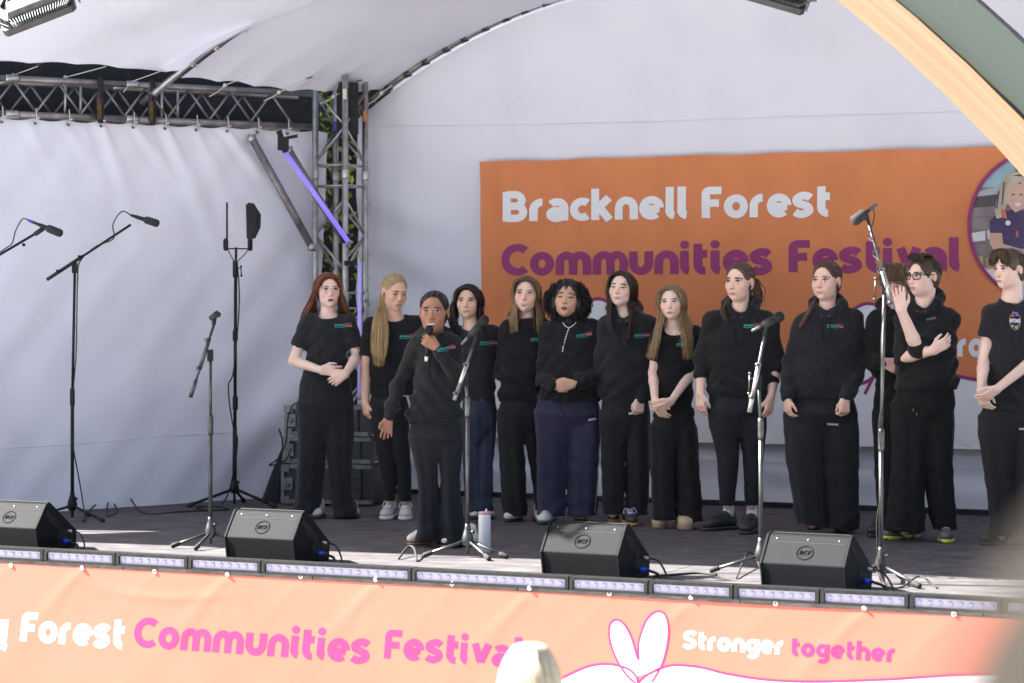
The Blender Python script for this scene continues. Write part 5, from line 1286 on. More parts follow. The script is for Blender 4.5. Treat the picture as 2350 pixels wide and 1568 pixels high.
    if 'cord' in sp:
        for x, y in sp['cord']:
            r, ok = on_front(tf, [x, x], [y - 22, y], .003)
            if ok.all():
                MB().tube([r[0] + B, r[1] + B], .003, 5).build('waist_cord', CL['trouser'], pants); MB().tube([r[1] + B, r[1] + B + A3(0, 0, -.02)], .0035, 6).build('cord_tip', M['chrome'], pants)
    # ---- shoes
    for fo in sp['feet']:
        sx, sy = fo['p']; st = fo.get('style', 'white'); ya = R_(fo.get('yaw', 0)); SS = SHOES[st]
        o = floor_at(sx, sy) - B; o[2] = 0; o = o + A3(math.sin(ya) * -.19, .19 * math.cos(ya), 0)    # heel side of the toe point
        Rf = rot(fo.get('yaw', 0)); sz = fo.get('s', 1.0) * (1.1 if male else 1.0)
        TT = lambda x, y, z: o + Rf @ (A3(x, y, z) * sz)
        sf = Field(o - .24, o + A3(.24, .24, .19), .0078); sf.ax[2] = np.arange(-.012, .19, .0070); sf.D = np.full([len(a) for a in sf.ax], .5, np.float32)
        E = lambda c, r: ell(TT(*c), A3(*r) * sz, Rf)
        sf.add(E((0, -.155, .040), (.041, .050, .030)), 0).add(E((0, -.085, .050), (.038, .085, .038)), .03).add(E((0, .02, .05), (.034, .048, .045)), .03)
        sf.add(cone(TT(0, -.06, .075), TT(0, .02, .105), .026 * sz, .030 * sz), .03)
        if st == 'beige': sf.add(E((0, -.14, .055), (.046, .06, .030)), .02)
        sf.cut((0, 0, .022), (0, 0, -1), .003)
        v, f = sf.mesh(); sob = mesh_obj('shoe', v + B, f, SS[0], ob, smooth=True)
        so = Field(o - .24, o + A3(.24, .24, .1), .0085); so.ax[2] = np.arange(-.012, .06, .0060); so.D = np.full([len(a) for a in so.ax], .5, np.float32)
        so.add(E((0, -.145, .02), (.046, .062, .05)), 0).add(E((0, -.06, .02), (.039, .11, .05)), .03).add(E((0, .02, .02), (.040, .058, .05)), .03)
        so.cut((0, 0, SS[2]), (0, 0, 1), .003).cut((0, 0, .002), (0, 0, -1), .003)
        v, f = so.mesh(); mesh_obj('sole', v + B, f, SS[1], sob, smooth=True)
        if SS[3] is not None:
            for i in range(5):
                y = -.135 + i * .018; qs = np.array([TT(x, y - .004 * (1 - abs(x) / .02), .14) for x in (-.022, -.011, 0, .011, .022)])
                r, ok = sf.ray(qs, (0, 0, -1), .14, 60)
                if ok.all(): MB().tube([p + B + A3(0, 0, .003) for p in r], .0035, 5).build('lace', SS[3], sob, smooth=True)
            for x in (-1, 1):
                a = TT(0, -.055, .098); MB().tube([p + B for p in catmull([a, a + Rf @ A3(x * .03, -.01, .015), a + Rf @ A3(x * .045, -.025, -.02), a + Rf @ A3(x * .02, -.01, -.012)], 5)], .003, 5).build('lace', SS[3], sob, smooth=True)
        if 'sock' in fo: MB().lathe(TT(0, .005, .08) + B, (0, 0, 1), [(0, .036), (.03, .038), (.07, .036), (.11, .037), (fo['sock'], .037)], 18).build('sock', LOGO['sock'], ob, smooth=True)
    # ---- face
    fc = sp.get('face', {})
    up = R @ A3(0, 0, 1)
    def patch(name, pts, mm, off, mid=(0, 0), parent=ob, rings=3):
        c = np.mean(np.array(pts), 0); n = len(pts); vs = [c]; fs = []
        for r in range(1, rings + 1): vs += [c + (A3(*p) - c) * r / rings for p in pts]
        fs += [(0, 1 + i, 1 + (i + 1) % n) for i in range(n)]
        for r in range(rings - 1): fs += [(1 + r * n + i, 1 + (r + 1) * n + i, 1 + (r + 1) * n + (i + 1) % n, 1 + r * n + (i + 1) % n) for i in range(n)]
        o = np.array([T(p[0], -.17, p[1]) for p in vs]); d = R @ A3(0, 1, 0)
        hit, ok = bf.ray(o, d, .2 * hs, 100)
        if not ok.all(): return None
        return mesh_obj(name, hit - d * off + B, fs, mm, parent, smooth=True)
    def strip(name, pts, ws, mm, off, parent=ob):
        P2 = np.array(pts, float); d = np.gradient(P2, axis=0); n = np.stack([-d[:, 1], d[:, 0]], 1); n /= np.linalg.norm(n, axis=1, keepdims=True)
        ws = np.array(ws)[:, None] if not np.isscalar(ws) else ws
        a, b = P2 + n * ws, P2 - n * ws; q = np.concatenate([a, b]); k = len(P2)
        o = np.array([T(p[0], -.17, p[1]) for p in q]); dd = R @ A3(0, 1, 0); hit, ok = bf.ray(o, dd, .2 * hs, 100)
        fs = [(i, k + i, k + i + 1, i + 1) for i in range(k - 1) if ok[i] and ok[i + 1] and ok[k + i] and ok[k + i + 1]]
        if fs: return mesh_obj(name, hit - dd * off + B, fs, mm, parent, smooth=True)
    browm = hairm(tuple(fc.get('brow', (.10, .06, .035)))) ; eo = fc.get('eyes', 'open'); bm_ = flatm('brow', fc.get('brow', (.10, .06, .035)), .7)
    for x in (-1, 1):
        ex = x * .0325; ez = .004
        if eo == 'open':
            h = fc.get('eyeh', .0060)
            al = [(ex + .0162 * math.cos(t), ez + (h if math.sin(t) > 0 else h * .72) * math.sin(t) * (1 - .12 * abs(math.cos(t)))) for t in np.linspace(0, 2 * math.pi, 17)[:-1]]
            eyo = patch('eye', al, EYEW, .0008)
            if eyo is not None:
                gx = fc.get('gaze', 0) * .005; patch('iris', [(ex + gx + .0076 * math.cos(t), ez + .0002 + min(max(.0066 * math.sin(t), -h * .7), h * .85)) for t in np.linspace(0, 2 * math.pi, 13)[:-1]], irism(tuple(fc.get('iris', (.06, .035, .02)))), .0014, parent=eyo, rings=2)
        h = fc.get('eyeh', .0060) if eo == 'open' else (-.0035 if eo == 'closed' else -.0030)
        ts = np.linspace(0, 1, 9); lx = [ex - .0178 + .0356 * t for t in ts]; lz = [ez + h * math.sin(math.pi * t) + .0006 + (.0015 * (t if x > 0 else 1 - t)) for t in ts]
        strip('lash_line', list(zip(lx, lz)), [.0009 + .0022 * math.sin(math.pi * min(max(t, .08), .92)) * (1.2 if fc.get('lash', 1) else .7) for t in ts], LASH, .0018)
        bz = .0215 + fc.get('browz', 0); ar_ = fc.get('arch', .004); bx = [ex + x * (-.019 + .040 * t) for t in ts]; bzz = [bz + ar_ * math.sin(math.pi * (.15 + .75 * t)) - .004 * t + fc.get('frown', 0) * (1 - t) * -.005 for t in ts]
        if x < 0: bx, bzz = bx[::-1], bzz[::-1]
        strip('eyebrow', list(zip(bx, bzz)), [(.0039 * fc.get('bw', 1)) * (math.sin(math.pi * (.15 + .8 * (t if x < 0 else 1 - t) * .9)) * .8 + .25) for t in ts], bm_, .0026)
        patch('nostril', [(x * .0068 + .0028 * math.cos(t), -.0405 + .0017 * math.sin(t)) for t in np.linspace(0, 2 * math.pi, 9)[:-1]], MOUTH, .0012, rings=1)
    lm = flatm('lips', fc.get('lip', (.50, .22, .19)), .4); mo = fc.get('mouth', 'closed'); mw = fc.get('mw', .0225); cu = fc.get('smile', 0) * .005; op = fc.get('open', .0)
    X = np.linspace(-1, 1, 11); mid = np.array([-.0668 + cu * abs(t) ** 1.5 for t in X]); upz = mid + .0072 * (1 - X ** 2) ** .8 * (1 - .18 * np.exp(-(X / .18) ** 2)); loz = mid - .0095 * (1 - X ** 2) ** .7
    o2 = op * (1 - X ** 2)
    patch_ = lambda nm, top, bot, mm, off: patch(nm, [(t * mw, z) for t, z in zip(X, top)] + [(t * mw, z) for t, z in zip(X[::-1][1:-1], bot[::-1][1:-1])], mm, off, rings=2)
    if op > 0:
        patch_('mouth', mid + o2 * .5 + .0005, mid - o2 - .0005, MOUTH, .0012)
        if fc.get('teeth', True): patch_('teeth', mid + o2 * .5, mid + o2 * .5 - np.minimum(o2 * 1.0, .006) * .9, TEETH, .0018)
    patch_('lips', upz + o2 * .4, mid + o2 * .5, lm, .0024); patch_('lips', mid - o2, loz - o2, lm, .0024)
    if op == 0: strip('mouth_line', [(t * mw * .97, z) for t, z in zip(X, mid)], .0006, flatm('mouth_line', tuple(c * .3 for c in fc.get('lip', (.5, .22, .19))), .6), .0030)
    # ---- hair
    hm = hairm(sp['hair'][0]); hf = Field(hc - .16 * hs, hc + .17 * hs, .0066)
    e = lambda c, r: ell(T(*c), A3(*r) * hs, R); hk = sp['hair'][1]; hv = sp['hair'][2] if len(sp['hair']) > 2 else {}
    th = hv.get('thick', .007)
    hf.add(e((0, .016, .036), (.0775 + th, .092 + th, .080 + th)), 0)
    if hv.get('low', True): hf.add(e((0, .045, -.02), (.066 + th, .055 + th, .075)), .03)
    for c, r in hv.get('add', []): hf.add(e(c, r), .02)
    hl = hv.get('line', .072)                              # height of the hairline above the eyes
    hf.add(e((0, -.080, hl - .105), (hv.get('fw', .0665), .070, .105)), .012, sub=True)
    if hv.get('ears', True):
        for x in (-1, 1): hf.add(e((x * .085, .004, -.03), (.03, .030, .055)), .01, sub=True)
    r1, r2, r3 = rg.uniform(0, 6.28, 3); fz = hv.get('flow', 'down')
    def hw_(x, y, z):
        q = np.stack([x, y, z], 1) - hc; q = q @ R / hs
        an = np.arctan2(q[:, 0], -q[:, 1] + (.02 if fz == 'back' else 0)) if fz != 'back' else np.arctan2(q[:, 0], q[:, 2] + .03)
        return .0016 * np.sin(48 * an + 3 * np.sin(18 * q[:, 2] + r1) + r2) + .0012 * np.sin(85 * an + r3 + 8 * q[:, 2]) + hv.get('wavy', 0) * .004 * np.sin(70 * q[:, 2] + 30 * q[:, 0] + 25 * q[:, 1] + r1)
    hf.disp(hw_)
    v, f = hf.mesh()
    hrt = mesh_obj('hair', v + B, f, hm, ob, smooth=True, colors=np.repeat(np.array([[.85, .85, .85, 1]]), len(v), 0))
    locks = []
    def Hp(q): return T(*q[1:]) if q[0] == 'h' else P(*q[1:])
    def sheet(guides, n, rad, jit=.006, wave=(0, 0), tip=.35, tone=(.65, 1.25), grad=None):
        G = [np.array(catmull([Hp(q) for q in g], 7)) for g in guides]; k = min(len(g) for g in G); G = [g[np.linspace(0, len(g) - 1, 17).round().astype(int)] for g in G]
        for i in range(n):
            x = rg.uniform(0, len(G) - 1) if len(G) > 1 else 0; a = min(int(x), len(G) - 2) if len(G) > 1 else 0; fr = x - a
            c = G[a] * (1 - fr) + G[a + 1] * fr if len(G) > 1 else G[0].copy()
            L = len(c); t = np.linspace(0, 1, L); L2 = int(L * rg.uniform(.86, 1.0)); off = rg.normal(0, 1, 3) * jit
            c = c + np.outer(t ** .8, off) + np.outer(np.sin(math.pi * t), rg.normal(0, 1, 3) * jit * .6)
            if wave[0]: w1 = rg.uniform(0, 6.28); c = c + np.stack([np.sin(wave[1] * t + w1), np.cos(wave[1] * t + w1) * .7, 0 * t], 1) * (wave[0] * np.clip(t * 2 - .2, 0, 1))[:, None]
            c = c[:max(L2, 4)]; tt = np.linspace(0, 1, len(c)); r0 = rad * rg.uniform(.6, 1.25)
            rr = r0 * (np.minimum(1, .35 + 4 * tt)) * (1 - (1 - tip) * tt ** 2.2) * np.where(tt > .93, .55, 1)
            locks.append((c, rr, rg.uniform(*tone), grad))
    for kw in hv.get('sheets', []):
        kw = dict(kw); kw['n'] = int(kw['n'] * 1.6); kw['rad'] = kw['rad'] * .66; sheet(**kw)
        if kw['n'] > 120: kw2 = dict(kw); kw2['n'] = 16; kw2['rad'] = .0016; kw2['jit'] = kw['jit'] * 2.6; sheet(**kw2)
    if 'curls' in hv:
        nC, cen, rad3, rr0, amp_ = hv['curls']
        for i in range(nC):
            d = rg.normal(0, 1, 3); d /= np.linalg.norm(d)
            if d[1] < -.55 and d[2] < .62: continue
            p = A3(*cen) + d * A3(*rad3) * rg.uniform(.72, 1.0); q = p + A3(d[0] * .010, d[1] * .01, -.03 - .02 * rg.random())
            t = np.linspace(0, 1, 14); ph_ = rg.uniform(0, 6.28); sp_ = rg.uniform(14, 20)
            c = p[None] + (q - p)[None] * t[:, None] + np.stack([np.cos(sp_ * t + ph_), np.sin(sp_ * t + ph_), 0 * t], 1) * amp_
            if abs(p[0]) < .058 and p[1] < -.045 and p[2] < .085: continue
            locks.append((np.array([T(*x) for x in c]), np.full(14, rr0) * (1 - .5 * t ** 3), rg.uniform(.6, 1.5), None))
    if locks:
        V = []; Fq = []; C = []; nb_ = 0; n = 3
        for c, rr, tone, grad in locks:
            k = len(c); d = np.gradient(c, axis=0); d /= np.maximum(np.linalg.norm(d, axis=1, keepdims=True), 1e-9)
            e1 = np.cross(d, A3(.3, 1, .1)); e1 /= np.maximum(np.linalg.norm(e1, axis=1, keepdims=True), 1e-9); e2 = np.cross(d, e1)
            for a in range(n):
                t = 2 * math.pi * a / n + .6; V.append(c + rr[:, None] * (math.cos(t) * e1 + .75 * math.sin(t) * e2))
            g = np.linspace(0, 1, k)[:, None]; col = np.array([tone, tone, tone, 1.0])[None] * np.ones((k, 1))
            if grad is not None: g2 = np.clip(g * 1.5 - .15, 0, 1); col = col * (1 - g2) + col * np.array([*grad, 1.0])[None] * g2; col[:, 3] = 1
            for a in range(n): C.append(col)
            i = np.arange(k - 1)
            for a in range(n):
                b = (a + 1) % n; Fq.append(np.stack([nb_ + a * k + i, nb_ + b * k + i, nb_ + b * k + i + 1, nb_ + a * k + i + 1], 1)); 
            nb_ += n * k
        lk = mesh_obj('hair_strands', np.concatenate(V) + B, np.concatenate(Fq), hm, hrt, smooth=True, colors=np.concatenate(C)); lk['kind'] = 'stuff'
    for nm, fnn in sp.get('extra', []): fnn(ob, T, P, B, R, hs, bf, gf)
    return ob
LOGO = {'teal': flatm('print_teal', (.05, .42, .38), .7), 'mag': flatm('print_pink', (.42, .05, .22), .7), 'org': flatm('print_apricot', (.62, .30, .14), .7), 'white': flatm('print_pale', (.6, .6, .66), .7), 'blue': flatm('print_blue', (.06, .16, .6), .7), 'sock': mat('white_sock', (.78, .77, .78), (.68, .67, .69), scale=60, rough=.9, stretch=(.2, .2, 3))}
_wh = mat('shoe_white', (.66, .65, .64), (.48, .48, .49), scale=14, rough=.6); _gy = mat('shoe_grey', (.42, .40, .41), (.50, .48, .49), scale=10, rough=.8)
_cr = mat('shoe_cream', (.78, .75, .68), (.70, .67, .60), scale=10, rough=.6); _bk = mat('shoe_black', (.016, .016, .018), (.03, .03, .03), scale=16, rough=.6); _tan = mat('shoe_tan', (.52, .40, .28), (.44, .33, .22), scale=12, rough=.85)
_sol = flatm('sole_pale', (.62, .60, .56), .6); _gum = flatm('sole_gum', (.42, .22, .09), .6); _tsol = flatm('sole_tan', (.30, .20, .13), .8); _bsol = flatm('sole_dark', (.03, .03, .03), .6)
SHOES = {'white': (_wh, _bsol, .020, _wh), 'grey': (_gy, _sol, .030, mat('lace_white', (.72, .71, .71), rough=.8)), 'cream': (_cr, _gum, .016, _cr), 'skate': (_bk, _gum, .028, mat('lace_lilac', (.60, .48, .66), rough=.8)),
         'beige': (_tan, _tsol, .040, None), 'black': (_bk, _bsol, .024, _bk), 'lime': (mat('shoe_slate', (.07, .07, .09), (.12, .12, .14), scale=20, rough=.6), mat('sole_slate', (.10, .10, .11), (.55, .62, .05), scale=9, lo=.52, hi=.56, rough=.6), .026, mat('lace_lime', (.55, .68, .10), rough=.7))}
# ------------------------------------------------------------------ the cast
LIGHT = (.79, .545, .435); PALE = (.84, .615, .515); TANNED = (.70, .44, .315); OLIVE = (.72, .48, .36); BROWN = (.33, .165, .098); RUDDY = (.78, .48, .40); MIXED = (.62, .385, .265)
def hd(face, eye, rot_, s, Sc, **k):
    c = (face - math.sin(R_(rot_[0])) * .078 * s * Sc, eye - math.sin(R_(rot_[1] if len(rot_) > 1 else 0)) * .07 * s * Sc)
    return dict(c=c, rot=rot_, s=s, **k)
SCL = lambda fy: (fy - HY) / EYE
UPT = (0, 0, 1); BACKP = (0, 1, 0)
def side_guides(sx, pts_front, pts_mid, pts_back, part=0.0):
    return [[('h', part, -.072, .092), ('h', sx * .056 + part * .4, -.074, .080), ('h', sx * .082, -.052, .018)] + pts_front,
            [('h', part, -.045, .118), ('h', sx * .076, -.022, .078), ('h', sx * .093, -.016, -.01)] + pts_mid,
            [('h', part * .5, .045, .122), ('h', sx * .080, .055, .06), ('h', sx * .088, .062, -.04)] + pts_back]
p = lambda *a: ('p',) + a
def necklace(path, r, m_, extra=None):
    def fn(ob, T, P, B, R, hs, bf, gf):
        q = np.array([P(a, b) for a, b in [x[:2] for x in catmull([(a, b, 0) for a, b in path], 6)]]); q[:, 1] = -.42
        g, ok = gf.ray(q, (0, 1, 0), .62, 160); b2, ok2 = bf.ray(q, (0, 1, 0), .62, 160)
        y = np.minimum(np.where(ok, g[:, 1], 9), np.where(ok2, b2[:, 1], 9)); q[:, 1] = y - .003
        ob2 = MB().tube([v + B for v in q], r, 5).build('necklace', m_, ob, smooth=True)
        if extra:
            for x, z in extra:
                o = P(x, z); o[1] = -.42; g, ok = gf.ray(o, (0, 1, 0), .62, 160); b2, o2 = bf.ray(o, (0, 1, 0), .62, 160)
                yy = min(g[0][1] if ok[0] else 9, b2[0][1] if o2[0] else 9); MB().ball(A3(o[0], yy - .005, o[2]) + B, .0052, 8).build('bead', m_, ob2, smooth=True)
    return ('necklace', fn)
def glasses(col, thick, clear=False, w=.0235, h=.0185):
    gm = flatm('glasses_frame', col, .25)
    def fn(ob, T, P, B, R, hs, bf, gf):
        k = MB(); y = -.098
        for x in (-1, 1):
            k.tube([T(x * .034 + w * math.copysign(abs(math.cos(t)) ** .55, math.cos(t)), y + .012 * (abs(math.cos(t)) if math.cos(t) * x > 0 else 0), .001 + h * math.copysign(abs(math.sin(t)) ** .55, math.sin(t))) + B for t in np.linspace(0, 2 * math.pi, 21)[:-1]], thick, 5, closed=True)
            k.tube([T(x * .058, y + .012, .008) + B, T(x * .080, -.05, .010) + B, T(x * .083, .012, .006) + B], thick, 5)
        k.tube([T(-.011, y, .006) + B, T(0, y - .004, .009) + B, T(.011, y, .006) + B], thick, 5)
        k.build('glasses', gm, ob, smooth=True)
    return ('glasses', fn)
def earring(sx, m_):
    def fn(ob, T, P, B, R, hs, bf, gf): MB().ball(T(sx * .079, .006, -.036) + B, .006, 8).build('earring', m_, ob, smooth=True)
    return ('earring', fn)
def scrunch(m_, *pts): pass
GOLD = flatm('gold', (.55, .36, .10), .3, metal=1.0); PEARL = flatm('pearl', (.75, .73, .70), .25)
def skull(phi, xe, y0=-.066):                              # combed back over the skull to the tie
    o = []
    for y in (y0 + .018 * abs(math.sin(R_(phi))), -.035, .005, .045, .080):
        k = math.sqrt(max(1 - ((y - .016) / .101) ** 2, .02)); o.append(('h', .0835 * math.sin(R_(phi)) * k, y, .034 + .0865 * math.cos(R_(phi)) * k))
    return o + [('h', xe, .100, .012)]
CAST = []
# redhead with clear glasses
CAST.append(dict(label='person with long red hair and clear glasses in black T-shirt with hands folded', base=(748, 1190), tuck=True, head=hd(760, 666, (16, 0, 0), 1.02, SCL(1190)), skin=PALE, top='tee', torso=[(728, 716, 790), (760, 704, 800), (800, 700, 799), (846, 699, 797)], sh=[(708, 739), (797, 740)],
  arms=[dict(i=0, el=(673, 829, -.02), wr=(738, 850, -.17), st=.66, hand=((1, -.12, -.06), UPT, BACKP, .28)), dict(i=1, el=(821, 815, -.02), wr=(793, 858, -.19), st=.80, hand=((-.78, -.1, -.5), (-.5, 0, .7), BACKP, .4))],
  hips=[(840, 698, 797), (880, 687, 808), (930, 684, 811), (1000, 683, 812)], legs=[dict(rows=[(985, 684, 748), (1050, 681, 746), (1120, 679, 740), (1178, 672, 733)]), dict(rows=[(985, 748, 811), (1050, 752, 808), (1120, 758, 808), (1187, 763, 821)])], pants='trouser',
  feet=[dict(p=(723, 1192), yaw=-5), dict(p=(813, 1189), yaw=14)], logo=(770, 748, 40, -.04), seed=1,
  face=dict(gaze=.6, brow=(.14, .06, .03), lip=(.20, .03, .035), iris=(.10, .09, .06)),
  hair=((.235, .075, .032), 'long', dict(line=.074, sheets=[dict(guides=side_guides(-1, [p(719, 690, -.03), p(706, 714, -.03), p(692, 735, .01)], [p(709, 696, .02), p(694, 724, .03), p(685, 752, .07)], [p(725, 722, .09), p(716, 760, .13), p(715, 800, .14)]), n=110, rad=.0062, jit=.005),
       dict(guides=side_guides(1, [p(786, 690, -.03), p(796, 712, -.02), p(806, 733, .02)], [p(795, 700, .02), p(803, 726, .04), p(812, 752, .08)], [p(778, 722, .09), p(785, 760, .13), p(785, 800, .14)]), n=110, rad=.0062, jit=.005)])),
  extra=[glasses((.62, .50, .44), .0016), earring(-1, GOLD)]))
# blonde with ponytail
CAST.append(dict(label='person with blonde ponytail over one shoulder looking down in black T-shirt', base=(907, 1192), head=hd(918, 676, (28, 14, 3), 1.03, SCL(1192)), skin=TANNED, top='tee', torso=[(733, 862, 960), (770, 853, 968), (820, 850, 965), (880, 850, 955), (906, 850, 948)], sh=[(855, 745), (957, 742)],
  arms=[dict(i=0, el=(839, 846, .0), wr=(838, 924, -.03), st=.72, hand=((.12, 0, -1), (.5, -.8, 0), (1, 0, 0), .45)), dict(i=1, el=(975, 840, .05), wr=(962, 910, .05), hand=((0, 0, -1), (-.5, -.8, 0), (-1, 0, 0), .4))],
  hips=[(890, 849, 932), (930, 848, 937), (985, 851, 938)], legs=[dict(rows=[(960, 851, 895), (1030, 862, 905), (1080, 872, 911), (1150, 884, 906)]), dict(rows=[(960, 893, 938), (1030, 898, 940), (1080, 909, 944), (1150, 914, 944)])], pants='trouser',
  feet=[dict(p=(884, 1194), yaw=-10, style='grey', s=1.05), dict(p=(930, 1195), yaw=2, style='grey', s=1.05)], logo=(919, 774, 40, 0), seed=2, folds=.5,
  face=dict(brow=(.16, .09, .045), eyes='down', smile=.6, lip=(.48, .20, .17)),
  hair=((.56, .40, .20), 'slick', dict(flow='back', thick=.004, line=.084, sheets=[dict(guides=[skull(a_, -.04) for a_ in (-88, -60, -30, 0, 30, 60, 88)], n=120, rad=.0040, jit=.0012, tip=.8), dict(guides=[[('h', -.055, .085, .01), p(868, 700, .02), p(858, 735, -.10), p(853, 790, -.15), p(860, 848, -.14)], [('h', -.03, .09, .0), p(876, 705, .0), p(874, 740, -.12), p(872, 800, -.16), p(872, 852, -.15)], [('h', -.03, .085, -.01), p(880, 710, -.02), p(888, 750, -.12), p(886, 800, -.15), p(878, 846, -.14)]], n=120, rad=.0062, jit=.006, grad=(1.05, 1.0, .9))])), extra=[earring(-1, GOLD)]))
# singer
CAST.append(dict(label='person in black hoodie singing into a handheld microphone at the front', base=(1005, 1255), head=hd(992, 717, (-7, 0, 0), 1.10, SCL(1255), dy=-.03), skin=BROWN, top='hoodie', torso=[(770, 962, 1038, .095), (820, 955, 1048, .105), (870, 950, 1054, .11), (920, 942, 1060, .115), (955, 930, 1064, .12), (970, 936, 1060, .115)], sh=[(957, 789), (1039, 782)], shr=.046,
  arms=[dict(i=0, el=(914, 882, .02), wr=(892, 962, -.10), cuff=.96, fat=.82, hs=.84, hand=((-.12, -.42, -.9), (-.95, -.1, 0), (0, -1, .3), .10, dict(spread=.16, tcurl=.3))), dict(i=1, el=(1050, 866, -.08), wr=(1001, 797, -.235), cuff=.93, fat=.82, hs=.86, hand=((-.80, -.30, .55), (.45, -.1, .85), (0, 1, 0), .72))],
  hips=[(955, 936, 1062), (1000, 940, 1060), (1040, 945, 1058)], legs=[dict(rows=[(1010, 943, 1002), (1060, 951, 1004), (1095, 959, 1003), (1150, 960, 1006), (1215, 955, 1012), (1243, 952, 1015)]), dict(rows=[(1010, 1002, 1060), (1060, 1006, 1057), (1095, 1011, 1053), (1150, 1009, 1058), (1215, 1007, 1067), (1252, 1005, 1072)])], pants='legging',
  feet=[dict(p=(940, 1252), yaw=-48, style='cream'), dict(p=(1018, 1257), yaw=-52, style='cream')], logo=(1008, 803, 38, .16), pocket=[(952, 958), (962, 931), (985, 930), (1010, 930), (1030, 931), (1042, 958)], seed=3,
  face=dict(brow=(.02, .012, .01), lip=(.30, .10, .09), open=.008, mw=.026, smile=.8, iris=(.02, .012, .01), browz=.001, eyeh=.0046),
  hair=((.020, .016, .015), 'braid', dict(flow='back', thick=.004, line=.088, wavy=.4, sheets=[dict(guides=[skull(a_, .02) for a_ in (-88, -60, -30, 0, 30, 60, 88)], n=38, rad=.0062, jit=.0012, tip=.8), dict(guides=[[('h', .03, .085, .06), p(1030, 712, .08), p(1050, 742, .08), p(1058, 775, .04)], [('h', .02, .09, .0), p(1028, 730, .08), p(1040, 755, .07), p(1046, 780, .03)]], n=34, rad=.007, jit=.008, wave=(.003, 26))])), extra=[]))
# dark wavy hair behind the singer
CAST.append(dict(label='person with dark wavy hair in black T-shirt half hidden behind the singer', base=(1100, 1192), head=hd(1070, 692, (-9, 0, 0), 1.0, SCL(1192)), skin=OLIVE, top='tee', torso=[(752, 1066, 1128), (790, 1058, 1137), (850, 1058, 1133), (905, 1058, 1137), (922, 1060, 1139)], sh=[(1048, 765), (1130, 765)],
  arms=[dict(i=0, el=(1032, 840, .06), wr=(1085, 885, .14), hand=((.5, 0, -.5), UPT, BACKP, .5)), dict(i=1, el=(1146, 842, .06), wr=(1108, 888, .15), st=.86, hand=((-.6, 0, -.5), UPT, BACKP, .5))],
  hips=[(905, 1058, 1140), (950, 1060, 1141), (1000, 1062, 1139)], legs=[dict(rows=[(990, 1062, 1100), (1080, 1064, 1098), (1175, 1068, 1100)]), dict(rows=[(990, 1098, 1139), (1080, 1096, 1132), (1172, 1090, 1130)])], pants='denim',
  feet=[dict(p=(1088, 1193), yaw=-5), dict(p=(1122, 1193), yaw=5)], logo=(1102, 788, 40, -.03), seed=4, face=dict(gaze=-.6, brow=(.035, .022, .016), smile=.7, lip=(.46, .20, .18)),
  hair=((.032, .020, .014), 'long', dict(line=.080, sheets=[dict(guides=side_guides(-1, [p(1042, 700, -.04), p(1040, 735, -.05), p(1050, 768, -.10)], [p(1037, 705, .02), p(1035, 740, .04), p(1040, 775, .0)], [p(1050, 720, .09), p(1050, 760, .13), p(1055, 800, .14)]), n=90, rad=.0062, jit=.007, wave=(.006, 16)),
       dict(guides=side_guides(1, [p(1098, 700, -.05), p(1104, 740, -.08), p(1108, 795, -.13)], [p(1106, 705, .0), p(1112, 745, -.03), p(1116, 790, -.10)], [p(1090, 720, .09), p(1095, 760, .13), p(1095, 800, .14)]), n=90, rad=.0062, jit=.007, wave=(.006, 16))]))))
# smiling long straight hair
CAST.append(dict(label='person smiling with long straight brown to blonde hair in black hoodie', base=(1195, 1197), head=hd(1204, 675, (-8, -2, 2), 1.05, SCL(1197)), skin=LIGHT, top='hoodie', torso=[(740, 1166, 1254), (790, 1153, 1262), (850, 1146, 1262), (895, 1143, 1258), (920, 1147, 1253)], sh=[(1168, 752), (1250, 752)],
  arms=[dict(i=0, el=(1152, 850, .08), wr=(1190, 880, .17), hand=((.6, 0, -.4), UPT, BACKP, .5)), dict(i=1, el=(1262, 850, .08), wr=(1222, 880, .17), hand=((-.6, 0, -.4), UPT, BACKP, .5))],
  hips=[(905, 1144, 1250), (950, 1143, 1250), (1000, 1145, 1248)], legs=[dict(rows=[(990, 1145, 1200), (1060, 1149, 1207), (1120, 1151, 1207), (1184, 1155, 1210)]), dict(rows=[(990, 1198, 1246), (1060, 1212, 1246), (1120, 1222, 1250), (1186, 1228, 1262)])], pants='trouser',
  feet=[dict(p=(1166, 1199), yaw=-18), dict(p=(1246, 1201), yaw=8)], logo=(1218, 780, 38, 0), seed=5, strings=False, face=dict(gaze=-.5, brow=(.15, .09, .05), smile=1.1, open=.0062, mw=.025, lip=(.55, .24, .21), eyeh=.0045, iris=(.12, .13, .13)),
  hair=((.19, .115, .06), 'long', dict(line=.080, sheets=[dict(guides=side_guides(-1, [p(1186, 690, -.05), p(1186, 720, -.09), p(1190, 772, -.13)], [p(1178, 695, .0), p(1172, 725, -.05), p(1174, 774, -.11)], [p(1180, 715, .08), p(1166, 745, .04), p(1167, 772, -.03)]), n=120, rad=.0058, jit=.004, grad=(2.3, 2.4, 2.5)),
       dict(guides=side_guides(1, [p(1228, 690, -.05), p(1232, 725, -.09), p(1229, 772, -.13)], [p(1240, 695, .0), p(1244, 730, -.05), p(1240, 775, -.11)], [p(1236, 710, .08), p(1256, 740, .04), p(1258, 750, -.02)]), n=120, rad=.0058, jit=.004, grad=(2.0, 2.1, 2.2))]))))
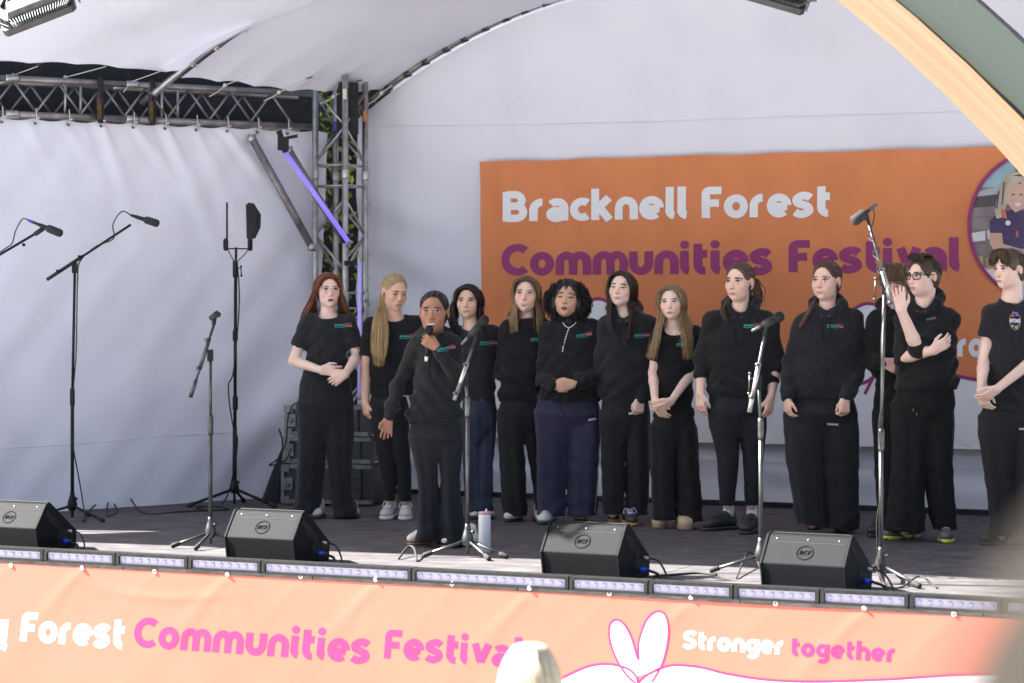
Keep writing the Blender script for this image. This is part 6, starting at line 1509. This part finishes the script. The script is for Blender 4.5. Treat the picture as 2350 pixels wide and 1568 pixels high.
# curly hair
CAST.append(dict(label='person with curly black hair singing with closed eyes in black hoodie and navy trousers', base=(1295, 1200), head=hd(1297, 684, (-10, -9, 4), 1.08, SCL(1200)), skin=MIXED, top='hoodie', torso=[(742, 1264, 1358), (790, 1246, 1374), (850, 1238, 1382), (900, 1231, 1381), (920, 1237, 1374)], sh=[(1260, 756), (1360, 752)],
  arms=[dict(i=0, el=(1247, 864, -.04), wr=(1270, 884, -.19), cuff=.94, hand=((.92, -.2, -.15), UPT, BACKP, .55)), dict(i=1, el=(1387, 852, -.04), wr=(1314, 882, -.20), cuff=.94, hand=((-.9, -.22, -.18), UPT, BACKP, .45))],
  hips=[(905, 1230, 1375), (950, 1228, 1378), (1000, 1229, 1380)], legs=[dict(rows=[(990, 1229, 1302), (1060, 1231, 1300), (1120, 1232, 1298), (1183, 1232, 1297)]), dict(rows=[(990, 1302, 1380), (1060, 1303, 1376), (1120, 1303, 1371), (1183, 1303, 1369)])], pants='navy',
  feet=[dict(p=(1243, 1205), yaw=-22), dict(p=(1330, 1199), yaw=-6)], logo=(1322, 772, 36, .14), tag=(1349, 965, 19, .15), stripe=[(1375, 915), (1375, 980), (1372, 1050), (1368, 1120), (1365, 1175)], cord=[(1285, 945)], seed=6, strings=False,
  face=dict(brow=(.03, .018, .012), eyes='closed', open=.0055, teeth=False, lip=(.36, .14, .12), browz=.002, arch=.006),
  hair=((.016, .013, .012), 'curly', dict(thick=.012, line=.085, ears=False, sheets=[], curls=(1500, (0, .02, .005), (.150, .125, .135), .0033, .007), add=[((-.075, .02, -.03), (.042, .05, .075)), ((.075, .02, -.03), (.042, .05, .075)), ((0, .05, -.02), (.105, .06, .09))])),
  extra=[necklace([(1291, 740), (1297, 748), (1305, 752), (1314, 747), (1322, 739)], .003, PEARL), necklace([(1305, 753), (1300, 766), (1295, 784), (1290, 806)], .0015, PEARL, [(1304, 756), (1302, 761), (1300, 767), (1298, 773), (1296, 779), (1295, 785), (1291, 796), (1291, 801), (1290, 806)])]))
# dark brown straight hair, eyes closed
CAST.append(dict(label='person with long dark brown hair squinting in black hoodie with one fist at the thigh', base=(1435, 1203), head=hd(1418, 661, (-18, -5, 3), 1.02, SCL(1203)), skin=PALE, top='hoodie', torso=[(732, 1396, 1490), (780, 1384, 1501), (850, 1380, 1506), (900, 1378, 1500), (919, 1383, 1494)], sh=[(1394, 742), (1488, 742)],
  arms=[dict(i=0, el=(1378, 845, .02), wr=(1392, 915, .0), hand=((0, 0, -1), (.5, -.8, 0), (1, 0, 0), .5)), dict(i=1, el=(1502, 846, .0), wr=(1469, 917, -.09), cuff=.97, hand=((-.15, -.25, -.95), (-.85, -.35, 0), (.1, 1, 0), .85))],
  hips=[(905, 1380, 1492), (950, 1378, 1490), (1000, 1378, 1492)], legs=[dict(rows=[(990, 1378, 1434), (1060, 1378, 1432), (1120, 1380, 1432), (1179, 1382, 1430)]), dict(rows=[(990, 1434, 1492), (1060, 1436, 1492), (1120, 1438, 1490), (1181, 1440, 1487)])], pants='trouser',
  feet=[dict(p=(1408, 1201), yaw=-6, style='skate'), dict(p=(1453, 1209), yaw=8, style='skate')], logo=(1454, 771, 36, 0), tag=(1441, 950, 22, 0), seed=7, hood_up=1.15, face=dict(brow=(.05, .03, .022), eyes='closed', lip=(.55, .25, .22), smile=.3),
  hair=((.062, .033, .024), 'long', dict(line=.082, sheets=[dict(guides=side_guides(-1, [p(1402, 680, -.05), p(1400, 720, -.09), p(1402, 772, -.13)], [p(1396, 690, .0), p(1394, 725, -.05), p(1396, 770, -.11)], [p(1405, 710, .08), p(1395, 740, .05), p(1392, 765, -.02)], -.01), n=90, rad=.0062, jit=.005),
       dict(guides=side_guides(1, [p(1441, 690, -.05), p(1446, 735, -.10), p(1434, 790, -.14)], [p(1455, 690, .0), p(1462, 735, -.05), p(1448, 792, -.13)], [p(1458, 700, .08), p(1474, 740, .04), p(1476, 770, -.05)], -.01), n=150, rad=.0064, jit=.005)]))))
# small blonde in T-shirt
CAST.append(dict(label='person with waist long fair hair and pendant in black T-shirt with hands clasped low', base=(1548, 1213), head=hd(1535, 694, (-13, 2, -2), .97, SCL(1213)), skin=PALE, top='tee', torso=[(758, 1516, 1590), (790, 1504, 1601), (850, 1505, 1592), (900, 1505, 1588), (940, 1502, 1592), (956, 1501, 1594)], sh=[(1513, 766), (1595, 765)], scoop=.014, arm_r=(.040, .032, .023),
  arms=[dict(i=0, el=(1499, 856, .0), wr=(1503, 920, -.15), st=.70, hand=((.42, -.15, -.85), (.7, -.6, .2), (.4, .9, 0), .3)), dict(i=1, el=(1592, 848, .0), wr=(1541, 920, -.17), st=.64, hand=((-.76, -.15, -.55), (-.2, -.6, .6), (0, 1, 0), .3))],
  hips=[(935, 1502, 1592), (980, 1497, 1598), (1020, 1494, 1602)], legs=[dict(rows=[(1010, 1494, 1549), (1080, 1494, 1549), (1140, 1497, 1550), (1192, 1499, 1550)]), dict(rows=[(1010, 1547, 1602), (1080, 1550, 1606), (1140, 1552, 1612), (1196, 1553, 1614)])], pants='trouser',
  feet=[dict(p=(1512, 1214), yaw=-5, style='beige'), dict(p=(1577, 1218), yaw=9, style='beige')], logo=(1551, 791, 34, 0), seed=8, face=dict(gaze=-.8, eyeh=.0045, brow=(.09, .05, .03), lip=(.56, .22, .20)),
  hair=((.30, .20, .115), 'long', dict(line=.082, thick=.006, sheets=[dict(guides=side_guides(-1, [p(1521, 715, -.05), p(1512, 770, -.11), p(1502, 838, -.15)], [p(1517, 715, .0), p(1503, 775, -.07), p(1490, 835, -.13)], [p(1526, 735, .08), p(1505, 775, .02), p(1478, 832, -.08)]), n=110, rad=.0052, jit=.007, grad=(1.6, 1.55, 1.4)),
       dict(guides=side_guides(1, [p(1556, 715, -.06), p(1569, 775, -.11), p(1574, 838, -.14)], [p(1572, 715, .0), p(1588, 765, -.06), p(1582, 835, -.12)], [p(1570, 735, .08), p(1597, 760, .04), p(1592, 820, -.05)]), n=130, rad=.0052, jit=.007, grad=(1.6, 1.55, 1.4))])),
  extra=[necklace([(1549, 763), (1553, 772), (1558, 776), (1565, 768), (1571, 760)], .0012, M['chrome'], [(1557, 781), (1559, 783), (1555, 783)])]))
# hair tied back, sleeves pushed up
CAST.append(dict(label='person with tied back brown hair in black hoodie and leggings with arms hanging', base=(1690, 1222), head=hd(1681, 648, (-33, 0, 0), 1.08, SCL(1222)), skin=LIGHT, top='hoodie', torso=[(722, 1636, 1760), (770, 1624, 1775), (830, 1622, 1776), (880, 1622, 1770), (908, 1626, 1762)], sh=[(1636, 735), (1762, 737)],
  arms=[dict(i=0, el=(1611, 826, .02), wr=(1607, 903, -.05), cuff=.45, fat=1.06, hand=((.0, -.1, -1), (.6, -.7, 0), (1, .2, 0), .25)), dict(i=1, el=(1783, 828, .0), wr=(1768, 914, -.06), cuff=.42, fat=1.06, hand=((-.15, -.15, -1), (-.7, -.6, 0), (-1, .4, 0), .35))],
  hips=[(890, 1625, 1762), (940, 1625, 1762), (990, 1630, 1760)], legs=[dict(rows=[(980, 1629, 1694), (1045, 1645, 1697), (1100, 1648, 1693), (1160, 1653, 1686)]), dict(rows=[(980, 1693, 1760), (1045, 1704, 1752), (1100, 1707, 1750), (1160, 1709, 1740)])], pants='legging', folds=.35,
  feet=[dict(p=(1622, 1219), yaw=-52, style='black', sock=.13, s=1.08), dict(p=(1711, 1227), yaw=-18, style='black', sock=.13, s=1.08)], logo=(1703, 749, 42, -.02), seed=9, face=dict(brow=(.04, .025, .018), lip=(.52, .22, .20), bw=1.2, iris=(.08, .09, .08)),
  hair=((.13, .08, .05), 'slick', dict(flow='back', thick=.005, line=.080, sheets=[dict(guides=[skull(a_, .02) for a_ in (-88, -60, -30, 0, 30, 60, 88)], n=120, rad=.0040, jit=.0012, tip=.8), dict(guides=[[('h', .04, .09, .03), p(1738, 645, .10), p(1747, 675, .10), p(1744, 705, .05)], [('h', .02, .095, .0), p(1730, 665, .08), p(1734, 690, .06), p(1728, 712, .04)]], n=60, rad=.006, jit=.009, wave=(.007, 18)),
       dict(guides=[[('h', -.05, .05, -.03), p(1664, 695, -.0), p(1656, 715, -.07), p(1664, 738, -.11)], [('h', -.04, .05, -.04), p(1668, 700, -.0), p(1662, 718, -.08), p(1670, 736, -.12)]], n=26, rad=.005, jit=.006, wave=(.006, 14))])), extra=[earring(1, PEARL)]))
# side braid
CAST.append(dict(label='person with a braid over one shoulder in loose black hoodie and wide trousers', base=(1895, 1226), head=hd(1880, 645, (-33, 0, 0), 1.08, SCL(1226), plump=.7), skin=LIGHT, top='hoodie', torso=[(722, 1846, 1958), (770, 1829, 1975), (830, 1820, 1980), (880, 1810, 1974), (912, 1818, 1962)], sh=[(1846, 740), (1958, 733)],
  arms=[dict(i=0, el=(1815, 832, .02), wr=(1805, 914, -.09), fat=1.1, hand=((.1, -.1, -1), (.4, -.9, 0), (1, 0, 0), .4)), dict(i=1, el=(1974, 832, .0), wr=(1940, 916, -.17), fat=1.1, hand=((-.1, -.2, -1), (-.85, -.35, 0), (-.1, 1, 0), .7))],
  hips=[(900, 1815, 1962), (950, 1806, 1968), (1000, 1801, 1972)], legs=[dict(rows=[(990, 1801, 1888), (1050, 1802, 1890), (1120, 1815, 1895), (1203, 1828, 1899)]), dict(rows=[(990, 1886, 1970), (1050, 1888, 1970), (1120, 1895, 1970), (1213, 1900, 1972)])], pants='trouser', leg_d=.12,
  feet=[dict(p=(1862, 1216), yaw=-28, style='black'), dict(p=(1925, 1224), yaw=-24, style='black')], logo=(1893, 748, 38, -.1), tag=(1894, 974, 25, -.06), seed=10, face=dict(brow=(.10, .06, .04), lip=(.55, .26, .24), smile=.5, iris=(.10, .11, .10)),
  hair=((.105, .058, .036), 'slick', dict(flow='back', thick=.005, line=.080, sheets=[dict(guides=[skull(a_, .02) for a_ in (-88, -60, -30, 0, 30, 60, 88)], n=120, rad=.0040, jit=.0012, tip=.8), dict(guides=[[('h', .03, .095, -.01), ('h', .0, .10, -.05), ('h', -.03, .09, -.09)]], n=30, rad=.008, jit=.008), dict(guides=[[('h', -.06, .04, -.05), p(1866, 698, -.02), p(1852, 722, -.10), p(1834, 752, -.14)]], n=46, rad=.005, jit=.003, wave=(.0085, 34), tip=.7, grad=(2.0, 1.7, 1.5))])), extra=[earring(1, GOLD)]))
# hidden boy
CAST.append(dict(label='person with tousled light brown hair bowed behind the man in black glasses', base=(2050, 1228), male=True, head=hd(2046, 658, (-22, 16, 0), 1.0, SCL(1228)), skin=RUDDY, top='hoodie', torso=[(714, 2014, 2104), (770, 1996, 2110), (820, 1994, 2110), (870, 2008, 2110), (897, 2012, 2106)], sh=[(2012, 732), (2098, 732)],
  arms=[dict(i=0, el=(1999, 824, .0), wr=(2028, 832, -.15), cuff=.9, hand=((.85, -.15, -.4), UPT, BACKP, .65)), dict(i=1, el=(2108, 820, .05), wr=(2090, 890, .0), hand=((0, 0, -1), (-.5, -.8, 0), (-1, 0, 0), .5))],
  hips=[(885, 2006, 2100), (950, 2003, 2100), (1000, 2004, 2100)], legs=[dict(rows=[(990, 2004, 2050), (1080, 2008, 2055), (1180, 2014, 2058), (1214, 2014, 2060)]), dict(rows=[(990, 2050, 2098), (1080, 2055, 2100), (1216, 2060, 2105)])], pants='trouser', strings=False,
  feet=[dict(p=(2003, 1233), yaw=-32, style='black'), dict(p=(2080, 1236), yaw=-10, style='black')], seed=11, face=dict(brow=(.12, .07, .04), eyes='down'),
  hair=((.20, .115, .06), 'short', dict(thick=.016, line=.070, wavy=1.0, sheets=[dict(guides=[[('h', x, .02, .13), ('h', x * 1.2, -.05, .115), ('h', x * 1.2, -.090, .075), ('h', x * 1.2 + .01, -.100, .03)] for x in (-.065, -.03, 0, .03, .065)], n=220, rad=.0038, jit=.008, wave=(.005, 10)), dict(guides=[[('h', -.03, .02, .13), ('h', -.085, 0, .09), ('h', -.098, -.01, .03), ('h', -.092, .0, -.02)], [('h', 0, .06, .12), ('h', -.075, .07, .07), ('h', -.085, .08, .0), ('h', -.075, .085, -.05)]], n=130, rad=.0038, jit=.007, wave=(.005, 10))]))))
# man with glasses
CAST.append(dict(label='person in thick black glasses and black hoodie with one hand raised to the chin', base=(2115, 1243), male=True, head=dict(c=(2118, 634), rot=(-52, 2, 0), s=1.04, dy=-.03), skin=PALE, top='hoodie', torso=[(714, 2082, 2176), (760, 2064, 2196), (820, 2056, 2194), (870, 2052, 2199), (892, 2058, 2192)], sh=[(2078, 732), (2180, 730)], arm_r=(.048, .040, .029),
  arms=[dict(i=0, el=(2070, 820, -.06), wr=(2142, 804, -.24), cuff=.10, hand=((.82, -.05, .48), (-.4, -.3, .8), (.3, 1, 0), .3)), dict(i=1, el=(2106, 803, -.17), wr=(2068, 712, -.25), cuff=.06, hand=((-.12, .12, 1), (.9, -.2, 0), (.1, 1, 0), .14, dict(spread=.14)))],
  hips=[(880, 2055, 2192), (930, 2050, 2190), (1000, 2048, 2190)], legs=[dict(rows=[(990, 2048, 2122), (1070, 2046, 2122), (1140, 2040, 2120), (1218, 2030, 2122)]), dict(rows=[(990, 2118, 2190), (1070, 2122, 2188), (1140, 2128, 2190), (1214, 2139, 2196)])], pants='trouser', leg_d=.13, hood_up=1.25, string_len=.05,
  feet=[dict(p=(2040, 1239), yaw=-58, style='lime'), dict(p=(2171, 1247), yaw=-10, style='lime')], logo=(2121, 733, 22, .1), cord=[(2089, 935), (2097, 945)], seed=12, face=dict(brow=(.06, .04, .025), lip=(.50, .27, .24), bw=1.2, gaze=-.5),
  hair=((.075, .047, .028), 'short', dict(thick=.010, line=.076, wavy=.6, sheets=[dict(guides=[[('h', x, .05, .118), ('h', x, -.02, .128), ('h', x * 1.05 + .012, -.068, .116), ('h', x * 1.0 + .03, -.088, .092)] for x in (-.062, -.03, 0, .03, .055)], n=230, rad=.0036, jit=.0045), dict(guides=[[('h', .03, .02, .125), ('h', .082, 0, .09), ('h', .088, .0, .04)], [('h', .02, .08, .10), ('h', .06, .09, .05), ('h', .06, .095, -.03)]], n=70, rad=.0045, jit=.005)])),
  extra=[glasses((.012, .012, .013), .0030, w=.0245, h=.0185)]))
# right edge boy
CAST.append(dict(label='person with brown curtain hair in black T-shirt with round chest badge', base=(2310, 1252), male=True, head=dict(c=(2316, 618), rot=(-55, 3, 0), s=1.0, dy=-.03), skin=PALE, top='tee', torso=[(703, 2282, 2384), (760, 2268, 2402), (830, 2268, 2400), (900, 2262, 2398), (942, 2258, 2398)], sh=[(2276, 718), (2390, 716)],
  arms=[dict(i=0, el=(2258, 826, .0), wr=(2251, 897, -.15), st=.52, hand=((.28, -.1, -.95), (.6, -.6, 0), (.3, 1, 0), .4)), dict(i=1, el=(2402, 802, -.05), wr=(2288, 893, -.22), st=.6, hand=((-.78, -.1, -.58), (-.2, -.5, .7), (0, 1, 0), .35))],
  hips=[(925, 2256, 2396), (960, 2250, 2396), (1010, 2248, 2396)], legs=[dict(rows=[(1000, 2248, 2322), (1080, 2258, 2322), (1150, 2268, 2325), (1228, 2272, 2328)]), dict(rows=[(1000, 2318, 2394), (1100, 2320, 2395), (1230, 2324, 2398)])], pants='trouser',
  feet=[dict(p=(2262, 1252), yaw=-48, style='black'), dict(p=(2325, 1262), yaw=-38, style='black')], badge=(2322, 737), tag=(2331, 985, 30, 0), seed=13, face=dict(brow=(.08, .05, .03), lip=(.52, .26, .23)),
  hair=((.125, .075, .043), 'short', dict(thick=.012, line=.078, wavy=.5, sheets=[dict(guides=[[('h', 0, -.02, .125), ('h', x * .6, -.08, .115), ('h', x, -.098, .070), ('h', x * 1.25, -.080, .025)] for x in (-.065, -.045, -.02)], n=140, rad=.0038, jit=.005), dict(guides=[[('h', 0, -.02, .125), ('h', x * .6, -.08, .115), ('h', x, -.095, .070), ('h', x * 1.25, -.072, .020)] for x in (.02, .045, .065)], n=140, rad=.0038, jit=.005),
       dict(guides=[[('h', .02, .0, .125), ('h', .082, 0, .085), ('h', .090, .0, .03)], [('h', .02, .06, .115), ('h', .075, .075, .05), ('h', .07, .085, -.05)], [('h', .0, .09, .08), ('h', .02, .105, .0), ('h', .02, .09, -.085)]], n=180, rad=.0038, jit=.005)]))))
# shrub showing through the tower
sh_c = W(768, 640, 19.5); shb = thing('shrub', sh_c * A3(1, 1, 0), 'bright green and yellow leaves glimpsed through the truss tower', 'shrub')
MB().tube([sh_c * A3(1, 1, 0), sh_c * A3(1, 1, 0) + A3(.03, .02, 1.6), sh_c * A3(1, 1, 0) + A3(-.02, 0, 2.9)], [.03, .022, .008], 7).build('stem', mat('bark', (.12, .08, .05), rough=.9), shb, smooth=True)
_lv = []; _lf = []
for i in range(520):
    c = sh_c * A3(1, 1, 0) + A3(RNG.normal(0, .13), RNG.normal(0, .10), RNG.uniform(1.0, 3.2)); d = RNG.normal(0, 1, 3); d /= np.linalg.norm(d); e = np.cross(d, RNG.normal(0, 1, 3)); e /= np.linalg.norm(e); L = RNG.uniform(.04, .085)
    b_ = len(_lv); _lv += [c, c + d * L * .5 + e * L * .28, c + d * L, c + d * L * .5 - e * L * .28]; _lf.append((b_, b_ + 1, b_ + 2, b_ + 3))
_cr_ = mesh_obj('crown', _lv, _lf, mat('leaf', (.10, .20, .03), (.34, .36, .03), scale=6, rough=.5), shb); _cr_['kind'] = 'stuff'
for sp in CAST: make_person(sp)
# hand-held microphone of the singer
_Y3 = EYE * F / (1255 - HY)
mq = microphone('black handheld microphone held to the mouth by the singer', W(979, 818, _Y3 - .20), W(986, 747, _Y3 - .245), plug=False, r=.0175, hl=.052)
_d = W(986, 747, _Y3 - .245) - W(979, 818, _Y3 - .20); _d /= np.linalg.norm(_d)
MB().lathe(W(979, 818, _Y3 - .20) - _d * .03, _d, [(0, .009), (.012, .0105), (.03, .0112)], 12).build('aerial_cap', M['white'], mq, smooth=True)

# ------------------------------------------------------------------ spectators in front
def spectator(c, label, hair_c, length, s=1.0, ground=-1.2, yaw=180, skin_c=LIGHT, cloth=None, n=220, rad=.0065, tone=(.75, 1.2), hair_m=None):
    R = rot(yaw); c = A3(*c); B = A3(c[0], c[1], ground); hc = c - B; T = lambda x, y, z: hc + R @ (A3(x, y, z) * s)
    H = hc[2]
    bf = Field(A3(-.3, -.2, 0), A3(.3, .2, 0), .007, np.concatenate([np.arange(-.01, H - .25, .02), np.arange(H - .25, H + .14, .006)]))
    bf.add(stack([(H - .30, 0, 0, .17, .09), (H - .45, 0, 0, .155, .10), (H - .62, 0, 0, .135, .09), (H - .80, 0, 0, .16, .10)]), 0)
    for x in (-1, 1):
        bf.add(cone((x * .08, 0, H - .78), (x * .09, 0, .06), .075, .04), .03).add(cone((x * .09, 0, .05), (x * .09, .14, .03), .04, .03), .02)
        bf.add(cone((0, 0, H - .22), (x * .17, 0, H - .27), .045, .045), .04).add(cone((x * .18, 0, H - .28), (x * .21, 0, H - .56), .045, .036), .02).add(cone((x * .21, 0, H - .56), (x * .19, .10, H - .78), .036, .026), .02)
        hand(bf, A3(x * .19, .10, H - .78), (0, .3, -1), (0, 1, .2), (-x, 0, 0), .4)
    bf.add(cone(T(0, .03, -.05), (0, .0, H - .24), .05, .055), .02); head_prims(bf, T, R, s)
    v, f = bf.mesh(); ob = mesh_obj('person', v + B, f, skin(skin_c), origin=B, smooth=True, colors=np.ones((len(v), 4))); tag(ob, label, 'person', 'spectators in front of the stage')
    gf = Field(A3(-.3, -.2, H - .9), A3(.3, .2, H - .15), .012)
    gf.add(stack([(H - .27, 0, 0, .19, .10), (H - .45, 0, 0, .18, .12), (H - .62, 0, 0, .165, .11), (H - .84, 0, 0, .19, .12)]), 0)
    for x in (-1, 1): gf.add(cone((0, 0, H - .25), (x * .175, 0, H - .28), .055, .06), .04).add(cone((x * .185, 0, H - .28), (x * .215, 0, H - .58), .065, .055), .03)
    gf.add(cone((0, 0, H - .1), (0, 0, H - .22), .07, .075), .01, sub=True)
    v, f = gf.mesh(); mesh_obj('top', v + B, f, cloth or CL['black'], ob, smooth=True)
    tf = Field(A3(-.3, -.2, 0), A3(.3, .2, H - .75), .012)
    tf.add(stack([(H - .74, 0, 0, .175, .11), (H - .92, 0, 0, .19, .12)]), 0)
    for x in (-1, 1): tf.add(stack([(H - .88, x * .09, 0, .095, .11), (.45, x * .095, 0, .075, .085), (.07, x * .095, .0, .06, .075)]), .03)
    v, f = tf.mesh(); mesh_obj('trousers', v + B, f, CL['denim'], ob, smooth=True)
    hm = hair_m or hairm(hair_c); hf = Field(hc - .2, hc + .2, .006); e = lambda q, r: ell(T(*q), A3(*r) * s, R)
    hf.add(e((0, .016, .036), (.083, .100, .088)), 0).add(e((0, .045, -.03), (.078, .062, .09)), .03).add(e((0, -.085, -.03), (.058, .07, .1)), .012, sub=True)
    v, f = hf.mesh(); hr = mesh_obj('hair', v + B, f, hm, ob, smooth=True, colors=np.full((len(v), 4), .9))
    V = []; Fq = []; C = []; nb = 0; rg = np.random.default_rng(5)
    for i in range(n):
        a = rg.uniform(-1.75, 1.75); top = T(.01 * math.sin(a), .01, .125); m1 = T(.087 * math.sin(a), .018 + .102 * math.cos(a), .04); m2 = T(.094 * math.sin(a), .03 + .10 * math.cos(a), -.07); m3 = m2 + A3(0, 0, -length) + rg.normal(0, .01, 3)
        c_ = np.array(catmull([top, T(.05 * math.sin(a), .015 + .06 * math.cos(a), .112), m1, m2, (m2 + m3) / 2 + rg.normal(0, .004, 3), m3], 5)); k = len(c_)
        d = np.gradient(c_, axis=0); d /= np.linalg.norm(d, axis=1, keepdims=True); e1 = np.cross(d, A3(.3, 1, .1)); e1 /= np.linalg.norm(e1, axis=1, keepdims=True); e2 = np.cross(d, e1)
        rr = rad * rg.uniform(.6, 1.3) * (1 - .6 * np.linspace(0, 1, k) ** 2); tn = rg.uniform(*tone)
        for q in range(4): t = 1.57 * q; V.append(c_ + rr[:, None] * (math.cos(t) * e1 + math.sin(t) * e2)); C.append(np.tile([tn, tn, tn, 1], (k, 1)))
        ii = np.arange(k - 1)
        for q in range(4): b = (q + 1) % 4; Fq.append(np.stack([nb + q * k + ii, nb + b * k + ii, nb + b * k + ii + 1, nb + q * k + ii + 1], 1))
        nb += 4 * k
    lk = mesh_obj('hair_strands', np.concatenate(V) + B, np.concatenate(Fq), hm, hr, smooth=True, colors=np.concatenate(C)); lk['kind'] = 'stuff'
    return ob
_b = W(1217, 1475, 7.1)
spectator(_b + A3(0, 0, -.128), 'person with pale blonde hair seen from behind below the front banner', (.66, .55, .38), .32, n=420, rad=.0042, tone=(.45, 1.35))
tag(MB().box((0, -.6, -.85), (4, 0, 0), (0, 1.9, 0), (0, 0, .55)).build('viewing_terrace', M['ground'], origin=(0, -.6, -1.2)), kind='structure')
spectator((.198, .64, 1.270), 'dark out of focus head of a person close by in the bottom right corner', (.024, .021, .016), .02, ground=-.30, n=160, hair_m=mat('matt_dark_hair', (.020, .0175, .0145), (.028, .025, .021), scale=60, rough=.95, spec=.05), tone=(.8, 1.15))
